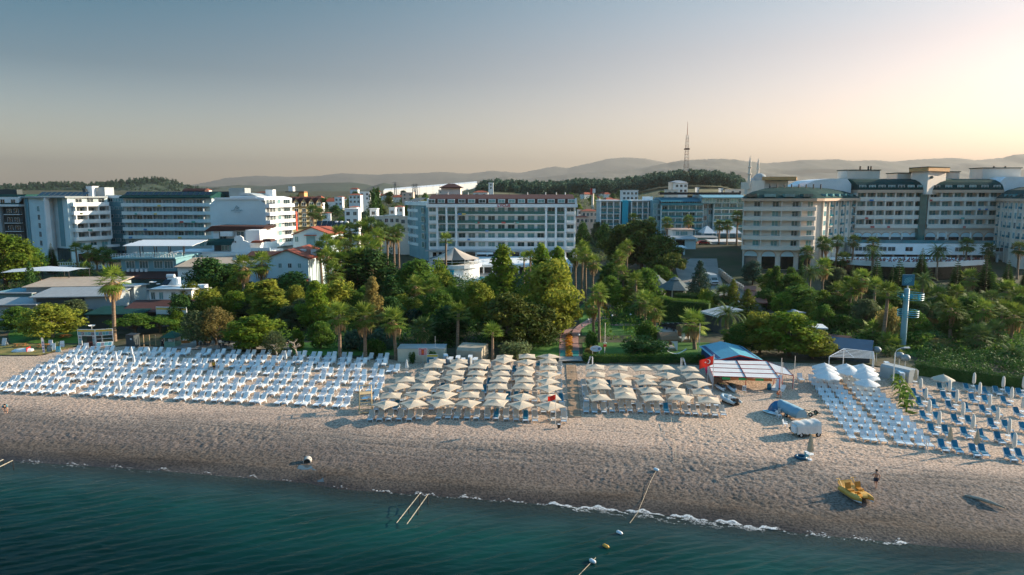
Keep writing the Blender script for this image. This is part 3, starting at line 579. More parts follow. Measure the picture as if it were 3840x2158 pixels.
def balconies(B, F, x0, x1, zs, dep=1.3, ph=1.0, slab=WALLW, rail=None, ends=True, name='balcony'):
 for z in zs:
  m=B.mb(F);m.bx(x0, x1, -dep, 0, z-.12, z+.12);o=B.part(name, m, slab);r_=B.mb(F);r_.bx(x0, x1, -dep-.02, -dep+.08, z+.121, z+ph)
  if ends:r_.bx(x0, x0+.1, -dep+.081, 0, z+.121, z+ph);r_.bx(x1-.1, x1, -dep+.081, 0, z+.121, z+ph)
  if rail is not None:r_.build('parapet', rail, o)
  else:r_.build('parapet', slab, o)
def partitions(B, F, xs, z0, z1, dep=1.3, t_=.2, material=WALLW, name='partition'):
 for x in xs:B.part(name, B.mb(F).bx(x-t_/2, x+t_/2, -dep, -.001, z0, z1), material)
# ---------------- the LYCUS hotel
Y0=245.0;B=Bld('hotel_building', 'white hotel with glass balconies, maroon mansard roof and LYCUS lettering', 1880, Y0);zb=B.O.z
XL, XR=xp(1607, Y0), xp(2158, Y0);F, wdt=fr((XL, Y0), (XR, Y0));lx=lambda px:xp(px, Y0)-XL;Z=lambda py:zp(py, Y0)
B.part('wall', B.mb(F).bx(0, wdt, 0, 17, zb-1, Z(770)), WALLW)
B.part('eave_band', B.mb(F).bx(-.5, wdt+.5, -1.7, 17.4, Z(778), Z(765.5)), WALLW)
rf=B.part('roof', B.mb(F).ext([(-1.5, Z(765.5)+.01), (-1.1, Z(746)), (7.5, Z(729.5)), (16, Z(746)), (17, Z(765.5)+.01)], .4, wdt-.4, 'x'), ROOFM)
for s_ in(-.2, wdt-.4):B.part('gable_end', B.mb(F).ext([(-1.8, Z(765.5)+.02), (-1.6, Z(744)), (-.6, Z(744)), (0, Z(765.5)+.02)], s_, s_+.6, 'x'), WALLW)
dm=[1622, 1658, 1695, 1734, 1770, 1810, 1846, 1881, 1919, 1955, 1991, 2028, 2065, 2103, 2140]
B.wins(F, [lx(p)for p in dm], [Z(755)], 2.1, 1.05, -1.62, name='dormer_window')
for p in dm:B.part('dormer', B.mb(F).bx(lx(p)-1.25, lx(p)+1.25, -1.58, -.2, Z(762), Z(747.5)), WALLW)
rows=[790, 822, 854, 886.5, 920];mids=[1732.5+36.9*k for k in range(9)];bays=[1659.5, 1693, 2067, 2100.5];cols_=[1623, 2138.5]
for ps in(mids, bays, cols_):B.wins(F, [lx(p)for p in ps], [Z(r_)for r_ in rows], 2.3, 2.1 if ps is not cols_ else 1.9)
fl=[805, 838, 869, 902.5, 935]
balconies(B, F, lx(1714), lx(2044), [Z(y)for y in fl[:3]], 1.4, 1.15, WALLW, GRAIL);balconies(B, F, lx(1714), lx(2044), [Z(y)for y in fl[3:]], 1.4, 1.1, WALLW)
for a, b_ in((1643, 1676), (1677, 1711), (2050, 2083), (2084, 2118)):
 balconies(B, F, lx(a), lx(b_), [Z(y)for y in fl[:3]], 1.1, 1.15, WALLW, GRAIL, False);balconies(B, F, lx(a), lx(b_), [Z(y)for y in fl[3:]], 1.1, 1.1, WALLW, None, False)
for a, b_ in((1609, 1637), (2123, 2153)):balconies(B, F, lx(a), lx(b_), [Z(y)for y in fl], .8, 1.05, WALLW)
for p in(1641.5, 1676.5, 1712.5, 2047, 2083.5, 2119):B.part('pillar', B.mb(F).bx(lx(p)-.35, lx(p)+.35, -1.7, -.02, zb-1, Z(778.5)), WALLW)
for k in range(8):
 p=mids[k]+18.5;B.part('pier', B.mb(F).bx(lx(p)-.45, lx(p)+.45, -.25, -.001, Z(940), Z(779)), WALLW)
B.part('base_glazing', B.mb(F).bx(1, wdt-1, -.4, -.03, zb, Z(947)), GLD)
for k in range(14):B.part('column', B.mb(F).bx(1+k*3.95, 1.6+k*3.95, -2.4, -1.8, zb-1, Z(941)), WALLW)
B.part('canopy', B.mb(F).bx(-1, wdt+1, -3.2, -1.72, Z(941)+.01, Z(936)), WALLG);B.part('canopy', B.mb(F).bx(lx(1790), lx(1850), -5, -3.21, Z(950), Z(944)), WALLW)
TXT['LYCUS'].materials.append(RED);lt=ob('lettering', TXT['LYCUS'], B.root, (xp(1890, Y0)-B.O.x, -1.80, Z(772)-zb));lt.scale.x=1.15
for ch in 'APE':TXT[ch].materials.append(TURQ)
B.part('lift_house', B.mb().bx(xp(1656, 258), xp(1728, 258), 258, 266, Z(746), zp(703, 258)), WALLC)
m=B.mb();x0, x1, z0=xp(1651, 258), xp(1733, 258), zp(703, 258);m.grid([[(x0, 257, z0), (x1, 257, z0), (x1, 267, z0), (x0, 267, z0)], [(x0+3, 261, z0+1.4), (x1-3, 261, z0+1.4), (x1-3, 263, z0+1.4), (x0+3, 263, z0+1.4)]], close=True);m.face([(x0+3, 261, z0+1.4), (x1-3, 261, z0+1.4), (x1-3, 263, z0+1.4), (x0+3, 263, z0+1.4)]);m.bx(x0, x1, 257, 267, z0-.25, z0-.001);B.part('lift_house_roof', m, ROOFM)
for p in(1640, 1682, 1757, 1978, 2045, 2085, 2118):B.part('roof_vent', B.mb().tube([(xp(p, 252), 252, Z(742)), (xp(p, 252), 252, zp(722, 252))], .18, 6), STEELW)
# curved wing
p0, p1=pt(1533, 262), pt(1604, 247);plan(B, [pt(1540, 276), pt(1534, 262), pt(1572, 251), pt(1606, 246), (XL+1, 270)], zb-1, zp(770, 250), WALLT);Fw, ww=fr(p0, p1)
for k in range(5):
 z=zp(795+32*k, 252);pl=[pt(1536, 266)]+[pt(1529+11*j, 264-4.6*j+.35*j*j)for j in range(5)]+[pt(1580, 256)]
 o=B.part('balcony', B.mb().ext(pl, z-.1, z+.9), WALLB);
 B.wins(Fw, [2, 5, 8], [z+2.0], 1.5, 1.7, -.6)
Fs, ws_=fr(pt(1574, 250), pt(1604, 246));B.wins(Fs, [ws_*.5], [zp(y, 248)for y in(790, 822, 854, 886, 918)], 1.7, 1.9, -.3, GRAIL)
B.part('wing_roof', B.mb().ext([pt(1520, 270), pt(1520, 262), pt(1572, 250), pt(1606, 245.5), (XL, 272)], zp(771, 250), zp(758, 250)), WALLB)
m=B.mb();a, b_=pt(1527, 262), pt(1568, 251)
for k in range(5):
 u0, u1=k/5+.02, (k+1)/5-.02;q0=(a[0]+(b_[0]-a[0])*u0, a[1]+(b_[1]-a[1])*u0);q1=(a[0]+(b_[0]-a[0])*u1, a[1]+(b_[1]-a[1])*u1);B.part('solar_panel', B.mb().face([(*q0, zp(758, 256)+.05), (*q1, zp(758, 256)+.05), (q1[0]+3, q1[1]+4, zp(742, 256)), (q0[0]+3, q0[1]+4, zp(742, 256))]), SOLAR)
# tent restaurant on its round terrace
B=Bld('tent_restaurant', 'round terrace restaurant under a pointed beige tent roof', 1703, 205, 'restaurant');c=(xp(1703, 205, 8), 205);zt=zp(987, 205);
B.part('terrace', B.mb().lathe([(0, zt), (8.2, zt), (8.2, zt-1.0), (7.6, zt-1.0), (7.6, B.O.z-1)], 28, (c[0], c[1], 0)), WALLW)
CT=mat('tent_canvas', (0.52, 0.44, 0.36), r=.8, v=.06, s=.5);m=B.mb();zr, zc=zp(968, 205), zp(928, 205)
for k in range(12):
 a0, a1=k*R(30), (k+1)*R(30)
 rows_=[[(c[0]+r_*math.cos(a0+(a1-a0)*j/4), c[1]+r_*math.sin(a0+(a1-a0)*j/4), zr+(zc-zr)*(1-r_/7.6)**1.35)for j in range(5)]for r_ in(7.6, 5.5, 3.5, 1.6, .15)]
 B.part('tent_panel', B.mb().grid(rows_), CT if k%3 else WALLD, smooth=True)
for k in range(12):a=k*R(30);B.part('post', B.mb().tube([(c[0]+7.3*math.cos(a), c[1]+7.3*math.sin(a), zt), (c[0]+7.3*math.cos(a), c[1]+7.3*math.sin(a), zr)], .08, 5), STEELW)
B.part('railing', B.mb().lathe([(8.0, zt+.9), (8.1, zt+.9), (8.1, zt+1.0), (8.0, zt+1.0)], 28, (c[0], c[1], 0)), STEELW);B.part('inner_wall', B.mb().lathe([(4.5, zt), (4.5, zr)], 16, (c[0], c[1], 0)), GLD)
# terrace in front of the LYCUS hotel
B=Bld('hotel_terrace', 'white terrace with shaded ground floor in front of the LYCUS hotel', 1900, 215, 'terrace');zt=zp(993, 214)
B.part('slab', B.mb().bx(xp(1770, 214), xp(2150, 214), 214, 244, zt-.8, zt), WALLW);B.part('lower_wall', B.mb().bx(xp(1775, 216), xp(2145, 216), 216, 243, B.O.z-2, zt-.801), WALLD)  # lower wall coloured dark in place of the shade under the slab
for k in range(12):p=1780+k*33;B.part('post', B.mb().bx(xp(p, 214.6)-.2, xp(p, 214.6)+.2, 214.2, 214.8, B.O.z-2, zt-.802), WALLW)
for k in range(14):p=1782+k*27;B.part('table_set', B.mb().box((xp(p, 218), 218+(k%3)*3, zt+.7), (1.1, 1.1, .08)).bx(xp(p, 218)-.08, xp(p, 218)+.08, 217.9+(k%3)*3, 218.1+(k%3)*3, zt, zt+.66), STEELW)
# ---------------- the angular hotel
B=Bld('hotel_building', 'angular white hotel with one bare curved bay and recessed sunlit balconies', 250, 242);zb=B.O.z;zt=zp(743, 243, 250)
P=[pt(92, 254), pt(176, 242), pt(186, 240.6), pt(198, 241), pt(208, 243.5), pt(262, 239), pt(412, 252), pt(412, 278), pt(92, 278)]
B.part('wall', B.mb().ext([P[0], P[1], P[4], P[5], P[6], P[7], P[8]], zb-1, zt), WALLB);B.part('curved_bay', B.mb().ext([P[1], (P[1][0]+.8, P[1][1]-1.6), (P[2][0], P[2][1]-1.2), (P[3][0], P[3][1]-.6), P[4]], zp(935, 243), zt+.01), WALLW)
B.part('roof_slab', B.mb().ext([(P[0][0]-.6, P[0][1]-.5), (P[1][0], P[1][1]-1.8), (P[3][0], P[3][1]-1.6), (P[5][0], P[5][1]-1), (P[6][0]+.8, P[6][1]-1.2), (P[7][0]+.8, P[7][1]), (P[8][0], P[8][1])], zt+.02, zt+.55), WALLG)
Fa, wa=fr(P[0], P[1]);zs=[zp(y, 247)for y in(752, 783, 815, 846, 878, 911)];B.wins(Fa, [wa*.24], zs, 1.7, 1.9);B.wins(Fa, [wa*.72], zs[1:], 2.0, 1.8, mull=2)
B.part('corner_strip', B.mb(Fa).bx(wa*.24-1.4, wa*.24+1.4, -.25, -.06, zp(925, 247), zt), WALLT)
Fc, wc=fr(P[4], P[5]);B.wins(Fc, [wc*.5], [zp(y, 241)for y in(752, 783, 815, 846, 878, 911)], 1.8, 1.9, mull=2);B.part('corner_strip', B.mb(Fc).bx(wc*.5-1.35, wc*.5+1.35, -.2, -.05, zp(925, 241), zt), WALLT)
Fd, wd_=fr(P[5], P[6]);fl=[zp(y, 245)for y in(773, 805, 836, 867, 900)];balconies(B, Fd, 1.0, wd_-.6, fl, 1.7, 1.25, WALLW);
xs_=[3.9+4.1*k for k in range(5)if 3.9+4.1*k<wd_-2];B.wins(Fd, xs_, [z+1.45 for z in fl]+[fl[-1]-2.0], 2.2, 2.1, -.03);partitions(B, Fd, [x+2.05 for x in xs_]+[1.85], fl[-1]+.13, fl[0]-.13, 1.55, .35)
B.part('recess_shade_wall', B.mb(Fd).bx(1.2, wd_-.8, -.06, -.045, fl[-1], fl[0]+2.5), SHADEW);B.part('lower_balcony', B.mb(Fd).bx(4, 8.5, -1.4, -.002, zp(930, 245), zp(921, 245)), WALLW);B.part('lower_balcony', B.mb(Fd).bx(12, 17, -1.4, -.002, zp(930, 247), zp(921, 247)), WALLW)
for k in range(5):B.part('ground_opening', B.mb(Fd).bx(2.2+4.1*k, 5.4+4.1*k, -.2, -.05, zb, zb+3.0), GLD)
B.part('shopfront', B.mb(Fc).bx(.8, wc-.4, -.35, -.21, zb-.5, zb+5), GLD)
for k in range(9):
 x=xp(170+k*20, 250);B.part('solar_panel', B.mb().face([(x, 247, zt+.7), (x+1.7, 247, zt+.7), (x+1.9, 250, zt+2.1), (x+.2, 250, zt+2.1)]), SOLAR)
B.part('stair_tower', B.mb().bx(xp(335, 255), xp(358, 255), 255, 259, zt, zp(698, 255)), WALLW);B.part('stair_tower', B.mb().bx(xp(366, 257), xp(404, 257), 257, 263, zt, zp(703, 257)), WALLG);B.part('tank', B.mb().bx(xp(322, 254), xp(334, 254), 254, 256, zt, zp(709, 254)), WALLD);B.part('tower_cap', B.mb().bx(xp(333, 254.8), xp(361, 254.8), 254.8, 259.3, zp(698, 255)+.01, zp(696, 255)), WALLD)
# black-balconied house at the picture edge
B=Bld('apartment_block', 'block with black balconies and white roof dormer at the picture edge', 45, 252, 'building');zb=B.O.z;zt=zp(775, 252, 45);X0, X1=xp(-60, 252), xp(90, 252)
F, ww=fr((X0, 252), (X1, 252));B.part('wall', B.mb(F).bx(0, ww, 0, 18, zb-1, zt), WALLD);B.part('white_wing', B.mb(F).bx(0, ww*.53, -1.5, -.01, zb-1, zt), WALLG);B.part('cornice', B.mb(F).bx(-.3, ww+.3, -2.0, 18.2, zt+.01, zt+.8), WALLW);balconies(B, F, ww*.6, ww, [zp(y, 252)for y in(805, 837, 868)], 1.5, .5, WALLW, WALLD)
B.wins(F, [ww*.68, ww*.86], [zp(y, 252)for y in(795, 827, 858, 889)], 1.6, 2.0, -.05, GLD);B.part('roof', B.mb(F).ext([(-1.9, zt+.81), (3, zt+4.4), (15, zt+4.4), (18, zt+.81)], 0, ww, 'x'), ROOFG);B.part('dormer', B.mb(F).bx(ww*.5, ww, -1.2, 3, zt+.82, zt+3.4), WALLW);B.wins(F, [ww*.60, ww*.86], [zt+1.8], 1.5, 1.5, -1.25, GLD);B.part('roof_plant', B.mb(F).bx(ww*.1, ww*.62, 6, 9, zt+4.41, zt+6.2), WALLD)
# link and long teal hotel
B=Bld('link_building', 'dark teal stair block between the angular and the long hotel', 440, 256, 'building');F, ww=fr(pt(408, 258), pt(472, 256));zb=B.O.z;B.part('wall', B.mb(F).bx(0, ww, 0, 14, zb-1, zp(738, 257)), WALLT);B.wins(F, [ww*.25, ww*.55, ww*.82], [zp(y, 257)for y in(751, 782, 811, 841, 870, 900)], 1.5, 1.1, -.05, GLS);B.part('parapet', B.mb(F).bx(-.1, ww+.1, -.3, .001, zp(738, 257)-.5, zp(733, 257)), WALLW)
B=Bld('hotel_building', 'long teal-shaded hotel with five floors of balconies and dark sloping roof', 630, 252);zb=B.O.z;F, ww=fr(pt(470, 252), pt(800, 252));zt=zp(744, 252)
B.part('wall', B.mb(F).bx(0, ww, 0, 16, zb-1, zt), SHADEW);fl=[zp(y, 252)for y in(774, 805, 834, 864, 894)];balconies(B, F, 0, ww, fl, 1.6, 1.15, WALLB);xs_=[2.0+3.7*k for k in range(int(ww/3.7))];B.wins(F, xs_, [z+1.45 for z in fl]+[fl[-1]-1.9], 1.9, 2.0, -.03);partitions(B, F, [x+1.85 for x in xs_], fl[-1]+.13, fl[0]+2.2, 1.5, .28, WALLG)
B.part('roof', B.mb(F).ext([(-1.9, zt), (-1.6, zt+.6), (6, zt+2.4), (16, zt+.4), (16, zt)], -.4, ww+.4, 'x'), ROOFG)
for k in range(15):x=.8+k*2.1;B.part('solar_panel', B.mb(F).face([(x, -.5, zt+1.1), (x+1.8, -.5, zt+1.1), (x+1.8, 1.6, zt+2.4), (x, 1.6, zt+2.4)]), SOLAR)
B.part('roof_house', B.mb().bx(xp(866, 262), xp(925, 262), 262, 268, zt, zp(706, 262)), WALLG);B.part('roof_house', B.mb().bx(xp(790, 264), xp(870, 264), 264, 270, zt, zp(719, 264)), WALLD);B.part('roof_vault', B.mb(F).ext([(6.0, zt+.5), (6.5, zt+2.8), (8, zt+3.6), (10, zt+2.9), (10.5, zt+.5)], ww*.58, ww*.84, 'x'), ROOFM)
# blank-walled hotel with logo
B=Bld('hotel_building', 'hotel with a large blank pale wall carrying a faint emblem, rounded balconies beside', 900, 224);zb=B.O.z;zc=lambda y:zp(y, 222, 900)
w0, w1, w2=pt(793, 222), pt(1000, 222), pt(1100, 240);xm=lambda p:xp(p, 222)
B.part('blank_wall', B.mb().ext([(xm(793), zb-1), (xm(1000), zb-1), (xm(1000), zc(768)), (xm(978), zc(748)), (xm(815), zc(748)), (xm(793), zc(768))], 222, 240, 'y'), WALLB)
B.part('coping', B.mb().ext([(xm(808), zc(749)), (xm(980), zc(749)), (xm(966), zc(740)), (xm(815), zc(742))], 221.6, 240.2, 'y'), WALLW)
Fr, wr=fr(w1, w2);B.part('side_wall', B.mb(Fr).bx(0.01, wr, .01, 12, zb-1, zp(752, 230)), WALLG);fl=[zp(y, 231)for y in(777, 806, 835, 864, 894, 922)]
for z in fl:
 o=B.part('balcony', B.mb(Fr).ext([(0, 0), (0, -1.5), (wr*.30, -1.5), (wr*.42, -.7), (wr*.56, -.7), (wr*.64, -1.5), (wr*.94, -1.5), (wr, 0)], z-.1, z+1.05), WALLW)
B.wins(Fr, [wr*.08, wr*.19, wr*.30], [z+1.75 for z in fl[1:]]+[fl[0]+1.75], 1.3, 1.35, -.05, GLD);B.wins(Fr, [wr*.78], [z+1.75 for z in fl], 4.2, 1.35, -.05, GLD, mull=2);B.wins(Fr, [wr*.49], [z+1.75 for z in fl], 1.6, 1.5, -.05)
B.part('red_banner', B.mb(Fr).bx(wr*.955, wr*1.0, -1.7, -1.55, zp(868, 238), zp(795, 238)), mat('banner_red', (0.62, 0.09, 0.05), r=.7, v=.1, s=1))
B.part('roof', B.mb(Fr).ext([(0, zp(752, 230)), (0, zp(744, 230)), (3, zp(737, 230)), (12, zp(737, 230)), (12, zp(752, 230))], -.3, wr, 'x'), WALLW)
for k in range(4):x=.8+k*1.15;B.part('solar_panel', B.mb(Fr).face([(x, -.3, zp(765, 228)), (x+.95, -.3, zp(765, 228)), (x+.95, .6, zp(752, 228)), (x, .6, zp(752, 228))]), SOLAR)
B.part('chimney', B.mb().bx(xp(1003, 236), xp(1030, 236), 236, 239, zp(752, 230), zp(712, 236)), WALLW);B.part('roof_vault', B.mb().ext([(xp(905, 230), zp(742, 230)), (xp(930, 230), zp(724, 230)), (xp(965, 230), zp(727, 230)), (xp(1000, 230), zp(742, 230))], 226, 236, 'y'), WALLG)
lg=MB();u=(xm(1000)-xm(793))/207
for a_, b_, c_, d_ in((-6, 8, 0, 16), (0, 16, 7, 7), (-9, 4, -3, 9), (4, 4, 9, 10), (-3, 2, 4, 7)):lg.tube([(a_*u, 0, b_*u*.9), (c_*u, 0, d_*u*.9)], .1, 4);
for k in range(8):lg.box(((-19+k*5.4)*u, 0, (-3+(k%3))*u), (2.2*u, .1, 4.2*u), ry=R(k*37%50-25))
for k in range(2):lg.box(((-6+k*13)*u, 0, -9*u), (9*u, .1, 1.6*u))
o=lg.build('emblem', mat('emblem_blue', (0.24, 0.43, 0.50), r=.7, v=.1, s=1), B.root);o.location=Vector((xp(893, 221.8), 221.85, zp(787, 221.8)))-B.O
# lower annexe in front: brown roof, roof bar with barrel roof, round gable
B=Bld('annexe_building', 'white annexe with brown lean-to roof below the blank hotel wall', 880, 212, 'building');zb=B.O.z;q=lambda p:xp(p, 212);z=lambda y:zp(y, 212)
B.part('wall', B.mb().bx(q(800), q(998), 212, 221.5, zb-1, z(866)), WALLW);B.part('roof', B.mb().ext([(q(770), z(869)), (q(985), z(862)), (q(1000), z(850)), (q(800), z(848))], 211, 221.8, 'y'), ROOFM);B.part('balcony', B.mb().bx(q(835), q(880), 210.2, 211.9, z(886), z(868)), WALLW);B.wins(fr((q(800), 212), (q(998), 212))[0], [3, 8.5, 11.5], [z(884)], 2.2, 2.4, -.05);B.part('side_wall', B.mb().bx(q(950), q(1001), 206, 211.8, zb-1, z(860)), WALLW)
B=Bld('roof_bar', 'roof bar with dark barrel roof and white rounded gable wall', 860, 203, 'building');zb=B.O.z;q=lambda p:xp(p, 203);z=lambda y:zp(y, 203)
B.part('podium', B.mb().bx(q(640), q(1010), 203, 215, zb-1, z(945)), WALLW);B.part('roof', B.mb().ext([(203, z(921)), (204, z(908)), (206, z(902)), (208.5, z(900)), (211, z(904)), (212, z(921))], q(772), q(870), 'x'), ROOFG, smooth=False);B.part('bar_wall', B.mb().bx(q(790), q(868), 205, 211, z(945)+.01, z(921)), WALLD);B.wins(fr((q(780), 205), (q(870), 205))[0], [4.0, 6.2], [z(933)], 1.8, 1.4, -.06)
gp=[(q(868), z(946)), (q(868), z(922)), (q(873), z(912)), (q(881), z(906)), (q(882), z(890)), (q(890), z(885)), (q(903), z(884)), (q(913), z(890)), (q(915), z(902)), (q(928), z(906)), (q(938), z(914)), (q(940), z(946))];B.part('round_gable', B.mb().ext(gp, 202.4, 203.0, 'y'), WALLW)
for p in(876, 885):B.part('gable_opening', B.mb().bx(q(p)-.2, q(p)+.2, 202.3, 202.39, z(910), z(904)), WALLD)
B.part('red_awning', B.mb().ext([(q(938), z(912)), (q(975), z(912)), (q(985), z(905)), (q(945), z(904))], 203, 207, 'y'), ROOFR);B.part('red_awning', B.mb().ext([(q(978), z(908)), (q(1012), z(908)), (q(1008), z(900)), (q(980), z(899))], 204, 208, 'y'), ROOFM);B.part('parapet', B.mb().bx(q(938), q(1012), 202.6, 202.9, z(946), z(930)), WALLB)
B.part('retaining_wall', B.mb().ext([(q(660), z(973)), (q(940), z(953)), (q(940), z(944)), (q(660), z(958))], 201.8, 202.3, 'y'), WALLW)
# restaurant block with roof terrace and white awnings
B=Bld('restaurant_block', 'teal two-storey restaurant with railed roof terrace and white awning rows', 560, 188, 'building');zb=B.O.z;q=lambda p:xp(p, 188);z=lambda y:zp(y, 188);zt=z(971)
B.part('wall', B.mb().bx(q(448), q(655), 188, 204, zb-1, zt), WALLT);B.part('roof_edge', B.mb().bx(q(425), q(662), 186.6, 204.5, zt+.01, zt+.45), WALLT);F, ww=fr((q(448), 188), (q(655), 188));B.wins(F, [2.6, 6.3, 10.3, 13.2], [z(993)], 2.3, 1.9, -.05, mull=2)
for k in range(24):x=q(428+k*9.9);B.part('rail_post', B.mb().bx(x-.04, x+.04, 186.8, 186.9, zt+.45, zt+1.45), STEELW)
for dz in(.95, 1.4):B.part('rail', B.mb().bx(q(427), q(660), 186.82, 186.88, zt+dz, zt+dz+.06), STEELW)
for k in range(5):B.part('awning', B.mb().box(((q(437)+q(735))/2-k*.5, 189.5+k*3.1, zt+3.6+k*.12+.08*(k%2)), (q(700)-q(437), 2.0, .12), rx=R(8)), STEELW)
for k in range(9):x=q(452+(k%5)*55);y_=190+(k//5)*9;B.part('post', B.mb().bx(x-.09, x+.09, y_, y_+.18, zt+.45, zt+3.5), DARK)
for k in range(18):x=q(450+(k%9)*23);y_=190+(k//9)*5;B.part('table', B.mb().box((x, y_, zt+1.2), (1.1, .9, .07)).bx(x-.07, x+.07, y_-.07, y_+.07, zt+.45, zt+1.16), STEELW)
for k in range(5):B.part('air_unit', B.mb().bx(q(470+k*17), q(480+k*17), 187.5, 187.95, z(1020), z(1009)), STEELW)
B.part('lean_to_roof', B.mb().ext([(182.5, z(1036)), (187.9, z(1018)), (187.9, z(1021)), (182.5, z(1039))], q(440), q(700), 'x'), ROOFM)
def shed(name, label, px0, px1, Y, dep, ye, yr, wall, roof, mono=False, rz=0, cat='shed', opens=()):
 B=Bld(name, label, (px0+px1)/2, Y, cat);q=lambda p:xp(p, Y, 4);ze, zr=zp(ye, Y), zp(yr, Y+(dep if mono else dep/2));zb=B.O.z;F, ww=fr((q(px0), Y), (q(px1), Y));F=F@Matrix.Rotation(rz, 4, 'Z')
 B.part('wall', B.mb(F).bx(.2, ww-.2, .3, dep-.3, zb-1, ze), wall)
 pr=[(-.5, ze-.12), (-.5, ze+.1), (dep+.3, zr+.1), (dep+.3, zr-.12)]if mono else[(-.5, ze-.12), (-.5, ze+.06), (dep/2, zr), (dep+.5, ze+.06), (dep+.5, ze-.12), (dep/2, zr-.2)]
 B.part('roof', B.mb(F).ext(pr, -.4, ww+.4, 'x'), roof)
 for a, b_, mt in opens:B.part('opening', B.mb(F).bx(ww*a, ww*b_, .18, .29, zb, ze-.3), mt)
 return B, F, ww, zb, ze
B, F, ww, zb, ze=shed('long_shed', 'long shed with grey-brown sheet roof beside the white retaining wall', 665, 945, 181, 13, 1002, 968, WALLW, ROOFT, True, R(4));B.wins(F, [7, 9], [ze-.9], 1.2, .9, .2)
shed('long_shed', 'maroon-roofed shed end between grey shed and gabled house', 930, 1060, 192, 10, 962, 942, WALLB, ROOFM)
shed('corrugated_shed', 'shed with tan corrugated roof behind the rust-coloured shrub', 95, 400, 160, 12, 1078, 1042, WALLG, ROOFT, True, R(7));shed('corrugated_shed', 'open vehicle shed with grey roof and pale block wall', 120, 415, 148, 9, 1116, 1080, WALLG, ROOFB, True, R(7), opens=((.05, .62, WALLD), ))
shed('yard_hut', 'small white hut with window at the end of the vehicle shed', 418, 505, 158, 6, 1075, 1066, WALLG, ROOFB, True);shed('lean_to_shed', 'grey lean-to roof at the picture edge by the trees', -60, 125, 146, 8, 1145, 1118, WALLG, ROOFB, True, R(4))
shed('flat_roof_hall', 'dull flat hall roof behind the conifer at the picture edge', -40, 120, 158, 14, 1100, 1078, WALLT, ROOFB, True)
B, F, ww, zb, ze=shed('white_house', 'small white house with solar heater and satellite dishes on its flat roof', 556, 722, 150, 9, 1085, 1080, WALLW, WALLG, True, 0, 'house');B.wins(F, [1.1, 2.9, 5.6, 7.6], [ze-1.5], .8, 1.5, .2)
B.part('heater_frame', B.mb(F).bx(2.6, 4.6, 4, 6, ze+.3, ze+2.0), WALLW);B.part('solar_panel', B.mb(F).face([(1.8, 2.5, ze+.5), (3.3, 2.5, ze+.5), (3.6, 4.2, ze+1.8), (2.1, 4.2, ze+1.8)]), SOLAR);B.part('water_tank', B.mb(F).tube([(2.3, 4.5, ze+2.4), (4.0, 4.5, ze+2.4)], .45, 10), STEELW)
B.part('satellite_dish', B.mb(F).lathe([(0, .0), (.5, .08), (.8, .25)], 12, (.6, 1.5, ze+1.2)), STEELW);B.part('satellite_dish', B.mb(F).lathe([(0, .0), (.3, .05), (.5, .15)], 12, (1.9, 1.2, ze+.9)), STEELW)
shed('snack_bar', 'low snack bar with red-brown roof beside the white house', 455, 700, 141, 7, 1172, 1128, WALLG, ROOFM, True, R(3), 'building', ((.1, .5, WALLD), ));B=Bld('signboard', 'long white signboard with yellow band on the snack bar roof', 640, 138.5, 'sign');F, ww=fr(pt(585, 138.5, 4), pt(700, 137.5, 4));B.part('board', B.mb(F).bx(0, ww, 0, .15, zp(1180, 138, 640), zp(1152, 138, 640)), STEELW);B.part('yellow_band', B.mb(F).bx(.1, ww-.1, -.03, -.004, zp(1163, 138), zp(1156, 138)), mat('sign_yellow', (0.72, 0.50, 0.12), r=.6, v=.1, s=1));B.part('posts', B.mb(F).bx(.2, .35, .16, .3, B.O.z, zp(1152, 138)), DARK);B.part('posts', B.mb(F).bx(ww-.35, ww-.2, .16, .3, B.O.z, zp(1152, 138)), DARK)
shed('awning_bar', 'dark green awning over shaded tables beside the tall palm', 325, 520, 138, 7, 1180, 1150, WALLD, ROOFG, True, R(3), 'building')
def gable(name, label, px0, px1, Y, dep, ye, yr, wall, roof, front=True, wins=(), cat='house', ww2=1.0, skew=0.0):
 B=Bld(name, label, (px0+px1)/2, Y, cat);zb=B.O.z;q=lambda p:xp(p, Y);ze, zr=zp(ye, Y), zp(yr, Y+(0 if front else dep/2));F, ww=fr((q(px0), Y), (q(px1), Y));F=F@Matrix.Rotation(skew, 4, 'Z')
 if front:
  B.part('wall', B.mb(F).ext([(0, zb-1), (ww, zb-1), (ww, ze), (ww/2, zr), (0, ze)], 0, dep, 'y'), wall);B.part('roof', B.mb(F).ext([(-.5, ze-.35), (ww/2, zr+.02), (ww+.5, ze-.35), (ww+.5, ze-.1), (ww/2, zr+.3), (-.5, ze-.1)], -.5, dep+.4, 'y'), roof)
 else:
  B.part('wall', B.mb(F).ext([(0, zb-1), (dep, zb-1), (dep, ze), (dep/2, zr), (0, ze)], 0, ww, 'x'), wall);B.part('roof', B.mb(F).ext([(-.5, ze-.3), (dep/2, zr+.02), (dep+.5, ze-.3), (dep+.5, ze-.1), (dep/2, zr+.25), (-.5, ze-.1)], -.4, ww+.4, 'x'), roof)
 for x, z, w_, h_ in wins:B.wins(F, [ww*x], [zb+(ze-zb)*z], w_, h_, -.03)
 return B, F, ww, zb, ze, zr
B, F, ww, zb, ze, zr=gable('gabled_house', 'white gabled house with red tile roof and three small windows', 995, 1155, 178, 18, 968, 940, WALLB, ROOFR, True, ((.33, .80, .8, 1.1), (.56, .80, .9, 1.1), (.79, .80, .8, 1.1)), skew=R(-2));B.part('veranda_roof', B.mb(F).ext([(-2.6, zb+3.6), (-.01, zb+4.6), (-.01, zb+4.3), (-2.6, zb+3.3)], 0, ww, 'x'), ROOFR);B.part('veranda_glazing', B.mb(F).bx(.2, ww-.2, -2.4, -2.3, zb-.5, zb+3.2), GTEAL)
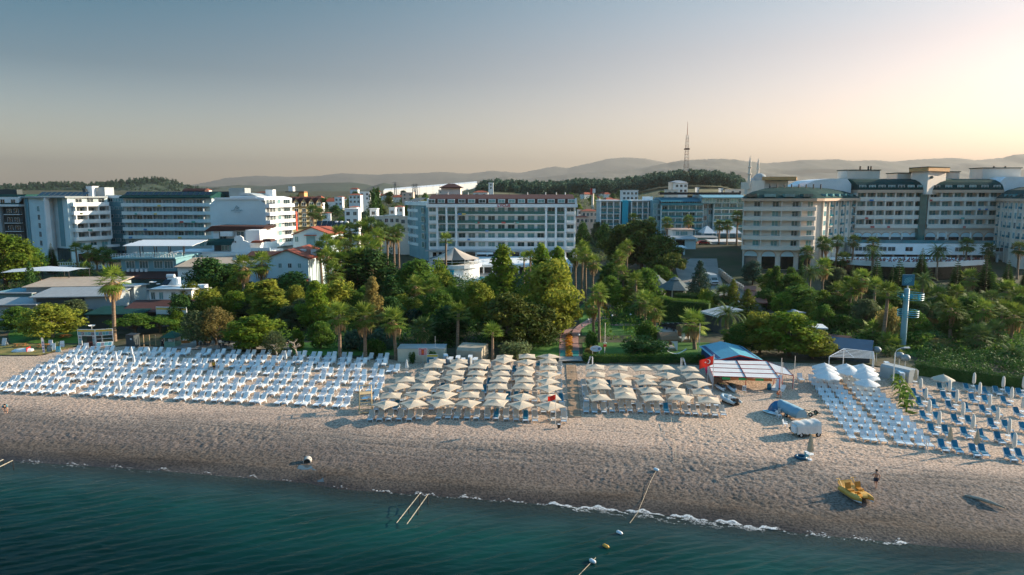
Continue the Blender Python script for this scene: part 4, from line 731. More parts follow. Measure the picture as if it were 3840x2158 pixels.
for k in range(2):B.part('roof_box', B.mb(F).bx(ww*.62+k*3, ww*.62+1.4+k*3, 6, 7.5, zr-2, zr-.2), STEELW)
B, F, ww, zb, ze, zr=gable('gabled_house', 'larger white house with red tile roof and teal door bay behind the palms', 1098, 1240, 214, 16, 880, 855, WALLB, ROOFR, True, ((.1, .88, 1.0, 1.6), (.1, .42, 1.0, 1.9), (.72, .88, .7, 1.2)));B.part('teal_bay', B.mb(F).bx(ww*.36, ww*.58, -.25, -.01, zb, ze-.4), WALLT);B.part('porch_roof', B.mb(F).bx(ww*.32, ww*.64, -1.1, -.26, ze-.38, ze-.1), ROOFR)
for k in range(6):B.part('solar_panel', B.mb(F).face([(ww*.45+k*1.7, 7, zr+.2), (ww*.45+1.6+k*1.7, 7, zr+.2), (ww*.45+1.6+k*1.7, 9, zr+1.8), (ww*.45+k*1.7, 9, zr+1.8)]), SOLAR)
for k in range(3):B.part('water_tank', B.mb(F).lathe([(0, 2.0), (.6, 1.9), (.75, 1.6), (.75, 0)], 10, (ww*.98+k*1.6, 9, zr-.2)), STEELW)
# dormered yellow hotel
B=Bld('hotel_building', 'yellow hotel with a row of pointed roof dormers behind palms', 1110, 292);zb=B.O.z;F, ww=fr(pt(1035, 288), pt(1210, 300));zt=zp(775, 292);B.part('wall', B.mb(F).bx(0, ww, 0, 14, zb-1, zt), WALLY);B.part('roof', B.mb(F).ext([(-1, zt), (4, zp(738, 294)), (10, zp(738, 294)), (14, zt)], -.5, ww+.5, 'x'), ROOFM)
for k in range(6):
 x=1.8+k*(ww-3)/5.2;d=B.part('dormer', B.mb(F).ext([(x-1.3, zt), (x+1.3, zt), (x+1.3, zt+1.2), (x, zt+3.4), (x-1.3, zt+1.2)], -1.2, 3, 'y'), WALLY);B.part('dormer_roof', B.mb(F).ext([(x-1.7, zt+1.1), (x, zt+3.7), (x+1.7, zt+1.1), (x, zt+3.3)], -1.6, 3, 'y'), ROOFM, d)
B.wins(F, [1.8+k*(ww-3)/5.2 for k in range(6)], [zt+.9, zp(790, 292), zp(808, 292), zp(826, 292), zp(844, 292)], 1.6, 1.4, -1.26, GLD);balconies(B, F, 0, ww, [zp(y, 292)for y in(797, 815, 833, 851)], 1.2, .6, WALLY)
B.part('roof_house', B.mb().bx(xp(1125, 300), xp(1145, 300), 300, 305, zt, zp(718, 300)), ORANGE);B.part('water_tanks', B.mb().bx(xp(1087, 300), xp(1104, 300), 300, 303, zp(718, 300), zp(700, 300)), STEELW);B.part('tank_deck', B.mb().bx(xp(1075, 299), xp(1145, 299), 299, 305, zp(722, 300), zp(719, 300)), DARK)
# ---------------- white and turquoise hotel, and the teal hotel next to it
B=Bld('hotel_building', 'white balconied hotel with a bright turquoise stair panel', 2330, 300);zb=B.O.z;
for i, (a, b_, n)in enumerate(((2250, 2322, 3), (2365, 2447, 4))):
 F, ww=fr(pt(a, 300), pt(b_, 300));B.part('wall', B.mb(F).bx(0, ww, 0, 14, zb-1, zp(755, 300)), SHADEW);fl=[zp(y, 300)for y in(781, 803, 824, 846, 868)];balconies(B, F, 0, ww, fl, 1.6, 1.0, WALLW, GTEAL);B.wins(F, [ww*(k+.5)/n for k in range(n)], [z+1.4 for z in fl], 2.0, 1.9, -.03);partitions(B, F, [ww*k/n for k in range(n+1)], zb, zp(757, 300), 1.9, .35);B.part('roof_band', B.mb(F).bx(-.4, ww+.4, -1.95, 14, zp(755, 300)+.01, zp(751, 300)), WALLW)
B.part('turquoise_panel', B.mb().bx(xp(2331, 299), xp(2353, 299), 298, 312, zb-1, zp(752, 299)), TURQ);B.part('stair_wall', B.mb().bx(xp(2322, 300.5), xp(2365, 300.5), 300.5, 312, zb-1, zp(757, 300)), WALLT);B.part('roof_house', B.mb().bx(xp(2412, 306), xp(2446, 306), 306, 310, zp(751, 300), zp(738, 306)), WALLW)
B=Bld('hotel_building', 'long turquoise-shaded hotel with blue sheet roof beyond the street', 2620, 292);zb=B.O.z
for i, (a, b_, n, yt, fl0)in enumerate(((2447, 2477, 2, 752, 786), (2477, 2632, 6, 768, 795), (2632, 2672, 2, 763, 786), (2672, 2786, 4, 763, 786))):
 Yq=292+(i%2)*-1.5;F, ww=fr(pt(a, Yq), pt(b_, Yq));B.part('wall', B.mb(F).bx(0, ww, 0, 16, zb-1, zp(yt, Yq)), WALLT);fl=[zp(fl0+22.5*k, Yq)for k in range(4)]
 if i in(1, 3):balconies(B, F, 0, ww, fl, 1.5, 1.0, WALLB, GTEAL);partitions(B, F, [ww*k/n for k in range(n+1)], zb, zp(yt, Yq), 1.45, .22, WALLB)
 B.wins(F, [ww*(k+.5)/n for k in range(n)], [z+1.4 for z in fl], min(2.2, ww/n*.7), 1.8, -.04)
F, ww=fr(pt(2474, 290), pt(2632, 290));B.part('roof', B.mb(F).ext([(-1.5, zp(757, 290)), (5, zp(741, 294)), (12, zp(741, 294)), (16, zp(757, 290))], 0, ww, 'x'), mat('roof_blue_sheet', (0.03, 0.17, 0.22), r=.5, v=.1, s=.6));balconies(B, F, 0, ww, [zp(770, 290)], 1.5, 1.0, WALLT, GTEAL);B.wins(F, [ww*(k+.5)/6 for k in range(6)], [zp(763, 290)], 2.0, 1.5, -.1, GLD);B.part('storey', B.mb(F).bx(0, ww, .02, 15, zp(769, 290), zp(757, 290)), WALLD)
F, ww=fr(pt(2628, 288), pt(2790, 288));B.part('roof', B.mb(F).ext([(-1.8, zp(742, 288)), (-1.5, zp(740, 288)), (5, zp(731, 290)), (14, zp(731, 290)), (16, zp(742, 288))], 0, ww, 'x'), mat('roof_paleblue', (0.22, 0.42, 0.48), r=.4, v=.08, s=.6, stretch=(8, 1, 1)));B.part('storey', B.mb(F).bx(0, ww, .5, 15, zp(764, 288), zp(742, 288)), WALLT);B.wins(F, [ww*(k+.5)/6 for k in range(6)], [zp(753, 288)], 2.4, 1.6, .45);B.part('solar_row', B.mb(F).bx(-ww*.9, ww, 6, 9, zp(731, 290), zp(722, 292)), SOLAR)
# ---------------- the big cream hotel with green barrel roofs
B=Bld('hotel_building', 'great cream hotel with green curved roofs, arcades and orange cornices', 3200, 214);zb=B.O.z
Yc=213.0;arc=[pt(2788, 216), pt(2850, 213.4), pt(2920, 212.4), pt(2990, 212.4), pt(3050, 213.6), pt(3076, 215.5), pt(3200, 238)];zt=zp(755, Yc, 2900)
B.part('wall', B.mb().ext(arc+[pt(3200, 262), pt(2788, 258)], zb-1, zt), WALLC)
def off(p, d, c=(xp(2950, 250), 250)):v=Vector((p[0]-c[0], p[1]-c[1]));v*=(1+d/v.length);return(c[0]+v.x, c[1]+v.y)
co=[off(p, 1.9)for p in arc];B.part('cornice', B.mb().ext(co+[pt(3206, 262), pt(2776, 258)], zt+.01, zp(745, Yc, 2900)), TAN)
zr0=zp(745, Yc, 2900)+.01;zr1=zp(701, 228, 2950);rows_=[]
for u, sh in((0, 0), (.30, .10), (.60, .24), (.85, .45), (1.0, .75)):
 cc=(xp(2960, 236), 238);rows_.append([(p[0]+(cc[0]-p[0])*sh, p[1]+(cc[1]-p[1])*sh, zr0+(zr1-zr0)*u)for p in co+[pt(3206, 262), pt(2776, 258)]])
m=B.mb();m.grid(rows_, close=True);m.face(rows_[-1]);B.part('roof', m, ROOFG)
fl=[zp(y, Yc, 2900)for y in(790, 826, 862, 898, 936)]
for z in fl:
 pl=[off(p, 1.5)for p in arc[:5]]+[arc[4], arc[3], arc[2], arc[1], arc[0]];B.part('balcony', B.mb().ext(pl, z-.15, z+1.1), WALLC)
for(i, u)in((0, .75), (1, .75), (2, .8), (3, .7)):
 F, ww=fr(arc[i], arc[i+1]);B.wins(F, [ww*u], [z+1.95 for z in fl], 1.75, 1.5, -.02, mull=1);B.part('partition', B.mb(F).bx(-.12, .12, -1.35, .3, fl[-1]+1.1, zt), WALLC)
F, ww=fr(arc[5], arc[6])
for k in range(6):
 x=ww*(k+.5)/6;B.wins(F, [x], [z+1.85-.12*k*0 for z in fl[:4]]+([fl[4]+1.9]if k>2 else[]), 1.8, 1.5 if k%2==0 else 2.1, -.05)
 if k%2:balconies(B, F, x-1.2, x+1.2, [z+.75 for z in fl[:4]], .6, .8, WALLC, GTEAL)
partitions(B, F, [ww*k/6 for k in range(7)], zb, zt, .55, .35, WALLC, 'pilaster')
def arches(B, F, xs, zbot, zspring, r_, y=-.05):
 for x in xs:
  pts=[(x+r_*math.cos(R(180-15*k)), zspring+r_*.85*math.sin(R(180-15*k)))for k in range(13)]
  a=B.part('arch_awning', B.mb(F).ext(pts, y-.25, y, 'y'), WALLB);B.part('arch_glazing', B.mb(F).bx(x-r_, x+r_, y-.1, y-.001, zbot, zspring-.01), GLD, a)
  ring=[(x+(r_+.3)*math.cos(R(180-15*k)), zspring+(r_*.85+.3)*math.sin(R(180-15*k)))for k in range(13)];m=B.mb(F)
  m.grid([[(p[0], y-.12, p[1])for p in pts], [(p[0], y-.12, p[1])for p in ring]]);m.grid([[(p[0], y-.12, p[1])for p in ring], [(p[0], y, p[1])for p in ring]]);B.part('arch_trim', m, TAN, a)
for i, u in((0, .5), (1, .5), (2, .5), (3, .5)):F, ww=fr(arc[i], arc[i+1]);arches(B, F, [ww*u], zb, zp(962, Yc, 2900), 2.0)
for i in range(4):
 F, ww=fr(co[i], co[i+1]);B.part('roof_window', B.mb(F).bx(ww*.5-1.6, ww*.5+1.6, .25, 2.2, zp(739, Yc, 2900), zp(728, Yc, 2900)), GLS)
F, ww=fr(co[5], co[6])
for k in range(5):B.part('roof_window', B.mb(F).bx(ww*(k+.6)/6-.7, ww*(k+.6)/6+.7, .6, 2.4, zp(738, Yc, 2900), zp(727, Yc, 2900)), GLS)
B.part('roof_tower', B.mb().bx(xp(2858, 232), xp(2945, 232), 232, 244, zr0, zp(676, 232)), WALLC);B.part('tower_cap', B.mb().ext([pt(2848, 231), pt(2880, 229), pt(2976, 229), pt(2978, 246), pt(2848, 246)], zp(676, 232), zp(664, 232)), ORANGE)
for k in range(8):p=2878+k*27;B.part('roof_vent', B.mb().tube([(xp(p, 226), 226, zr1-.8), (xp(p, 226), 226, zr1+.8)], .2, 6), DARK)
# straight wings
def wing(B, a, b_, Y, n, skip_last=False):
 F, ww=fr(pt(a, Y), pt(b_, Y));Z=lambda y:zp(y, Y, (a+b_)/2);z0=onY((a+b_)/2, Y).z
 B.part('wall', B.mb(F).bx(0, ww, 0, 18, z0-1, Z(724)), WALLC);B.part('cornice', B.mb(F).bx(-.2, ww+.2, -2.2, 18.2, Z(724)+.01, Z(713)), TAN)
 B.part('roof', B.mb(F).ext([(-2.1, Z(713)+.01), (-1.9, Z(705)), (-1.2, Z(694)), (0.2, Z(684)), (2.5, Z(675)), (6, Z(670)), (14, Z(670)), (18, Z(713)+.01)], -.1, ww+.1, 'x'), ROOFG)
 fl=[Z(y)for y in(754, 788, 821, 855)];balconies(B, F, 0, ww, fl, 1.7, 1.3, WALLC);xs=[ww*(k+.5)/n for k in range(n)];B.wins(F, [x+.3 for x in xs], [z+1.95 for z in fl], 2.1, 1.55, -.03);partitions(B, F, [ww*k/n for k in range(n+1)], fl[-1]+1.31, Z(724), 1.65, .5, WALLC)
 B.wins(F, xs, [Z(701)], 2.1, .95, -1.75, name='dormer_window');arches(B, F, xs, z0, Z(889), 1.75, -.3);B.part('arcade_wall', B.mb(F).bx(0, ww, -.29, -.01, Z(912), Z(860)), WALLC);return F, ww, Z
wing(B, 3196, 3446, 238, 7);wing(B, 3464, 3732, 238, 6)
B.part('glass_stair', B.mb().bx(xp(3442, 236), xp(3468, 236), 236, 242, zb-1, zp(725, 236, 3450)), GRAIL)
B.part('tower', B.mb().ext([pt(3402, 243), pt(3463, 234), pt(3530, 240), pt(3530, 252), pt(3402, 252)], zp(730, 236, 3450), zp(644, 238, 3450)), WALLC);B.part('tower_cornice', B.mb().ext([pt(3392, 243), pt(3463, 232.6), pt(3542, 239), pt(3542, 253), pt(3392, 253)], zp(644, 238, 3450)+.01, zp(630, 238, 3450)), ORANGE);B.part('tower_roof', B.mb().ext([pt(3391, 243), pt(3463, 232.3), pt(3543, 239), pt(3543, 253.2), pt(3391, 253.2)], zp(630, 238, 3450)+.01, zp(627.5, 238, 3450)), ROOFG)
for p, y_ in((3449, 240.2), (3473, 235.2)):B.part('oculus', B.mb().tube([(xp(p, y_), y_-.8, zp(666, y_)), (xp(p, y_), y_+.6, zp(666, y_))], .5, 10), GLD)
for a, b_, y0_ in((3162, 3284, 640), (3665, 3806, 632), (3350, 3400, 651), (3530, 3580, 646)):
 B.part('roof_house', B.mb().bx(xp(a, 246), xp(b_, 246), 246, 253, zp(672, 240, 3400), zp(y0_, 246, 3400)), WALLC);B.part('roof_house_cap', B.mb().bx(xp(a, 246)-.3, xp(b_, 246)+.3, 245.7, 253.3, zp(y0_, 246, 3400)+.01, zp(y0_-3, 246, 3400)), ROOFG)
for p in(3210, 3250, 3240, 3705, 3747):B.part('chimney', B.mb().tube([(xp(p, 248), 248, zp(640, 248, 3400)), (xp(p, 248), 248, zp(624, 248, 3400))], .28, 8), DARK)
B.part('end_gable', B.mb().ext([(xp(3010, 236), zp(700, 236)), (xp(3060, 236), zp(676, 236)), (xp(3110, 236), zp(670, 236)), (xp(3180, 236), zp(670, 236)), (xp(3196, 236), zp(690, 236)), (xp(3198, 236), zp(724, 236)), (xp(3010, 236), zp(724, 236))], 239, 255, 'y'), WALLW)
# end block at the picture edge, bent towards the viewer
arc2=[pt(3734, 236), pt(3775, 224), pt(3830, 214), pt(3960, 210)];zt2=zp(756, 222, 3800);B.part('wall', B.mb().ext(arc2+[pt(3960, 256), pt(3734, 256)], zb-1, zt2), WALLC);co2=[off(p, 1.6, (xp(3900, 245), 245))for p in arc2];B.part('cornice', B.mb().ext(co2+[pt(3970, 256), pt(3728, 256)], zt2+.01, zp(745, 222, 3800)), TAN)
z0_, z1_=zp(745, 222, 3800)+.01, zp(697, 228, 3800);rows_=[]
for u, sh in((0, 0), (.35, .10), (.65, .24), (.9, .5), (1, .8)):cc=(xp(3900, 240), 242);rows_.append([(p[0]+(cc[0]-p[0])*sh, p[1]+(cc[1]-p[1])*sh, z0_+(z1_-z0_)*u)for p in co2+[pt(3970, 256), pt(3728, 256)]])
m=B.mb();m.grid(rows_, close=True);m.face(rows_[-1]);B.part('roof', m, ROOFG)
for i in range(3):
 F, ww=fr(arc2[i], arc2[i+1]);n=3 if i<2 else 5;xs=[ww*(k+.5)/n for k in range(n)];zs=[zp(y, 222, 3800)for y in(773, 809, 845, 882, 922)];B.wins(F, xs, zs, 1.4, 1.8, -.05);partitions(B, F, [ww*k/n for k in range(n+1)], zb, zt2, .45, .3, WALLC, 'pilaster')
 for x in xs[::2]:balconies(B, F, x-.9, x+.9, [z-1.0 for z in zs], .55, .85, WALLC, GTEAL)
 F2, w2_=fr(co2[i], co2[i+1])
 for k in range(n):B.part('roof_window', B.mb(F2).bx(w2_*(k+.5)/n-.6, w2_*(k+.5)/n+.6, .6, 2.3, zp(738, 222, 3800), zp(729, 222, 3800)), GLS)
B.part('end_gable', B.mb().ext([(xp(3722, 238), zp(724, 238, 3700)), (xp(3732, 238), zp(690, 238, 3700)), (xp(3760, 238), zp(664, 238, 3700)), (xp(3960, 238), zp(662, 238, 3700)), (xp(3960, 238), zp(724, 238, 3700))], 239, 254, 'y'), WALLW)
# its terraces towards the garden
B=Bld('hotel_terrace', 'long white terrace wall with dark windows below the arcades', 3450, 224, 'terrace');zb=B.O.z;zt=zp(914, 224, 3450);F, ww=fr(pt(3205, 226), pt(3735, 222));B.part('wall', B.mb(F).bx(0, ww, 0, 12, zp(956, 224, 3450), zt), WALLW);B.part('rail', B.mb(F).bx(0, ww, -.05, .05, zt+.01, zt+1.1), GTEAL);B.part('undercroft', B.mb(F).bx(.3, ww-.3, 2.5, 12, zb-2, zp(956, 224, 3450)-.01), WALLD);B.wins(F, [1.5, 4, 9.2, 12, 17.5, 28, 33, 36.5, 42.5, 45.5], [zp(935, 224, 3450)], 2.3, 1.3, -.05, GLD)  # undercroft coloured dark to stand in for shade below the terrace
for k in range(12):B.part('column', B.mb(F).bx(1+k*4.1, 1.5+k*4.1, 1.8, 2.4, zb-2, zp(956, 224, 3450)-.02), WALLW)
for k in range(6):U=[(3288, 0), (3338, 0), (3382, 0), (3517, 0), (3548, 0), (3640, 0)][k];p=Vector((xp(U[0], 228), 228, zt));put(U_cv, p, 0, 1.3, f'furled white parasol on the hotel terrace, {nth(k + 1)} from the palm end', 'furled parasols on the hotel terrace')
B=Bld('lower_terrace', 'curved lower terrace edge with white parapet in the palm garden', 3400, 196, 'terrace');zt=zp(983, 198, 3400);c=(xp(3400, 240), 245);m=B.mb();arcp=[pt(p, 206-9*math.sin((p-3170)/560*math.pi))for p in range(3170, 3740, 38)]
m.grid([[(*p, zt)for p in arcp], [(*p, zt-1.5)for p in arcp]]);m.grid([[(p[0], p[1]+.4, zt)for p in arcp], [(*p, zt)for p in arcp]]);m.grid([[(p[0], 224, zt-.9)for p in arcp], [(p[0], p[1]+.4, zt-.9)for p in arcp]]);m.grid([[(p[0], p[1]+.4, zt-.9)for p in arcp], [(p[0], p[1]+.4, zt)for p in arcp]]);B.part('parapet', m, WALLW)
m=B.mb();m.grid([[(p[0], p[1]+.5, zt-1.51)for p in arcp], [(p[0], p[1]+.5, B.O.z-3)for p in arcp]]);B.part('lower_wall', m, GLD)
TM=thing('terrace_table', '', 'table', group='tables on the lower terrace');q=MB();q.box((0, 0, .72), (1.0, 1.0, .06));q.bx(-.06, .06, -.06, .06, 0, .69);q.build('table_top', STEELW, TM)
for k in range(4):qq=MB();qq.bx(-.22, .22, -.22, .22, .40, .46);qq.bx(-.22, .22, .18, .22, .46, .9);qq.bx(-.2, -.15, -.2, .2, 0, .4);qq.bx(.15, .2, -.2, .2, 0, .4);o=qq.build('chair', mat('chair_red', (0.30, 0.10, 0.09), r=.6, v=.2, s=2)if k==0 else bpy.data.materials['chair_red'], TM);o.location=(.85*math.cos(k*1.57), .85*math.sin(k*1.57), 0);o.rotation_euler=(0, 0, k*1.57-1.57)
for k in range(34):
 px=3190+(k%17)*31+(k//17)*14;Y=203+(k//17)*7;put(TM, (xp(px, Y), Y+2, zt-.9), R(k*23), label=f'dining table with chairs, {nth(k % 17 + 1)} along the {"front" if k < 17 else "rear"} row of the shaded lower terrace')
# towels, wall air-conditioners: the small irregularities of lived-in fronts
TW=[mat('towel_%d'%k, c, r=.9, v=.1, s=4)for k, c in enumerate(((.55, .10, .08), (.08, .25, .5), (.75, .6, .2), (.7, .7, .68), (.1, .4, .35)))];tr_=random.Random(31)
for nm, px0, px1, Y, ys, n in(('LYCUS', 1720, 2040, 243.4, (802, 834, 865, 897), 9), ('long teal', 480, 790, 250.3, (770, 801, 831, 860, 890), 10), ('great cream', 3200, 3720, 236.1, (750, 784, 817, 850), 12), ('angular', 290, 400, 243.5, (800, 832, 862), 4)):
 R0=next(o for o in COL.objects if o.name.startswith('hotel_building')and nm in o['label'])
 for k in range(n):
  px=tr_.uniform(px0, px1);y=tr_.choice(ys);Yq=Y if nm!='angular' else 236+(px-262)/150*13;p=atY(px, y, Yq)-R0.location;w_=tr_.uniform(.35, .7);MB().bx(-w_, w_, -.04, .0, -.45, .1).build('towel', tr_.choice(TW), R0).location=p

# ================================================================ trees, palms, shrubs
def leafmat(name, c, c2, orand=.25, trans=.45, s=.5):return mat(name, c, r=.65, c2=c2, s=s, detail=2, orand=orand, trans=trans, spec=.1)
LF={'bright':leafmat('leaves_bright', (0.0938, 0.188, 0.0175), (0.25, 0.312, 0.0375)), 'yellow':leafmat('leaves_yellow', (0.14, 0.19, 0.025), (0.34, 0.34, 0.05)),
      'mid':leafmat('leaves_mid', (0.05, 0.135, 0.02), (0.155, 0.25, 0.04)), 'dark':leafmat('leaves_dark', (0.022, 0.07, 0.018), (0.075, 0.155, 0.035), trans=.22),
      'khaki':leafmat('leaves_khaki', (0.213, 0.175, 0.0562), (0.375, 0.3, 0.1)), 'olive':leafmat('leaves_olive', (0.0813, 0.125, 0.0562), (0.175, 0.213, 0.0938)),
      'pine':leafmat('needles_pine', (0.0375, 0.0775, 0.015), (0.163, 0.175, 0.03), trans=.2), 'gold':leafmat('needles_gold', (0.1, 0.15, 0.015), (0.275, 0.275, 0.0312), trans=.2),
      'blue':leafmat('leaves_bluegreen', (0.03, 0.075, 0.0525), (0.075, 0.138, 0.0875), trans=.2), 'rust':leafmat('leaves_rust', (0.275, 0.15, 0.0375), (0.4, 0.237, 0.0625))}
BARK=mat('bark', (0.16, 0.115, 0.08), r=.9, v=.3, s=3, bump=.4, bs=12, stretch=(1, 1, .3));BARKP=mat('pale_bark', (0.40, 0.34, 0.27), r=.85, v=.2, s=3)
PTRK=mat('palm_bark', (0.24, 0.165, 0.11), r=.9, v=.3, s=2, bump=.4, bs=8, stretch=(1, 1, 4));PLEAF=leafmat('palm_fronds', (0.0875, 0.163, 0.0225), (0.237, 0.288, 0.05), orand=.3, trans=.3)
PDARK=leafmat('palm_fronds_dark', (0.05, 0.106, 0.03), (0.138, 0.188, 0.05), orand=.25, trans=.25);PDEAD=leafmat('dead_fronds', (0.275, 0.175, 0.0813), (0.45, 0.312, 0.163), orand=.25, trans=.2)
nr=np.random.default_rng(12)
def leaves(clumps, per, size, flat=.75, upb=.25):
 """many small leaf faces through the volume of each clump: (x, y, z, rx, rz)"""
 VV=[]
 for cx, cy, cz, rx, rz in clumps:
  n=int(per*(rx*rx*rz)**.45);d=nr.normal(size=(n, 3));d/=np.linalg.norm(d, axis=1)[:, None]
  rad=nr.uniform(.25, 1.0, n)**.45*(1+.16*np.sin(d[:, 0]*7+cx)*np.cos(d[:, 1]*6+cy)+nr.normal(0, .07, n));P=np.stack([cx+d[:, 0]*rad*rx, cy+d[:, 1]*rad*rx, cz+d[:, 2]*rad*rz], 1)
  nn=d*flat+nr.normal(size=(n, 3))*.65+np.array([0, 0, upb]);nn/=np.linalg.norm(nn, axis=1)[:, None]
  a=np.cross(nn, nr.normal(size=(n, 3)));a/=np.linalg.norm(a, axis=1)[:, None];b_=np.cross(nn, a)
  sz=size*nr.uniform(.55, 1.35, n)[:, None]
  VV.append(np.stack([P-a*sz, P-b_*sz*.55+nn*sz*.1, P+a*sz, P+b_*sz*.55+nn*sz*.1], 1).reshape(-1, 3))
 V=np.concatenate(VV);return V, np.arange(len(V)).reshape(-1, 4)
def tree_proto(name, leaf, shape, seed, H=10.0, W=8.0, bark=BARK, per=120, size=.24, sparse=False):
 rs=random.Random(seed);root=thing(name, '', 'tree');tb=MB();cl=[]
 if shape=='round':
  z0=H*.10;tb.tube([(0, 0, -.3), (rs.uniform(-.1, .1), .05, H*.2), (rs.uniform(-.3, .3), rs.uniform(-.3, .3), H*.55)], [.26, .2, .08], 7)
  for k in range(26):
   a=k*2.4+rs.uniform(-.4, .4);u=(k+.5)/26;z=z0+(H-z0)*(.12+.80*u);e=math.sin(math.pi*min(1, .18+.80*u))**.7
   rr=W/2*e*rs.uniform(.35, .80);r_=W*rs.uniform(.13, .22);cl.append((rr*math.cos(a), rr*math.sin(a), z, r_, r_*rs.uniform(.65, .9)))
 elif shape=='tall':
  z0=H*.15;tb.tube([(0, 0, -.3), (.1, 0, H*.5), (0, .1, H*.9)], [.25, .15, .04], 7)
  for k in range(26):
   a=k*2.4;u=(k+.5)/26;z=z0+(H-z0)*(.05+.90*u);e=(1-u)**.55*min(1, .55+u*2)
   rr=W/2*e*rs.uniform(.2, .75);r_=W*rs.uniform(.13, .19)*(1.1-.45*u);cl.append((rr*math.cos(a), rr*math.sin(a), z, r_, r_*1.3))
 elif shape=='cone':
  tb.tube([(0, 0, -.3), (0, 0, H*.8)], [.2, .04], 6)
  for k in range(34):
   a=k*2.4;u=(k+.5)/34;z=H*(.04+.90*u);rr=W/2*(1-u)**.85*rs.uniform(.5, .85);r_=W*(.17*(1-u)+.055);cl.append((rr*math.cos(a), rr*math.sin(a), z, r_, r_*1.2))
 elif shape=='column':
  tb.tube([(0, 0, -.3), (0, 0, H*.8)], [.2, .04], 6)
  for k in range(20):
   u=(k+.5)/20;e=math.sin(math.pi*(.12+.85*u))**.6;cl.append((rs.uniform(-.15, .15)*W, rs.uniform(-.15, .15)*W, H*(.05+.9*u), W*.36*e, W*.5*e))
 elif shape=='spread':
  tb.tube([(0, 0, -.3), (.2, 0, H*.25), (-.2, .3, H*.5)], [.28, .2, .1], 7)
  for k in range(22):
   a=k*2.4+rs.uniform(-.3, .3);rr=W/2*math.sqrt((k+.5)/22)*.85;z=H*(.80-.30*(rr/(W/2))**2+rs.uniform(-.1, .07));r_=W*rs.uniform(.10, .17);cl.append((rr*math.cos(a), rr*math.sin(a), z, r_, r_*.62))
 elif shape=='bush':
  for k in range(14):
   a=k*2.4;rr=W/2*rs.uniform(.1, .72);z=H*rs.uniform(.25, .78)*(1-.3*rr/(W/2));r_=W*rs.uniform(.15, .24);cl.append((rr*math.cos(a), rr*math.sin(a), z, r_, min(r_, H*.33)))
  for k in range(4):tb.tube([(0, 0, -.2), (W*.2*math.cos(k*1.6), W*.2*math.sin(k*1.6), H*.5)], [.07, .03], 4)
 if shape in('round', 'spread', 'tall'):
  for c in cl[::2]:tb.tube([(0, 0, min(c[2]*.45, H*.35)), (c[0]*.45, c[1]*.45, c[2]*.72), (c[0]*.9, c[1]*.9, c[2])], [.11, .07, .025], 5, cap=False)
 V, F=leaves(cl, per, size);tb.build('trunk', bark, root, smooth=True);ob('crown', np_mesh('crown', V, F, LF[leaf], smooth=False), root)
 return root, H, W
def palm_crown(n, reach, droop, seed, lo=-45):
 rs=random.Random(seed);c=MB()
 for k in range(n):
  az=k*2.39996+rs.uniform(-.15, .15);u=(k+.5)/n;el=R(82-(82-lo)*u**.85+rs.uniform(-7, 7));L_=reach*rs.uniform(.85, 1.08)
  h=Vector((math.cos(az), math.sin(az), 0));up=Vector((0, 0, 1));d=h*math.cos(el)+up*math.sin(el);sd=Vector((-h.y, h.x, 0))
  p1=d*L_*.50+up*(-droop*.12);nrm=sd.cross(d).normalized()
  c.face([sd*.03, -sd*.03, p1-sd*.02, p1+sd*.02])
  m_=10
  for j in range(m_):
   t_=(j-(m_-1)/2)/((m_-1)/2);a=t_*R(98);fd=d*math.cos(a)+sd*math.sin(a);ln=L_*.56*(1-.22*abs(t_))*rs.uniform(.88, 1.05)
   tip=p1+fd*ln-up*droop*(.25+.25*abs(t_))*L_*.3-nrm*abs(t_)*.18*0;mid=p1+fd*ln*.55-up*droop*.05*L_;w=Vector(sd*math.cos(a)-d*math.sin(a))*(ln*.085)
   c.face([p1, mid+w, tip, mid-w])
 return c
def dead_skirt(n, ln, seed):
 rs=random.Random(seed);c=MB()
 for k in range(n):
  az=k*2.4;h=Vector((math.cos(az), math.sin(az), 0));sd=Vector((-h.y, h.x, 0));l=ln*rs.uniform(.5, 1.15);z0=rs.uniform(-1.1, .1);o=rs.uniform(.55, 1.25)
  a=h*.15+Vector((0, 0, z0));m_=h*o+Vector((0, 0, z0-l*.35));e=h*(o*.8)+Vector((0, 0, z0-l))
  c.face([a, m_+sd*.17, e+sd*.05, e-sd*.06, m_-sd*.15])
 return c
def palm_proto(name, seed, leaf, n=38, reach=2.5, droop=.9, skirt=26, lean=.0, trunk=.24, lo=-45):
 root=thing(name, '', 'palm');rs=random.Random(seed)
 t_=MB();t_.tube([(0, 0, -.3), (0, 0, .4), (lean*.3, 0, 3), (lean*.7, 0, 6.5), (lean, 0, 10)], [trunk*1.7, trunk*1.25, trunk, trunk*.9, trunk*.85], 8);t_.build('trunk', PTRK, root, smooth=True)
 o=palm_crown(n, reach, droop, seed, lo).build('crown', leaf, root);o.location=(lean, 0, 10)
 if skirt:k=dead_skirt(skirt, 1.9, seed).build('dead_fronds', PDEAD, root);k.location=(lean, 0, 10)
 return root
def put_palm(root, base, h, s, rz, label, group):
 r=put(root, base, rz, s, label, group)
 for ch in r.children:
  if ch.name.startswith('trunk'):ch.scale=(1, 1, h/s/10)
  else:ch.location.z=h/s
 return r
FP=[palm_proto('fan_palm', 3, PLEAF, 32, 2.5, .75, 46, .35), palm_proto('fan_palm', 5, PLEAF, 30, 2.4, 1.0, 20, -.25), palm_proto('fan_palm', 8, PDARK, 36, 2.4, .9, 12, .1), palm_proto('fan_palm', 11, PLEAF, 30, 2.2, .6, 0, .2, lo=-25)]
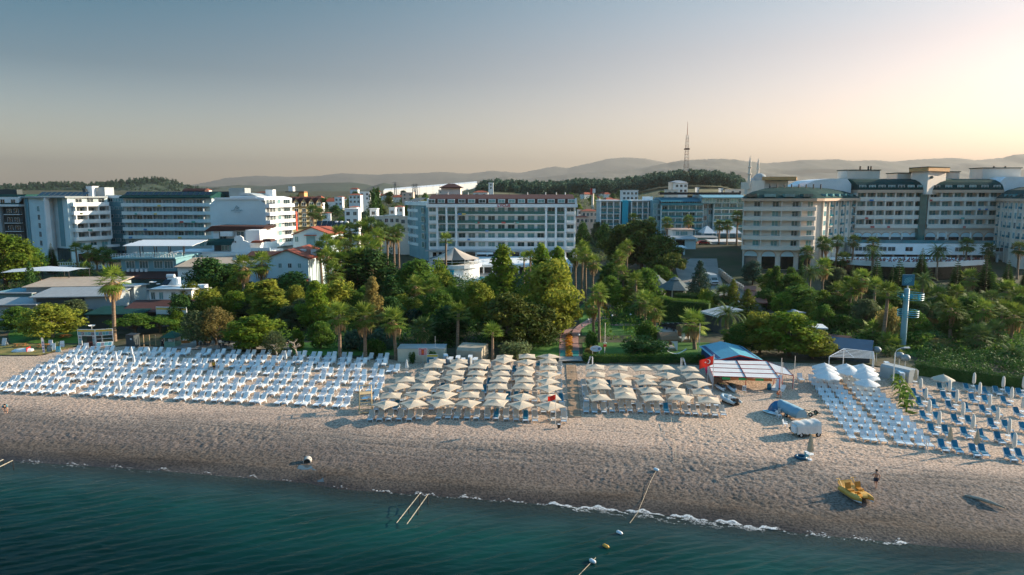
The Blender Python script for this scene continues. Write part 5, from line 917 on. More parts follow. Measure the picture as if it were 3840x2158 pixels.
def date_palm_proto(name, seed, leaf, n=44, reach=4.2):
 root=thing(name, '', 'palm');rs=random.Random(seed);c=MB()
 for k in range(n):
  az=k*2.39996;u=(k+.5)/n;el=R(80-95*u**.9+rs.uniform(-5, 5));h=Vector((math.cos(az), math.sin(az), 0));sd=Vector((-h.y, h.x, 0));L_=reach*rs.uniform(.85, 1.05);P=[Vector((0, 0, 0))];e=el
  for j in range(9):P.append(P[-1]+(h*math.cos(e)+Vector((0, 0, math.sin(e))))*L_/9);e-=R(9+3*u)
  for j in range(9):
   a, b_=P[j], P[j+1];c.face([a+sd*.03, a-sd*.03, b_-sd*.02, b_+sd*.02])
   if j<1:continue
   for q in(0, .33, .66):
    m_=a.lerp(b_, q);d=(b_-a).normalized();ll=L_*.17*math.sin(math.pi*(.15+.8*(j+q)/9))
    for s_ in(-1, 1):
     t_=m_+(sd*s_*.8+d*.6).normalized()*ll-Vector((0, 0, ll*.25));c.face([m_, m_+d*.13, t_])
 t_=MB();t_.tube([(0, 0, -.3), (0, 0, 3), (0, 0, 10)], [.5, .38, .36], 9);t_.build('trunk', PTRK, root, smooth=True)
 o=c.build('crown', leaf, root);o.location=(0, 0, 10);return root
DP=date_palm_proto('date_palm', 2, PDARK)
def norfolk(name, seed):
 root=thing(name, '', 'tree');rs=random.Random(seed);c=MB();H=12.0;nt_=24
 for k in range(nt_):
  u=k/(nt_-1);z=1.0+(H-1.2)*u;L_=2.7*(1-u)**.75+.25;nb=9 if u<.8 else 6
  for j in range(nb):
   az=j*2*math.pi/nb+k*.4+rs.uniform(-.1, .1);h=Vector((math.cos(az), math.sin(az), 0));sd=Vector((-h.y, h.x, 0));wv=L_*.27
   a=Vector((0, 0, z));m1=h*L_*.5+Vector((0, 0, z-.10*L_));e=h*L_+Vector((0, 0, z+.10*L_))
   c.face([a, m1+sd*wv*.8, e, m1-sd*wv*.8]);c.face([a, m1+Vector((0, 0, wv*.7)), e, m1-Vector((0, 0, wv*.5))])
   c.face([h*L_*.3+Vector((0, 0, z-.05)), h*L_*.75+sd*wv*1.5+Vector((0, 0, z)), h*L_*.7+Vector((0, 0, z+.1))]);c.face([h*L_*.3+Vector((0, 0, z-.05)), h*L_*.75-sd*wv*1.5+Vector((0, 0, z)), h*L_*.7+Vector((0, 0, z+.1))])
 MB().tube([(0, 0, -.3), (0, 0, H)], [.2, .03], 6).build('trunk', BARK, root);c.build('crown', LF['dark'], root);return root
NP=norfolk('norfolk_pine', 4)
TR={}
def T(key):
 if key not in TR:
  leaf, shape=key.split('-')[:2];sd=sum(map(ord, key))
  H, W, per, size={'round':(10, 8, 170, .26), 'tall':(12, 6, 190, .24), 'cone':(10, 5, 230, .16), 'column':(10, 3, 260, .16), 'spread':(8, 9, 190, .24), 'bush':(3, 4.5, 230, .17)}[shape]
  TR[key]=tree_proto({'round':'broadleaf_tree', 'tall':'tall_tree', 'cone':'conifer_tree', 'column':'cypress_tree', 'spread':'spreading_tree', 'bush':'shrub'}[shape], leaf, shape, sd, H, W, BARKP if 'pale' in key else BARK, per*(.45 if 'sparse' in key else 1), size)
 return TR[key]
def plant(key, px, Y, ytop, wpx, label, group=None, zb=None, ex=1.28):
 """a tree standing at distance Y under picture column px, as tall as row ytop, wpx wide"""
 root, H, W=T(key);b_=onY(px, Y)
 if zb is not None:b_.z=zb
 h=atY(px, ytop, Y).z-b_.z;w_=wpx/ppm(Y, b_.z+h*.6)*ex
 return put(root, b_, rnd.uniform(0, 6.28), (w_/W, w_/W, h/H), label, group)
def palm(px, Y, ytop, label, group, v=None, s=1.0, lean_dir=None):
 root=FP[v if v is not None else rnd.randrange(4)];b_=onY(px, Y);s*=1.2;h=atY(px, ytop, Y).z-b_.z-1.6*s
 return put_palm(root, b_, max(h, 1.2), s*rnd.uniform(.92, 1.08), rnd.uniform(0, 6.28)if lean_dir is None else lean_dir, label, group)
def Yof(py):return gnd(1920, py).y
# ---- single trees along the beach front and in the gardens: (kind, column, distance, top row, width, label)
for key, px, Y, yt, wd, lb in[
 ('yellow-round-pale', 200, 131, 1140, 165, 'light yellow-green tree with forked pale trunk behind the picnic tables'),
 ('mid-round', 75, 136, 1150, 110, 'darker green tree behind the white notice board at the beach edge'),
 ('olive-round', 285, 145, 1122, 90, 'grey-green tree just behind the photo booth'),
 ('olive-round-b', 20, 150, 1130, 120, 'grey-green tree at the picture edge behind the grass strip'),
 ('bright-round', 25, 190, 874, 200, 'large sunlit tree at the picture edge before the angular hotel'),
 ('mid-round-b', 105, 200, 925, 130, 'dark lower tree beside the large sunlit one before the angular hotel'),
 ('dark-cone', 122, 168, 975, 60, 'tall dark conifer poking through the white shade roof'),
 ('rust-bush', 170, 168, 1050, 56, 'rust-coloured shrub against the corrugated shed'),
 ('mid-spread', 505, 133, 1172, 150, 'low spreading tree beside the tall palm by the dark hut'),
 ('mid-spread-b', 600, 135, 1178, 120, 'low spreading tree above the green-roofed kiosk'),
 ('dark-round', 790, 168, 968, 140, 'dark round tree before the long grey shed roof'),
 ('mid-round-c', 875, 172, 992, 110, 'mid-green tree between the grey shed and the gabled house'),
 ('dark-round-b', 690, 140, 1105, 100, 'dark tree beside the white house with solar heater'),
 ('yellow-round', 790, 144, 1088, 120, 'yellow-green tree above the sparse bare-branched ones'),
 ('bright-round-b', 880, 146, 1092, 100, 'light green tree between two yellow ones'),
 ('yellow-tall', 1012, 145, 1050, 185, 'big yellow tree glowing in the sun, largest of the beach-front grove'),
 ('bright-round-c', 955, 121, 1185, 190, 'green tree with leaning trunk behind the loungers, below the big yellow tree'),
 ('olive-round-sparse', 742, 124, 1165, 100, 'sparse olive tree with thin upright branches by the café tables'),
 ('khaki-round-sparse', 812, 125, 1150, 115, 'sparse tree with pale twigs by the red chair'),
 ('olive-round-sparse-b', 1035, 117, 1240, 75, 'thin tree with twisted pale trunk rising among the back loungers'),
 ('dark-round-c', 1100, 160, 1022, 145, 'dark tree in front of the gabled house with red roof'),
 ('bright-tall', 1190, 136, 1050, 140, 'tall loose green tree right of the big yellow one'),
 ('mid-round-d', 1203, 122, 1205, 85, 'small round tree on the lawn behind the back loungers'),
 ('bright-bush', 1120, 122, 1228, 55, 'light green shrub beside the small lawn tree'),
 ('yellow-round-b', 1268, 142, 1052, 145, 'yellow-green tree behind the first two beach palms'),
 ('khaki-tall', 1400, 136, 1036, 100, 'khaki-brown tree behind the second beach palm'),
 ('dark-round-d', 1385, 172, 938, 205, 'very large dark round tree below the palm thicket'),
 ('mid-round-e', 1562, 166, 975, 165, 'broad green tree before the tent restaurant'),
 ('dark-tall', 1465, 152, 1036, 110, 'dark tree beside the khaki one'),
 ('bright-bush-b', 1655, 178, 955, 60, 'bright rounded bush beside the thin palm at the tent restaurant'),
 ('blue-bush', 1330, 121, 1226, 95, 'blue-green shrub between the first and second beach palms'),
 ('blue-bush-b', 1425, 122, 1228, 110, 'blue-green shrub between the second and third beach palms'),
 ('mid-bush', 1405, 117, 1268, 75, 'light green low bush behind the last back loungers'),
 ('blue-bush-c', 1570, 140, 1150, 95, 'blue-green bush below the beige roof canopy'),
 ('dark-round-e', 1685, 127, 1150, 150, 'deep dark tree behind the beige storage boxes'),
 ('mid-round-f', 1640, 138, 1088, 120, 'mid-green tree behind the fourth beach palm'),
 ('gold-round', 1790, 143, 1058, 120, 'golden-tipped bush-like tree left of the pale fountain palm'),
 ('bright-tall-b', 1885, 152, 917, 145, 'tall bright poplar-like tree before the LYCUS hotel front'),
 ('bright-tall-c', 2028, 162, 911, 115, 'tall bright tree at the hotel front, middle of three'),
 ('bright-tall-d', 2090, 156, 926, 125, 'tall bright tree at the hotel front, nearest the palm row'),
 ('yellow-round-c', 2062, 131, 980, 200, 'great sunlit tree overhanging the double garden path'),
 ('pine-round', 1905, 121, 1102, 190, 'dense dark pine with golden tips above the parasols'),
 ('pine-round-b', 2000, 123, 1135, 170, 'second dense dark pine, next to the double garden path'),
 ('yellow-round-d', 2110, 134, 1100, 110, 'lower sunlit tree leaning over the flower bed'),
 ('olive-bush-sparse', 1930, 115, 1265, 110, 'dry grey bush at the foot of the dark pine'),
 ('mid-bush-b', 2215, 122, 1240, 50, 'clipped bush beside the palm on the lawn'),
 ('khaki-bush', 2212, 115, 1290, 42, 'small flowering shrub with pale stems beside the oval sign'),
 ('pine-round-c', 2330, 226, 840, 130, 'dark pine behind the garden pavilions, leftmost of the pine clump'),
 ('pine-round-d', 2405, 217, 828, 175, 'tallest of the big pine clump beside the street'),
 ('pine-round-e', 2475, 205, 882, 145, 'pine of the clump nearest the parked truck'),
 ('pine-spread', 2510, 192, 940, 105, 'low pine at the street corner by the pavilions'),
 ('dark-round-f', 2183, 272, 836, 50, 'clipped round tree beside the pink houses'),
 ('dark-round-g', 2265, 268, 838, 52, 'clipped round tree in front of the white and turquoise hotel'),
 ('mid-round-g', 2425, 165, 1005, 105, 'leafy tree among palms before the pavilions'),
 ('blue-cone', 2619, 164, 968, 100, 'dark blue-green conifer standing by the street'),
 ('gold-cone', 2745, 151, 1040, 75, 'golden-green cypress beside the street wall'),
 ('gold-cone-b', 2800, 149, 1078, 95, 'broad golden-green cypress next to the street wall'),
 ('gold-bush', 2645, 152, 1078, 62, 'yellow-green bush behind the stage roof'),
 ('mid-bush-c', 2425, 123, 1198, 75, 'light shrub at the edge of the sunny lawn'),
 ('dark-bush', 2408, 116, 1256, 155, 'wide dark round bush on the lawn behind the parasols'),
 ('yellow-round-e', 2848, 118, 1174, 150, 'yellow-green tree above the blue gabled roof'),
 ('bright-round-e', 2958, 116, 1172, 190, 'largest crown over the boat shed, light green'),
 ('yellow-round-f', 3045, 114, 1232, 140, 'low yellow-green crown overhanging the slatted loungers'),
 ('mid-round-h', 2775, 119, 1218, 115, 'dark side crown behind the flag'),
 ('mid-tall', 2903, 166, 998, 75, 'green tree beside the terracotta awnings'),
 ('mid-tall-b', 2962, 170, 1004, 85, 'green tree between the awnings and the curved hotel'),
 ('mid-round-i', 2992, 151, 1074, 145, 'broad dark green tree where the street wall ends'),
 ('blue-round', 2822, 192, 980, 70, 'bluish tree at the foot of the curved hotel'),
 ('mid-round-j', 3160, 136, 1180, 110, 'leafy tree beside the white bar hut'),
 ('mid-bush-d', 3440, 123, 1245, 120, 'rounded green shrub at the foot of the sign tower'),
 ('khaki-bush-b', 3520, 121, 1270, 115, 'brownish-green shrub between the sign tower and the palms'),
 ('mid-bush-e', 3590, 120, 1290, 120, 'dark shrub behind the open round parasol'),
 ('bright-bush-c', 3760, 121, 1290, 110, 'sunlit shrub near the picture edge behind the hedge'),
 ('mid-spread-c', 3620, 140, 1200, 120, 'low tree in the palm garden'),
 ('mid-bush-f', 3270, 128, 1240, 110, 'green shrub beside the skeletal steel roof'),
 ('mid-round-k', 3130, 150, 1110, 100, 'tree between the street end and the palm garden'),
 ('khaki-bush-c', 3330, 126, 1150, 70, 'yellowed shrub under the palms by the sign tower'),
 ('dark-bush-b', 3690, 150, 1140, 110, 'dark shrub between palm trunks in the palm garden'),
 ('rust-bush-b', 3480, 140, 1190, 60, 'purple-brown shrub below the arching date palm'),
 ('mid-spread-d', 3430, 150, 1110, 100, 'low tree behind the sign tower'), ('mid-round-l', 3780, 160, 1060, 110, 'green tree among palms near the picture edge')]:
 plant(key, px, Y, yt, wd, lb, 'trees and shrubs of the beach gardens')
# ---- palms
for k, (px, Y, yt, v, s)in enumerate([(1275, 114, 1135, 0, 1.05), (1370, 114, 1140, 0, 1.05), (1486, 114, 1159, 0, 1.0), (1589, 119, 1190, 2, .95), (1715, 118, 1133, 3, 1.1), (1848, 112.5, 1212, 3, .85)]):
 palm(px, Y, yt, f'fan palm, {nth(k + 1)} from left of the row along the loungers', 'palms along the beach edge', v, s)
palm(430, 128, 1003, 'tall fan palm with long dead skirt beside the photo booth', 'palms of the hotel yards', 0, 1.25)
def palms(lst, what, group, v=None, s=1.0):
 for k, a in enumerate(sorted(lst)):palm(a[0], a[1], a[2], f'fan palm, {nth(k + 1)} from left {what}', group, a[3]if len(a)>3 else v, s)
palms([(146, 206, 935), (295, 212, 910), (337, 214, 922), (390, 214, 928), (365, 218, 936), (416, 210, 938), (330, 184, 985)], 'in front of the angular hotel', 'palms of the hotel yards', s=1.0)
palms([(914, 158, 963), (980, 166, 950)], 'beside the gabled house', 'palms of the hotel yards', 0, 1.2)
palms([(1235, 180, 878), (1275, 186, 850), (1318, 190, 835), (1362, 192, 830), (1398, 196, 814), (1432, 192, 830), (1260, 172, 905), (1302, 176, 900), (1345, 180, 880), (1385, 182, 880), (1410, 176, 905), (1340, 170, 930), (1232, 165, 928), (1290, 168, 945), (1455, 198, 848, 2), (1480, 200, 852, 2), (1498, 203, 838, 2), (1210, 186, 905), (1420, 186, 855), (1375, 172, 925), (1254, 160, 985)], 'in the thicket beside the hotel wing', 'palms in the thicket', s=1.15)  # palms standing in shade get it painted in as darker fronds
palms([(1556, 156, 1040), (1622, 158, 1050), (1672, 190, 875, 3), (1705, 200, 985, 3)], 'near the tent restaurant', 'palms of the central garden', s=1.0)
palms([(2159, 165, 932), (2180, 168, 903), (2197, 160, 926), (2219, 158, 955)], 'of the very tall row beside the hotel corner', 'palms of the central garden', 1, .95)
palms([(2247, 127, 1062), (2227, 133, 1115), (2315, 180, 940), (2329, 184, 917), (2347, 190, 898), (2337, 172, 993)], 'along the garden path', 'palms of the central garden', 1, .95)
palms([(1985, 150, 940), (1965, 172, 945)], 'between the tall bright trees', 'palms of the central garden', 3, .8)
palms([(2397, 150, 1100), (2422, 138, 1093), (2452, 126, 1120), (2371, 158, 1045), (2385, 150, 1020), (2710, 152, 1072), (2605, 121, 1170)], 'between lawn and stage', 'palms of the central garden', None, 1.0)
palms([(3078, 208, 884), (3092, 204, 893), (3132, 210, 881), (3194, 212, 879), (3021, 200, 922), (3157, 206, 944), (3269, 214, 887), (3616, 205, 893), (3695, 206, 909), (3813, 200, 906), (2695, 262, 826), (2725, 260, 824), (2762, 258, 792), (2375, 275, 800), (2440, 272, 812), (2500, 270, 815), (2580, 268, 806), (1205, 245, 780), (1180, 250, 770)], 'of those standing before the distant hotel fronts', 'palms before the hotels', 2, 1.05)
palms([(3080, 165, 970), (3222, 150, 1010), (3270, 143, 1040), (3308, 122, 1058), (3320, 136, 1146), (3625, 160, 1012), (3562, 127, 1117), (3575, 150, 1063), (3670, 131, 1120), (3750, 132, 1128), (3788, 126, 1140), (3762, 158, 1054), (3832, 136, 1152), (3270, 127, 1205), (3345, 120, 1255), (3180, 150, 1045), (3140, 158, 1060), (3240, 158, 1075), (3710, 145, 1085), (3640, 140, 1095), (3815, 150, 1085), (3660, 121, 1215), (3720, 124, 1200), (3400, 160, 1050), (3520, 160, 1080)], 'in the palm garden round the sign tower', 'palms in the sign tower garden', None, 1.05)
def datep(px, Y, yt, s, lb):
 b_=onY(px, Y);h=atY(px, yt, Y).z-b_.z-2.0*s;put_palm(DP, b_, max(h, .8), s, rnd.uniform(0, 6), lb, 'date palms')
for a in[(2722, 127, 1145, .9, 'broad arching date palm behind the hoisted flag'), (2800, 135, 1190, .7, 'date palm beside the street wall end'), (3268, 200, 925, .9, 'date palm before the white terrace wall'), (3508, 198, 920, 1.0, 'large date palm before the middle of the terrace'), (3454, 165, 1025, .9, 'date palm behind the blue square sign'), (3486, 142, 1133, .95, 'arching date palm beside the sign tower pole'), (3030, 158, 1000, .75, 'date palm with orange fruit stalks by the street wall'), (3510, 117, 1300, .6, 'young date palm behind the tan parasol'), (3790, 114.5, 1330, .8, 'date palm rising from the dark hedge'), (1975, 135, 1085, .45, 'pale fountain-like young palm between the pines'), (3335, 116, 1330, .42, 'small palm beside the street lamp on the sand')]:datep(*a)
for k, (px, Y, yt, s)in enumerate([(200, 214, 912, .75), (3279, 165, 963, .9), (3362, 160, 967, 1.0), (3340, 165, 995, .8), (3450, 190, 930, .9), (3578, 162, 971, 1.0), (3686, 160, 958, 1.25), (3769, 165, 976, 1.2), (3192, 180, 992, .6), (3838, 170, 1000, 1.0)]):
 b_=onY(px, Y);h=atY(px, yt, Y).z-b_.z;put(NP, b_, k, (h/12*(1.0 if k else.9), h/12, h/12), f'tiered Norfolk pine, {nth(k + 1)} in order from the picture edge' if k else 'single tiered pine before the angular hotel', 'tiered pines')
plant('dark-column', 1402, 335, 700, 36, 'tall black cypress standing over the white villas', 'cypresses');plant('dark-round-h', 1418, 345, 706, 34, 'round tree right behind the tall cypress', 'cypresses');plant('dark-column-b', 3000, 178, 965, 22, 'slim cypress before the curved hotel arcade', 'cypresses')
# ---- the rest of the garden groves
kk=0
for a, b_, y0, y1, n, keys in[(640, 1290, 136, 172, 26, 'mid-round bright-round yellow-round olive-round bright-tall'), (1230, 2100, 138, 186, 34, 'mid-round bright-round dark-round mid-round-e bright-tall gold-round'), (2235, 2480, 140, 190, 9, 'mid-round bright-round mid-tall'), (3110, 3850, 128, 185, 20, 'mid-round mid-round-e bright-round olive-round'), (2860, 3110, 128, 180, 8, 'mid-round bright-round')]:
 for j in range(n):
  px=a+(b_-a)*(j+rnd.random())/n;Y=rnd.uniform(y0, y1);g_=onY(px, Y);root, H, W=T(rnd.choice(keys.split()));h=rnd.uniform(4.5, 7.5);kk+=1;put(root, g_, rnd.uniform(0, 6), (h/H*rnd.uniform(1.1, 1.5), )*2+(h/H, ), f'smaller garden tree, {nth(kk) if kk < 60 else str(kk) + "th"} counted from the photo booth side', 'smaller garden trees')
# ---- trees on the slope behind the hotels
kk=0
for px in list(range(1180, 1560, 17))+list(range(1560, 2720, 31))+list(range(700, 1180, 40)):
 for _ in range(2 if px<1560 else 1):
  Y=rnd.choice([300, 330, 360, 400, 450, 520, 600, 680]);x=px+rnd.uniform(-12, 12);kk+=1
  if 1540<x<2160 and Y<420:Y=560
  root, H, W=T(rnd.choice(['dark-round', 'mid-round', 'olive-round', 'dark-round-c', 'pine-round', 'mid-round-e', 'blue-round', 'bright-round']));b_=onY(x, Y);h=rnd.uniform(6, 11)
  put(root, b_, rnd.uniform(0, 6), (h/H*rnd.uniform(.9, 1.4), )*2+(h/H, ), f'tree on the slope behind the hotels, {nth(kk) if kk < 60 else str(kk) + "th"} in order from the cypress', 'trees on the slope behind the hotels')
# ---- far woods that read as one mass: the ridge behind and the wooded hill
def wood(name, spots, label, leaf, hh=(7, 12)):
 V=[];F=[];n0=0
 for x, y, z in spots:
  h=rnd.uniform(*hh);w_=h*rnd.uniform(.28, .42);cl=[(x+rnd.uniform(-.4, .4)*w_, y+rnd.uniform(-.4, .4)*w_, z+h*u, w_*(1.05-.55*u), h*.2)for u in(.35, .55, .75, .92)]
  v, f=leaves(cl, 15, h*.085, .9, .3);V.append(v);F.append(f+n0);n0+=len(v)
 return tag(ob(name, np_mesh(name, np.concatenate(V), np.concatenate(F), LF[leaf], smooth=False)), label, 'woodland', kind='stuff')
sp=[]
RPROF=[(1780, 712), (1850, 690), (1950, 698), (2050, 700), (2150, 693), (2250, 690), (2320, 690), (2400, 680), (2470, 665), (2560, 658), (2700, 660), (2760, 675), (2790, 690)]
for px in np.arange(1790, 2790, 3.2):
 for j in range(3):
  x=px+rnd.uniform(-4, 4);yr=np.interp(x, [p[0]for p in RPROF], [p[1]for p in RPROF])+j*9+rnd.uniform(-3, 5)
  Y=900-j*60+rnd.uniform(-20, 20);p=atY(x, yr+20, Y);sp.append((p.x, Y, p.z))
wood('pine_wood', sp, 'pine wood along the ridge below the radio mast', 'blue', (9, 14))
RIDGE_G=MB();pr=[(1560, 735)]+RPROF+[(2830, 705), (2950, 715)]
rowsr=[]
for j, (dy, Y)in enumerate([(24, 960), (22, 900), (44, 780), (62, 700), (75, 640)]):rowsr.append([tuple(atY(p[0], min(p[1]+dy, 752+j*6), Y))for p in pr])
FIELD=mat('dry_field', (0.19, 0.16, 0.08), r=.95, c2=(0.035, 0.06, 0.022), s=.03, detail=6, stretch=(.5, 2.5, 1))
struct(RIDGE_G.grid(rowsr).build('hillside', FIELD, smooth=True))
FG=MB();rowsf=[]
for dy, Y in[(0, 900), (14, 780), (34, 690), (52, 620)]:rowsf.append([tuple(atY(px, y0+dy, Y))for px, y0 in[(1330, 745), (1400, 730), (1500, 722), (1600, 718), (1700, 716), (1800, 700), (1900, 705), (2000, 712)]])
struct(FG.grid(rowsf).build('field_slope', FIELD, smooth=True))
sp=[]
for _ in range(2200):
 px=rnd.uniform(-250, 800);yr=np.interp(px, [p[0]for p in HILL_PROF], [p[1]for p in HILL_PROF]);u=rnd.random()**1.3;Y=1700-u*330;top=atY(px, yr, 1700).z;fall=(1-u*330/420)**1.25;sp.append(((px-1920)/FPX*1700, Y, top*fall-3))
wood('hill_wood', sp, 'scrubby wood covering the hill behind the angular hotel', 'blue', (7, 12))

# ================================================================ garden ground, paths, street
def strip(name, rows, material, dz, n=6, label=None, kind='structure'):
 m=MB();pts=[]
 for(py, a, b_), (py2, a2, b2)in zip(rows[:-1], rows[1:]):
  k=max(1, int(abs(py2-py)/(8 if py>1120 else 1.5)))
  for j in range(k):u=j/k;pts.append((py+(py2-py)*u, a+(a2-a)*u, b_+(b2-b_)*u))
 pts.append(rows[-1]);R_=[]
 for py, a, b_ in pts:
  row=[]
  for j in range(n+1):p=gnd(a+(b_-a)*j/n, py);row.append((p.x, p.y, p.z+dz))
  R_.append(row)
 o=m.grid(R_).build(name, material);o['kind']=kind
 if label:o['label']=label
 return o
SOIL=mat('garden_soil', (0.11, 0.085, 0.055), r=.95, c2=(0.035, 0.055, 0.018), s=.5, detail=5, bump=.3, bs=3);GRASS=mat('lawn_grass', (0.030, 0.115, 0.012), r=.85, c2=(0.075, 0.19, 0.02), s=.35, detail=7, bump=.5, bs=9);DRYG=mat('dry_grass', (0.30, 0.22, 0.07), r=.95, c2=(0.11, 0.13, 0.03), s=.5, detail=6, bump=.4, bs=5)
BRICKP=mat('path_brick', (0.36, 0.20, 0.17), r=.85, v=.14, s=1.5, bump=.25, bs=10);ASPH=mat('street_asphalt', (0.21, 0.20, 0.185), r=.9, c2=(0.30, 0.275, 0.24), s=.25, detail=7, bump=.15, bs=4);MATG=mat('green_mat', (0.02, 0.20, 0.17), r=.9, v=.1, s=3)
m=MB();r0, r1, r2, r3=[], [], [], []
for px in range(-300, 4201, 25):
 py=float(np.interp(px, [e[0]for e in edge], [e[1]for e in edge]))+1.5*math.sin(px/31)+1.2*math.sin(px/13);p=gnd(px, py);r0.append((p.x, p.y, p.z-.25));r1.append((p.x, p.y+.05, p.z+.16));r2.append((p.x, max(p.y+4, 124), .17));r3.append((p.x*1.05, 136, .20+float(gz(p.x, 136))))
struct(m.grid([r0, r1, r2, r3]).build('garden_bed', SOIL))
for nm, rows, mt, dz, lb in[('lawn', [(1346, 2188, 2655), (1300, 2184, 2665), (1250, 2180, 2650), (1205, 2172, 2610), (1165, 2165, 2520), (1110, 2225, 2440), (1060, 2235, 2420)], GRASS, .22, 'bright lawn behind the parasol block'), ('lawn', [(1345, 1990, 2096), (1300, 1985, 2096), (1262, 2000, 2098)], GRASS, .22, 'small lawn beside the double path'), ('lawn', [(1338, 1110, 1500), (1300, 1080, 1480), (1285, 1090, 1440)], GRASS, .22, 'shaded lawn behind the last bare loungers'), ('lawn', [(1292, 40, 300), (1262, 30, 300), (1240, 40, 290)], GRASS, .22, 'shaded grass behind the picnic tables'), ('grass_strip', [(1336, -40, 150), (1312, -40, 250), (1296, -40, 300)], DRYG, .19, 'dry grass strip round the upturned boat'), ('lawn', [(1352, 3460, 3860), (1310, 3330, 3860), (1240, 3300, 3860), (1180, 3280, 3860)], GRASS, .22, 'patchy lawn under the palm garden'), ('lawn', [(1165, 3120, 3840), (1100, 3120, 3840), (1050, 3120, 3840)], SOIL, .15, 'planted ground of the palm garden')]:
 strip(nm, rows, mt, dz, label=lb)
strip('path', [(1346, 2097, 2128), (1300, 2097, 2127), (1268, 2100, 2126), (1252, 2106, 2132), (1240, 2125, 2150)], BRICKP, .26, 3);strip('path', [(1346, 2142, 2173), (1300, 2142, 2172), (1265, 2140, 2169), (1240, 2150, 2180), (1222, 2172, 2205), (1208, 2195, 2245), (1200, 2205, 2300), (1192, 2262, 2320), (1150, 2256, 2304), (1118, 2250, 2288), (1095, 2248, 2272)], BRICKP, .26, 3);strip('path', [(1226, 2300, 2420), (1219, 2275, 2400)], BRICKP, .25, 6)
for a, b_ in((2101, 2126), (2145, 2171)):strip('mat', [(1344, a, b_), (1321, a, b_-1)], MATG, .30, 2, 'green mat at the beach end of a garden path')
strip('slab', [(1362, 2096, 2186), (1344, 2096, 2178)], PAVE, .34, 3, 'concrete slab where the double path meets the sand')
strip('pavement', [(1314, 640, 1140), (1290, 660, 1160), (1262, 700, 1180)], PAVE, .20, 6, 'paved café terrace under the trees');strip('yard', [(1180, 330, 560), (1120, 330, 560), (1080, 400, 640)], PAVE, .12, 6, 'dusty yard before the sheds')
strip('street', [(1200, 2850, 2950), (1150, 2760, 2880), (1110, 2690, 2830), (1078, 2640, 2790), (1024, 2588, 2745), (989, 2555, 2715), (954, 2536, 2695), (932, 2590, 2690)], ASPH, .28, 8, 'pale asphalt street running up between the gardens')
strip('pool', [(1062, 1740, 1830), (1040, 1745, 1835)], mat('pool_water', (0.02, 0.25, 0.33), r=.08, v=.1, s=.5, spec=.6), .2, 3, 'blue pool before the LYCUS hotel');strip('pool_deck', [(1075, 1640, 1860), (1020, 1640, 1860)], PAVE, .12, 4)
for py0, py1, a0, b0, a1, b1 in((1345, 1262, 2128, 2142, 2127, 2140), (1198, 1122, 2280, 2290, 2248, 2253)):
 V=[];F_=[]
 cl=[]
 for k in range(60):
  u=k/60;p=gnd(a0+(a1-a0)*u+rnd.random()*(b0-a0), py0+(py1-py0)*u);cl.append((p.x, p.y, p.z+.35, .5, .35))
 v, f=leaves(cl, 160, .12);FLW=bpy.data.materials.get('flowers')or mat('flowers', (0.50, 0.10, 0.01), r=.7, c2=(0.62, 0.40, 0.02), s=2.2, detail=2, trans=.2)
 tag(ob('flower_bed', np_mesh('flower_bed', v, f, FLW, False)), 'orange and yellow flower bed between the two paths' if py0>1300 else 'orange flower edging along the upper garden path', 'flowers', kind='stuff')
# ---- undergrowth that nobody could count
def under(name, areas, leaf, label, size=.2, per=40):
 cl=[]
 for a, b_, y0, y1, n, h in areas:
  for _ in range(n):
   px=rnd.uniform(a, b_);Y=rnd.uniform(y0, y1);p=onY(px, Y);hh=h*rnd.uniform(.5, 1.2);cl.append((p.x, p.y, p.z+hh*.35, rnd.uniform(1.0, 2.2), hh*.6))
 v, f=leaves(cl, per, size);tag(ob(name, np_mesh(name, v, f, LF[leaf], False)), label, 'undergrowth', kind='stuff')
under('undergrowth', [(620, 1290, 128, 190, 420, 2.6), (1230, 2080, 122, 200, 760, 2.8), (2240, 2480, 140, 200, 170, 2.4), (2840, 3100, 120, 170, 120, 2.4), (3110, 3860, 119, 190, 560, 2.0), (3450, 3870, 103, 120, 170, 2.2), (1080, 1480, 190, 260, 200, 3.5), (0, 440, 175, 235, 120, 2.5)], 'dark', 'dark undergrowth filling the gardens between the trees')
under('undergrowth', [(640, 1260, 126, 175, 150, 2.8), (1250, 2090, 121, 180, 260, 3.0), (2250, 2470, 128, 185, 110, 2.2), (3150, 3860, 116, 170, 300, 2.2), (2480, 2700, 150, 190, 60, 2)], 'mid', 'lighter green undergrowth between the garden trees')
under('undergrowth', [(1150, 1560, 255, 700, 520, 6), (700, 1200, 300, 800, 250, 6), (1560, 2800, 330, 760, 700, 6), (2150, 2300, 235, 330, 60, 4)], 'olive', 'scrub on the slopes behind the hotels', .5, 14)
# ---- clipped hedges
def hedge(label, pts, h, w_, leaf, name='hedge'):
 root=thing(name, label, 'hedge', pts[0]);V=[];o=Vector(pts[0]);c=MB()
 for a, b_ in zip(pts[:-1], pts[1:]):
  a, b_=Vector(a)-o, Vector(b_)-o;L_=(b_-a).length;F, _=fr(a, b_);F=Matrix.Translation((0, 0, a.z))@F;c.T=F;c.bx(0, L_, 0, w_, -.2, h*.93)
  for k in range(int(L_/.45)+1):
   for zz in np.arange(.3, h+.01, .45):p=F@Vector((k*.45, .05, zz));V.append((p.x, p.y, p.z, .35, .35));q_=F@Vector((k*.45, w_, zz));V.append((q_.x, q_.y, q_.z, .35, .35))
   for yy in np.arange(.3, w_, .5):p=F@Vector((k*.45, yy, h));V.append((p.x, p.y, p.z, .38, .25))
 v, f=leaves(V, 75, .11);ob('foliage', np_mesh('foliage', v, f, LF[leaf], False), root);c.build('core', LF['dark'], root)
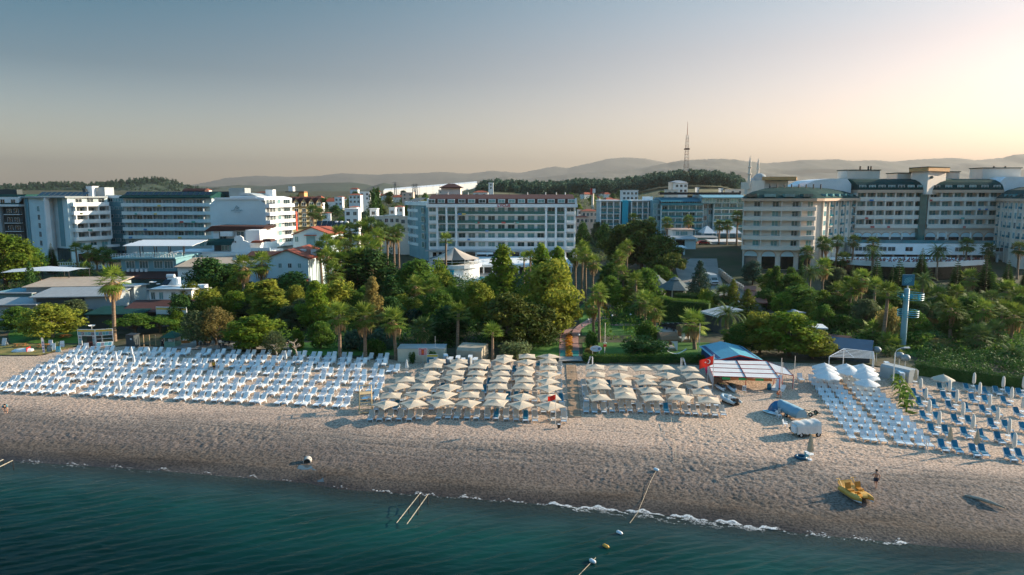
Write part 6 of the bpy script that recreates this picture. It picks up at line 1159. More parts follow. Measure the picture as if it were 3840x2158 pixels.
hedge('long low clipped hedge between the sand and the sunny lawn', [gnd(2192, 1362), gnd(2420, 1364), gnd(2648, 1366)], 1.25, 1.3, 'mid');hedge('tall dark hedge behind the blue loungers', [gnd(3430, 1408), gnd(3600, 1434), gnd(3870, 1472)], 1.9, 1.5, 'dark');hedge('vine-grown hedge wall beside the open-air stage', [onY(2460, 150), onY(2500, 146), onY(2655, 142)], 5.0, 2.0, 'mid', 'vine_hedge');hedge('dark hedge behind the stage', [onY(2530, 158), onY(2690, 156)], 4.2, 2.0, 'dark')
# ---- banana plants and shrubs in the bed beside the slatted loungers
def banana(p, s, lb):
 r0=thing('banana_plant', lb, 'plant', p, rnd.uniform(0, 6), 'banana plants');st=MB();st.tube([(0, 0, -.1), (.05, 0, 1.0*s)], [.12, .08], 6);st.build('stem', LF['bright'], r0)
 for k in range(7):
  az=k*2.4;h=Vector((math.cos(az), math.sin(az), 0));sd=Vector((-h.y, h.x, 0));P=[Vector((0, 0, .9*s))+h*(.25*j*s)+Vector((0, 0, (.42*j-.085*j*j)*s))for j in range(6)];w_=[.03, .16, .22, .22, .16, .02]
  MB().grid([[P[j]-sd*w_[j]*s+Vector((0, 0, .05)), P[j], P[j]+sd*w_[j]*s+Vector((0, 0, .05))]for j in range(6)]).build('leaf', LF['bright'], r0, smooth=True)
for k, (px, py)in enumerate([(3362, 1455), (3372, 1475), (3385, 1500), (3392, 1525), (3398, 1545), (3378, 1490), (3366, 1440), (420, 1262)]):banana(gnd(px, py), rnd.uniform(.9, 1.3), f'banana plant, {nth(k + 1)} along the bed beside the slatted loungers' if k<7 else 'banana plant beside the photo booth')
for k, (px, Y, yt, w_)in enumerate([(3340, 100, 1440, 40), (3352, 97, 1455, 40), (3368, 94, 1478, 44), (3380, 91, 1500, 44), (3396, 88, 1522, 40), (3418, 85.5, 1545, 34), (3330, 104, 1415, 40)]):plant('mid-bush' if k%2 else 'bright-bush', px, Y, yt, w_, f'leafy shrub, {nth(k + 1)} down the bed beside the slatted loungers', 'shrubs in the banana bed')
# ---- street furniture: walls, pavilions, stage
STONE=mat('wall_stone', (0.42, 0.33, 0.25), r=.9, v=.14, s=1.2, bump=.3, bs=5);THATCH=mat('thatch', (0.26, 0.165, 0.10), r=.95, v=.3, s=6, bump=.6, bs=14, stretch=(6, 6, .6));GAZR=mat('gazebo_shingle', (0.12, 0.15, 0.15), r=.8, v=.15, s=2, bump=.3, bs=6)
B=Bld('street_wall', 'stepped stone wall with posts and rails along the street', 2800, 170, 'wall');a, b_=gnd(2700, 965), gnd(2960, 1205);n=30
for k in range(n):
 u0, u1=k/n, (k+1)/n;p, q_=a.lerp(b_, u0), a.lerp(b_, u1);z=float(gz(p.x, p.y));F, L_=fr(p, q_);B.part('wall_panel', B.mb(F).bx(.25, L_-.25, -.12, .12, z-1, z+1.0), STONE);pst=B.part('post', B.mb(F).bx(-.25, .249, -.25, .25, z-1, z+1.9), STONE);B.part('cap', B.mb(F).bx(-.32, .32, -.32, .32, z+1.901, z+2.0), WALLC, pst)
 for dz in(1.25, 1.55, 1.8):B.part('rail', B.mb(F).bx(.25, L_-.25, -.03, .03, z+dz, z+dz+.05), STEELW)
for k, (px, Y)in enumerate(((2392, 182), (2452, 178), (2530, 172))):
 B=Bld('pavilion', f'grey shingled garden pavilion with lantern roof, {nth(k + 1)} from the palms', px, Y, 'pavilion', 'garden pavilions');c=B.O;z=c.z;r_=4.6;ze=z+3.0;m=B.mb(Matrix.Translation((c.x, c.y, 0)))
 m.lathe([(r_, ze), (r_*.32, ze+2.0), (r_*.32, ze+2.3), (0.05, ze+3.0)], 8, a0=R(22.5), a1=R(382.5));B.part('roof', m, GAZR)
 for j in range(8):a_=R(22.5+45*j);B.part('post', B.mb(Matrix.Translation((c.x, c.y, 0))).tube([((r_-.3)*math.cos(a_), (r_-.3)*math.sin(a_), z-.5), ((r_-.3)*math.cos(a_), (r_-.3)*math.sin(a_), ze)], .12, 6), WALLC)
 for dz in(.3, .6, .9):B.part('rail', B.mb(Matrix.Translation((c.x, c.y, 0))).lathe([(r_-.35, z+dz-.12), (r_-.35, z+dz+.12)], 8, a0=R(22.5), a1=R(382.5)), STEELW)
 B.part('core_wall', B.mb(Matrix.Translation((c.x, c.y, 0))).lathe([(2.4, z), (2.4, ze)], 8), WALLD);B.part('floor', B.mb(Matrix.Translation((c.x, c.y, 0))).lathe([(0, z+.25), (r_, z+.25), (r_, z-2)], 8), CONC)
B=Bld('stage', 'black open-air stage box under a white pitched roof edge', 2665, 137, 'stage');z=B.O.z;F, ww=fr(pt(2640, 139, 3), pt(2700, 134, 3));B.part('box', B.mb(F).bx(0, ww, 0, 5, z-.5, z+3.6), WALLD);B.part('roof', B.mb(F).ext([(-.6, z+3.7), (-.6, z+3.9), (5.3, z+4.8), (5.3, z+4.6)], -.3, ww+.3, 'x'), WALLG);B.part('roof_edge', B.mb(F).bx(-.3, ww+.3, -.75, -.61, z+3.5, z+3.95), STEELW)
BN=thing('bench_row', '', 'bench', group='stage benches');q=MB();q.bx(-2.6, 2.6, -.2, .2, .42, .47);q.build('seat', DARK, BN);q=MB();q.bx(-2.6, 2.6, .2, .24, .47, .9);q.build('backrest', DARK, BN)
for x in(-2.2, 0, 2.2):MB().bx(x-.05, x+.05, -.18, .18, 0, .419).build('leg', DARK, BN)
strip('audience_floor', [(1258, 2462, 2560), (1215, 2450, 2640)], PAVE, .24, 4)
for k in range(7):p=gnd(2500+k*19, 1240-k*.5);put(BN, (p.x, p.y, p.z+.24), R(-62), label=f'dark audience bench, {nth(k + 1)} from the lawn before the stage')
def cabana(px, py, lb):
 c=gnd(px, py);r0=thing('thatched_cabana', lb, 'cabana', (c.x, c.y, c.z+.2), R(6), 'thatched cabanas');m=MB();m.ext([(-1.55, 1.9), (-1.65, 2.15), (-1.3, 2.75), (-.6, 3.15), (0, 3.25), (.6, 3.15), (1.3, 2.75), (1.65, 2.15), (1.55, 1.9)], -1.65, 1.65, 'x');m.build('thatch_roof', THATCH, r0)
 for x in(-1.45, 1.45):
  for y in(-1.35, 1.35):MB().bx(x-.07, x+.07, y-.07, y+.07, 0, 1.899).build('post', WALLC, r0)
 for s_ in(-1, 1):MB().grid([[(s_*1.42, -1.45, 1.85), (s_*.1, -1.47, 1.85)], [(s_*1.42, -1.45, 1.4), (s_*.75, -1.47, 1.45)], [(s_*1.42, -1.45, .3), (s_*1.2, -1.47, .3)]]).build('curtain', CANW, r0)
 MB().bx(-1.35, 1.35, -1.2, 1.25, 0, .45).build('platform', POLE_W, r0);MB().bx(-1.3, 1.3, -1.1, 1.2, .451, .62).build('mattress', WPAD, r0);MB().bx(-1.4, 1.4, 1.3, 1.36, .3, 1.85).build('back_panel', THATCH, r0)
cabana(2500, 1316, 'thatched cabana nearest the beach hedge');cabana(2575, 1282, 'thatched cabana before the stage benches')
hm=thing('hammock', 'pale hammock on a stand behind the low hedge', 'hammock', gnd(2535, 1332));MB().grid([[(-1.8+3.6*u, -.3, .9-.75*math.sin(math.pi*u)+.2*u), (-1.8+3.6*u, .3, .9-.75*math.sin(math.pi*u)+.2*u)]for u in[k/10 for k in range(11)]]).build('sling', CANW, hm)
for s_ in(-1, 1):MB().tube([(s_*1.2, 0, .05), (s_*1.9, 0, 1.2)], .05, 5).build('stand', POLE_W, hm)
MB().tube([(-1.5, 0, .06), (1.5, 0, .06)], .05, 5).build('stand', POLE_W, hm)
# ---- oval sign, lifebuoy pole, referee ladders, flags
def pole_thing(name, label, cat, base, h, r_=.05, material=None):t_=thing(name, label, cat, base);MB().tube([(0, 0, -.3), (0, 0, h)], r_, 6).build('pole', material or POLE_M, t_);return t_
ov=thing('oval_sign', 'pale blue oval sign on two posts at the hedge', 'sign', gnd(2234, 1356));q=MB();q.T=Matrix.Rotation(R(90), 4, 'X');q.lathe([(0, .05), (.92, .05), (.92, -.05), (0, -.05)], 24);o=q.build('panel', mat('sign_blue', (0.42, 0.58, 0.72), r=.4, v=.06, s=1), ov);o.scale=(1, 1, .5);o.location=(0, 0, 2.2)
q=MB();q.T=Matrix.Rotation(R(90), 4, 'X');q.lathe([(.92, .06), (1.0, .06), (1.0, -.06), (.92, -.06), (.92, .06)], 24);o=q.build('rim', STEELW, ov);o.scale=(1, 1, .5);o.location=(0, 0, 2.2)
st=MB()
for k in range(5):a_=k*2*math.pi/5+.3;st.tube([(0, 0, 0), (.24*math.cos(a_), 0, .24*math.sin(a_))], [.09, .05], 5)
o=st.build('star_emblem', mat('emblem_navy', (0.05, 0.12, 0.30), r=.5, v=.1, s=2), ov);o.location=(.52, -.07, 2.2);q=MB();q.bx(-.55, -.05, -.07, -.055, 2.18, 2.22);q.build('print', bpy.data.materials['emblem_navy'], ov);q=MB();q.bx(-.5, -.1, -.07, -.055, 2.26, 2.34);q.build('print', mat('print_sand', (.6, .5, .36), v=.1), ov)
for x in(-.55, .55):MB().tube([(x, .08, -.2), (x, .08, 1.9)], .05, 6).build('post', WALLC, ov)
lb_=pole_thing('lifebuoy_pole', 'tall thin pole with red lifebuoy box on the lawn edge', 'pole', gnd(2267, 1355), 6.6, .05, WALLC);MB().bx(-.28, .28, -.14, -.055, 2.5, 2.9).build('red_box', RED, lb_);MB().tube([(-.28, -.1, 3.1), (-.15, -.1, 3.25), (.15, -.1, 3.25), (.28, -.1, 3.1)], .06, 6).build('hook', STEELW, lb_)
for px, py, s_, lb in((2213, 1392, 1, 'white referee ladder frame behind the first parasol of the lawn block'), (2562, 1398, -1, 'pale blue referee ladder frame behind the last parasols of the lawn block')):
 t_=thing('ladder_frame', lb, 'ladder', gnd(px, py))
 for y in(-.35, .35):MB().tube([(-.7*s_, y, 0), (0, y, 2.3), (.35*s_, y, 2.3), (.35*s_, y, 0)], .05, 5).build('rail', STEELW, t_)
 for k in range(4):u=(k+1)/5;MB().tube([(-.7*s_*(1-u), -.35, 2.3*u), (-.7*s_*(1-u), .35, 2.3*u)], .035, 5).build('rung', STEELW, t_)
FLAGR=mat('flag_red', (0.62, 0.035, 0.02), r=.7, v=.08, s=2, trans=.3);FLAGW=mat('flag_white', (0.8, 0.78, 0.75), r=.7, v=.05, s=2)
def wavy(w_, h, n=8, drop=.35):return[[(-w_*j/n, .10*math.sin(j*1.1+i*.3), -h*i/4-drop*w_*(j/n)**1.1)for j in range(n+1)]for i in range(5)]
fp=pole_thing('flagpole', 'flagpole with red crescent-and-star flag at the boat shed', 'flag', gnd(2672, 1462), 5.2, .06);g=wavy(2.0, 1.3);o=MB().grid(g).build('flag', FLAGR, fp, smooth=True);o.location=(-.05, 0, 5.0)
em=MB();cx, cz, dr=-.72, -.80, .35
outer=[(cx+.33*math.cos(R(a_)), cz+.33*math.sin(R(a_)))for a_ in range(40, 321, 14)];inner=[(cx+.09+.265*math.cos(R(a_)), cz+.265*math.sin(R(a_)))for a_ in range(40, 321, 14)]
em.grid([[(x, -.16, z)for x, z in outer], [(x, -.16, z)for x, z in inner]]);o=em.build('crescent', FLAGW, fp);o.location=(-.05, 0, 5.0);o.scale.x=-1;o.location.x=-1.55
sp_=[];
for k in range(10):r_=.17 if k%2==0 else.07;a_=R(k*36+180);sp_.append((-1.18+r_*math.cos(a_), -.16, -.92+r_*math.sin(a_)))
o=MB().face(sp_).build('star', FLAGW, fp);o.location=(-.05, 0, 5.0)
fp2=pole_thing('flagpole', 'lower pole with drooping pink pennant beside the red flag', 'flag', gnd(2652, 1438), 3.6, .05);o=MB().grid([[(-.05, 0, 0), (-.55, .05, -.2)], [(-.03, .05, -1.0), (-.45, 0, -1.2)], [(-.04, 0, -1.9), (-.22, .04, -2.0)]]).build('pennant', mat('pennant_pink', (0.55, 0.05, 0.13), r=.7, v=.1, s=2, trans=.3), fp2, smooth=True);o.location=(0, 0, 3.5)
fp3=pole_thing('flagpole', 'thin pole with plain red flag before the front parasols', 'flag', gnd(2083, 1604), 4.2, .035, WALLC);o=MB().grid(wavy(.95, .62, 6, .25)).build('flag', FLAGR, fp3, smooth=True);o.location=(0, 0, 4.1)
fp4=pole_thing('flagpole', 'distant red flag by the street shops', 'flag', onY(2497, 235), 7.0, .06);o=MB().grid(wavy(2.6, 1.9, 6, .15)).build('flag', FLAGR, fp4, smooth=True);o.location=(0, 0, 6.8)
pole_thing('lamp_pole', 'tall slim pole behind the lawn cabanas', 'pole', gnd(2621, 1326), 5.4, .05, WALLC);pole_thing('lamp_pole', 'thin pale pole behind the red rules board', 'pole', gnd(1633, 1352), 4.2, .04, WALLC)
for px, py, h, k in((2925, 1470, 6.2, 1), (2930, 1465, 5.2, 2), (2975, 1466, 6.4, 3)):pole_thing('mast_pole', f'{["", "tallest", "middle", "outer"][k]} bare pole beside the slide shed', 'pole', gnd(px, py), h*.8, .04, WALLC)
sl_=thing('street_lamp', 'curved street lamp rising from the banana bed', 'lamp', gnd(3346, 1468));MB().tube([(0, 0, -.2), (0, 0, 5.6), (.25, 0, 6.1), (.8, 0, 6.35), (1.3, 0, 6.4)], [.09, .07, .06, .05, .05], 6).build('post', POLE_M, sl_);MB().box((1.6, 0, 6.4), (.8, .28, .16)).build('lamp_head', STEELW, sl_)
# garden globe lamps
GL=thing('garden_lamp', '', 'lamp', group='globe lamps on the lawn');MB().tube([(0, 0, 0), (0, 0, 2.0)], .04, 5).build('post', DARK, GL);MB().lathe([(.05, 2.0), (.17, 2.08), (.2, 2.2), (.15, 2.33), (0, 2.38)], 10).build('globe', STEELW, GL, smooth=True)
for k, (px, py)in enumerate([(2176, 1214), (2205, 1238), (2182, 1262), (2295, 1222), (2364, 1218), (2316, 1170), (2276, 1110), (2170, 1300)]):put(GL, gnd(px, py), 0, label=f'globe garden lamp, {["by the path fork", "beside the hedge bush", "on the lawn edge by the flower bed", "right of the upper path", "by the light shrub", "halfway up the path", "at the head of the path", "nearest the sand at the path"][k]}', group='globe lamps on the lawn')
# ---- boat shed: red frame, white panels, blue gabled hut behind
B=Bld('boat_shed', 'open boat shed with white roof panels in a red frame', 2800, 100, 'shed');P0, P1, P2, P3=at(2650, 1350, 2.45), at(2876, 1355, 2.45), at(2924, 1421, 1.95), at(2673, 1412, 1.95);PANEL=mat('roof_panel_white', (0.72, 0.70, 0.68), r=.6, v=.05, s=.8)
def bil(u, v):return P0.lerp(P1, u).lerp(P3.lerp(P2, u), v)
for i in range(2):
 for j in range(4):e_=.008;us=(i/2+e_, (i+1)/2-e_);vs=(j/4+e_, (j+1)/4-e_);B.part('roof_panel', B.mb().face([bil(us[0], vs[1]), bil(us[1], vs[1]), bil(us[1], vs[0]), bil(us[0], vs[0])]), PANEL)
for v in(0, .25, .5, .75, 1.0):B.part('frame_bar', B.mb().tube([bil(0, v)+Vector((0, 0, .03)), bil(1, v)+Vector((0, 0, .03))], .05, 4), RED)
for u in(0, .5, 1.0):B.part('frame_bar', B.mb().tube([bil(u, 0)+Vector((0, 0, .06)), bil(u, 1)+Vector((0, 0, .06))], .05, 4), RED)
Q0, Q1, Q2, Q3=at(2880, 1358, 2.4), at(2945, 1380, 2.2), at(2976, 1410, 2.0), at(2904, 1397, 2.0);B.part('side_roof', B.mb().face([Q3, Q2, Q1, Q0]), PANEL)
for a_, b_ in((Q0, Q1), (Q1, Q2), (Q2, Q3), (Q3, Q0)):B.part('frame_bar', B.mb().tube([a_, b_], .05, 4), RED)
for p in(P2, P3, bil(.5, 1), P0, P1, Q2, Q3):B.part('post', B.mb().tube([p, (p.x, p.y, 0)], .06, 5), RED)
p, q_=bil(0, 1), bil(0, 0);B.part('side_sheet', B.mb().face([p, q_, (q_.x, q_.y, .9), (p.x, p.y, .7)]), CANW);VAL=[mat('valance_green', (0.04, 0.36, 0.10), r=.7, v=.1, s=2), mat('valance_orange', (0.66, 0.20, 0.06), r=.7, v=.1, s=2)]
for k in range(6):a_, b_=bil(.14+k*.125, 1), bil(.14+(k+1)*.125, 1);B.part('valance', B.mb().face([a_-Vector((0, .02, .06)), b_-Vector((0, .02, .06)), b_-Vector((0, .02, .42)), a_-Vector((0, .02, .42))]), VAL[k%2])
p, q_=bil(.05, .15), bil(.95, .15);B.part('back_wall', B.mb().bx(p.x, q_.x, p.y, p.y+.15, 0, 2.2), WALLD)
B=Bld('blue_hut', 'hut with bright blue gabled sheet roof and red barge boards', 2770, 107, 'hut');F, ww=fr(pt(2690, 104.5, 2.5), pt(2850, 104.5, 2.5));BLR=mat('roof_sky_blue', (0.10, 0.36, 0.47), r=.5, v=.08, s=.5, stretch=(8, 1, 1));BLW=mat('wall_navy', (0.02, 0.06, 0.16), r=.7, v=.1, s=1);zr, ze=3.15, 2.45
B.part('wall', B.mb(F).ext([(0, -.2), (ww, -.2), (ww, ze), (ww/2, zr), (0, ze)], 0, 9, 'y'), BLW)
for s_ in(0, 1):B.part('roof', B.mb(F).face([(-.35, -.5, ze-.1), (ww/2, -.5, zr+.08), (ww/2, 9.4, zr+.08), (-.35, 9.4, ze-.1)]if s_==0 else[(ww/2, -.5, zr+.08), (ww+.35, -.5, ze-.1), (ww+.35, 9.4, ze-.1), (ww/2, 9.4, zr+.08)]), BLR);B.part('barge_board', B.mb(F).ext([(-.35, ze-.3), (ww/2, zr-.12), (ww/2, zr+.06), (-.35, ze-.12)]if s_==0 else[(ww+.35, ze-.3), (ww+.35, ze-.12), (ww/2, zr+.06), (ww/2, zr-.12)], -.58, -.51, 'y'), RED)
# steel skeleton roof and bar roofs by the palm garden
B=Bld('steel_roof_frame', 'bare steel roof frame with parallel rafters beside the palm garden', 3220, 106, 'frame');a, b_, c, d=at(3110, 1338, 3.0), at(3165, 1308, 3.9), at(3275, 1320, 3.4), at(3278, 1345, 2.6)
for k in range(7):u=k/6;B.part('rafter', B.mb().tube([a.lerp(b_, u), d.lerp(c, u)], .06, 4), STEELW)
B.part('beam', B.mb().tube([a, b_], .07, 4), STEELW);B.part('beam', B.mb().tube([d, c], .07, 4), STEELW);B.part('beam', B.mb().tube([a.lerp(b_, 1), a.lerp(d, .55)], .06, 4), STEELW)
for p in(a, d, c, b_):B.part('post', B.mb().tube([p, (p.x, p.y, 0)], .07, 5), STEELW)
B=Bld('beach_bar', 'bar hall with dark blue sheet roof behind the steel frame', 3170, 113, 'building');F, ww=fr(pt(3060, 114, 3), pt(3265, 110, 3));B.part('wall', B.mb(F).bx(0, ww, 1, 7, -.2, 2.3), WALLD);B.part('roof', B.mb(F).ext([(0, 2.3), (4, 3.5), (8, 2.3), (4, 3.3)], -.3, ww+.3, 'x'), mat('roof_navy', (0.02, 0.07, 0.13), r=.5, v=.1, s=.8));B.part('side_roof', B.mb(F).ext([(8, 2.4), (10, 2.8), (10, 2.6), (8, 2.2)], 0, ww*.6, 'x'), ROOFM)
shed('bar_hut', 'white bar hut with flat roof beside the palms', 2990, 3012, 139, 4, 1172, 1169, WALLG, WALLG, True, 0, 'hut');shed('awning_hut', 'hut with white striped awning near the bar hall', 3010, 3090, 126, 4, 1228, 1215, WALLD, STEELW, True, R(-12), 'hut')
B=Bld('tank_hut', 'white canvas hut with two round tanks behind the tan parasol', 3350, 104, 'hut');F, ww=fr(pt(3300, 103, 1), pt(3408, 99, 1));B.part('wall', B.mb(F).ext([(0, -.2), (2.4, -.2), (2.4, 1.7), (1.9, 2.0), (.3, 2.0), (0, 1.7)], 0, ww, 'x'), WALLG)
for k in range(4):q_=MB();[q_.box((0, 0, .12+j*.14), (.66, 1.9, .08))for j in range(12)];o=q_.build('lounger_stack', SLAT_P);p=gnd(3325+k*17, 1400+k*12);o.location=p;o.rotation_euler=(0, 0, R(-15));tag(o, f'stack of white slatted loungers, {nth(k + 1)} before the canvas hut', 'lounger stack', 'stacks of loungers')
WT=thing('water_tank', '', 'tank', group='round white tanks');q_=MB();q_.lathe([(0, 3.9), (.6, 3.8), (.95, 3.35), (.95, 2.9), (.6, 2.5), (0, 2.4)], 14);q_.build('tank', mat('tank_grey', (.22, .27, .29), r=.5, v=.1, s=1), WT, smooth=True);MB().tube([(0, 0, 0), (0, 0, 2.45)], .08, 6).build('stand', POLE_M, WT)
for k, (px, Y, s_)in enumerate(((3392, 106, .72), (3285, 112, .7), (3370, 108, .7))):put(WT, onY(px, Y), 0, s_, ['round white tank on a stand above the canvas hut', 'pale round dish-like tank beside the steel frame', 'dark round tank between palms'][k])
# ---- sign tower with ring baskets
TEALS=mat('sign_teal', (0.015, 0.16, 0.26), r=.4, v=.06, s=1);TEALL=mat('sign_teal_light', (0.10, 0.42, 0.52), r=.4, v=.06, s=1);b_=onY(3383, 121);Ht=atY(3383, 1083, 121).z;st_=thing('sign_tower', 'pale round sign tower with two turquoise ring frames and square wave sign', 'sign tower', b_);MB().lathe([(.55, -.3), (.52, 3), (.45, Ht-b_.z), (0, Ht-b_.z)], 16).build('mast', mat('mast_teal', (0.22, 0.38, 0.43), r=.5, v=.05, s=.5), st_, smooth=True)
zq=Ht-b_.z;MB().tube([(.1, 0, zq), (.1, 0, zq+.6)], .1, 6).build('stub', STEELW, st_);MB().box((.12, 0, zq+1.55), (1.95, .3, 1.95), rz=R(-8)).build('square_sign', TEALS, st_);wv=MB()
for k in range(4):
 o_=(k-1.5)*.27;ln=.62 if k in(1, 2)else.42
 wv.grid([[(-ln+2*ln*u+o_*.45-.1, -.19, (-ln+2*ln*u)*.75-o_*.75+.07*math.sin(u*6.3)+w_)for u in[j/8 for j in range(9)]]for w_ in(-.075, .075)])
o=wv.build('wave_emblem', TEALL, st_);o.location=(.12, 0, zq+1.55);o.rotation_euler=(0, 0, R(-8))
for zz, r_, off_ in((zq-1.9, 2.15, .75), (zq-5.0, 1.75, .55)):
 for dz in(0, .35, .7, 1.05):rg=MB();n=36;rg.tube([(off_+r_*math.cos(2*math.pi*j/n), r_*.9*math.sin(2*math.pi*j/n), zz+dz)for j in range(n+1)], .045, 5, cap=False);rg.build('ring', TEALL, st_)
 for j in range(18):a_=2*math.pi*j/18;MB().tube([(off_+r_*math.cos(a_), r_*.9*math.sin(a_), zz), (off_+r_*math.cos(a_), r_*.9*math.sin(a_), zz+1.05)], .03, 4).build('strut', TEALS, st_)
 MB().tube([(0, 0, zz+.5), (off_+r_*.95, 0, zz+.5)], .06, 4).build('arm', TEALS, st_);MB().tube([(0, 0, zz+.5), (off_-r_*.95, 0, zz+.5)], .06, 4).build('arm', TEALS, st_)
for k, ch in enumerate('APE'):a_=R(-152+k*36);o=ob('ring_letter', TXT[ch], st_, (.75+2.24*math.cos(a_), 2.24*.9*math.sin(a_), zq-1.35), a_+math.pi/2)

# ================================================================ people
SKIN=mat('skin', (0.50, 0.28, 0.19), r=.6, v=.08, s=4);HAIR=mat('hair_dark', (0.02, 0.014, 0.01), r=.7, v=.2, s=6)
def person(label, loc, rz, J, cloth, h=1.0, body=SKIN):
 """one continuous skinned body from a set of joints, with clothing and hair as children"""
 N_=['pel', 'chest', 'neck', 'head', 'crown', 'lsh', 'lel', 'lwr', 'lha', 'rsh', 'rel', 'rwr', 'rha', 'lhip', 'lkn', 'lan', 'lto', 'rhip', 'rkn', 'ran', 'rto'];rad=dict(pel=.15, chest=.16, neck=.06, head=.095, crown=.07, lsh=.065, lel=.05, lwr=.036, lha=.04, rsh=.065, rel=.05, rwr=.036, rha=.04, lhip=.10, lkn=.065, lan=.045, lto=.04, rhip=.10, rkn=.065, ran=.045, rto=.04)
 E=[('pel', 'chest'), ('chest', 'neck'), ('neck', 'head'), ('head', 'crown'), ('chest', 'lsh'), ('lsh', 'lel'), ('lel', 'lwr'), ('lwr', 'lha'), ('chest', 'rsh'), ('rsh', 'rel'), ('rel', 'rwr'), ('rwr', 'rha'), ('pel', 'lhip'), ('lhip', 'lkn'), ('lkn', 'lan'), ('lan', 'lto'), ('pel', 'rhip'), ('rhip', 'rkn'), ('rkn', 'ran'), ('ran', 'rto')]
 me=bpy.data.meshes.new('person');me.from_pydata([J[k]for k in N_], [(N_.index(a), N_.index(b_))for a, b_ in E], []);me.materials.append(body)
 o=ob('person', me, None, loc, rz, (h, h, h));tag(o, label, 'person');md=o.modifiers.new('skin', 'SKIN');md.use_smooth_shade=True
 for k, n in enumerate(N_):me.skin_vertices[0].data[k].radius=(rad[n], rad[n]*(.7 if n in('pel', 'chest')else 1))
 me.skin_vertices[0].data[0].use_root=True;o.modifiers.new('sub', 'SUBSURF').levels=1;o.modifiers['sub'].render_levels=1
 hd=Vector(J['head']);up=(Vector(J['crown'])-hd).normalized();hm_=MB();hm_.T=Matrix.Translation(hd+up*.05+Vector((0, .02, 0)));hm_.lathe([(.115, -.03), (.118, .03), (.09, .10), (0, .125)], 10);hm_.build('hair', HAIR, o, smooth=True)
 for nm, mt, segs in cloth:
  c=MB()
  for a, b_, r0, r1, u0, u1 in segs:A, B_=Vector(J[a]), Vector(J[b_]);c.tube([A.lerp(B_, u0), A.lerp(B_, (u0+u1)/2), A.lerp(B_, u1)], [r0, (r0+r1)/2, r1], 10, cap=False)
  c.build(nm, mt, o, smooth=True)
 return o
stand=dict(pel=(0, 0, .93), chest=(0, 0, 1.30), neck=(0, 0, 1.47), head=(0, -.02, 1.60), crown=(0, -.02, 1.70), lsh=(-.19, 0, 1.40), lel=(-.27, .02, 1.12), lwr=(-.28, -.08, .88), lha=(-.28, -.12, .80), rsh=(.19, 0, 1.40), rel=(.27, .02, 1.12), rwr=(.28, -.08, .88), rha=(.28, -.12, .80), lhip=(-.10, 0, .88), lkn=(-.11, -.02, .48), lan=(-.11, .03, .07), lto=(-.12, -.14, .04), rhip=(.10, 0, .88), rkn=(.11, -.02, .48), ran=(.11, .03, .07), rto=(.12, -.14, .04))
walk=dict(stand, lkn=(-.10, -.12, .50), lan=(-.10, .02, .10), lto=(-.10, -.12, .05), rkn=(.10, .10, .48), ran=(.10, .38, .22), rto=(.10, .36, .08), lel=(-.26, .14, 1.14), lwr=(-.24, .10, .92), lha=(-.23, .08, .85), rel=(.26, -.10, 1.15), rwr=(.22, -.25, 1.05), rha=(.20, -.32, 1.04))
bend=dict(stand, pel=(0, .12, .90), chest=(0, -.24, 1.02), neck=(0, -.42, .98), head=(0, -.53, .90), crown=(0, -.60, .83), lsh=(-.19, -.30, 1.0), lel=(-.22, -.38, .72), lwr=(-.16, -.42, .46), lha=(-.14, -.43, .38), rsh=(.19, -.30, 1.0), rel=(.22, -.38, .72), rwr=(.16, -.42, .46), rha=(.14, -.43, .38), lhip=(-.12, .10, .86), rhip=(.12, .10, .86), lkn=(-.15, .04, .47), rkn=(.15, .04, .47))
kneel=dict(stand, pel=(0, .05, .48), chest=(0, -.08, .84), neck=(0, -.12, 1.0), head=(0, -.16, 1.12), crown=(0, -.16, 1.22), lsh=(-.19, -.1, .94), lel=(-.26, -.22, .70), lwr=(-.16, -.40, .62), lha=(-.12, -.46, .60), rsh=(.19, -.1, .94), rel=(.26, -.22, .70), rwr=(.16, -.40, .62), rha=(.12, -.46, .60), lhip=(-.11, .05, .46), lkn=(-.14, -.28, .12), lan=(-.13, .12, .07), lto=(-.13, .24, .05), rhip=(.11, .05, .46), rkn=(.14, -.34, .42), ran=(.14, -.26, .07), rto=(.14, -.42, .04))
def C_(name, c):return bpy.data.materials.get(name)or mat(name, c, r=.8, v=.1, s=6)
shorts=[('pel', 'chest', .17, .175, -.15, .25), ('lhip', 'lkn', .13, .115, -.1, .55), ('rhip', 'rkn', .13, .115, -.1, .55)];shirt=[('pel', 'chest', .175, .195, .1, 1.15), ('lsh', 'lel', .085, .075, -.2, .6), ('rsh', 'rel', .085, .075, -.2, .6)];trou=[('pel', 'chest', .17, .17, -.2, .2), ('lhip', 'lkn', .12, .09, -.1, 1), ('rhip', 'rkn', .12, .09, -.1, 1), ('lkn', 'lan', .09, .07, 0, .95), ('rkn', 'ran', .09, .07, 0, .95)]
g=gnd(3283, 1831);person('bare-chested person in navy shorts jogging past the yellow pedal boat', g, R(170), walk, [('shorts', C_('cloth_navy', (.012, .022, .05)), shorts)], 1.08)
person('person in teal shirt bending over the sand at the picture edge', gnd(24, 1550), R(20), bend, [('shirt', C_('cloth_teal', (.08, .26, .32)), shirt), ('shorts', C_('cloth_grey', (.10, .12, .14)), shorts)], 1.08)
person('person in yellow shirt and dark shorts among the bare loungers', gnd(803, 1395), R(160), stand, [('shirt', C_('cloth_yellow', (.70, .38, .02)), shirt), ('shorts', C_('cloth_black', (.015, .015, .018)), shorts)], 1.1)
person('person in black clothes walking beside the green-roofed kiosk', gnd(611, 1309), R(190), walk, [('shirt', C_('cloth_black', (.02, )*3), shirt), ('trousers', C_('cloth_black', (.02, )*3), trou)], 1.1)
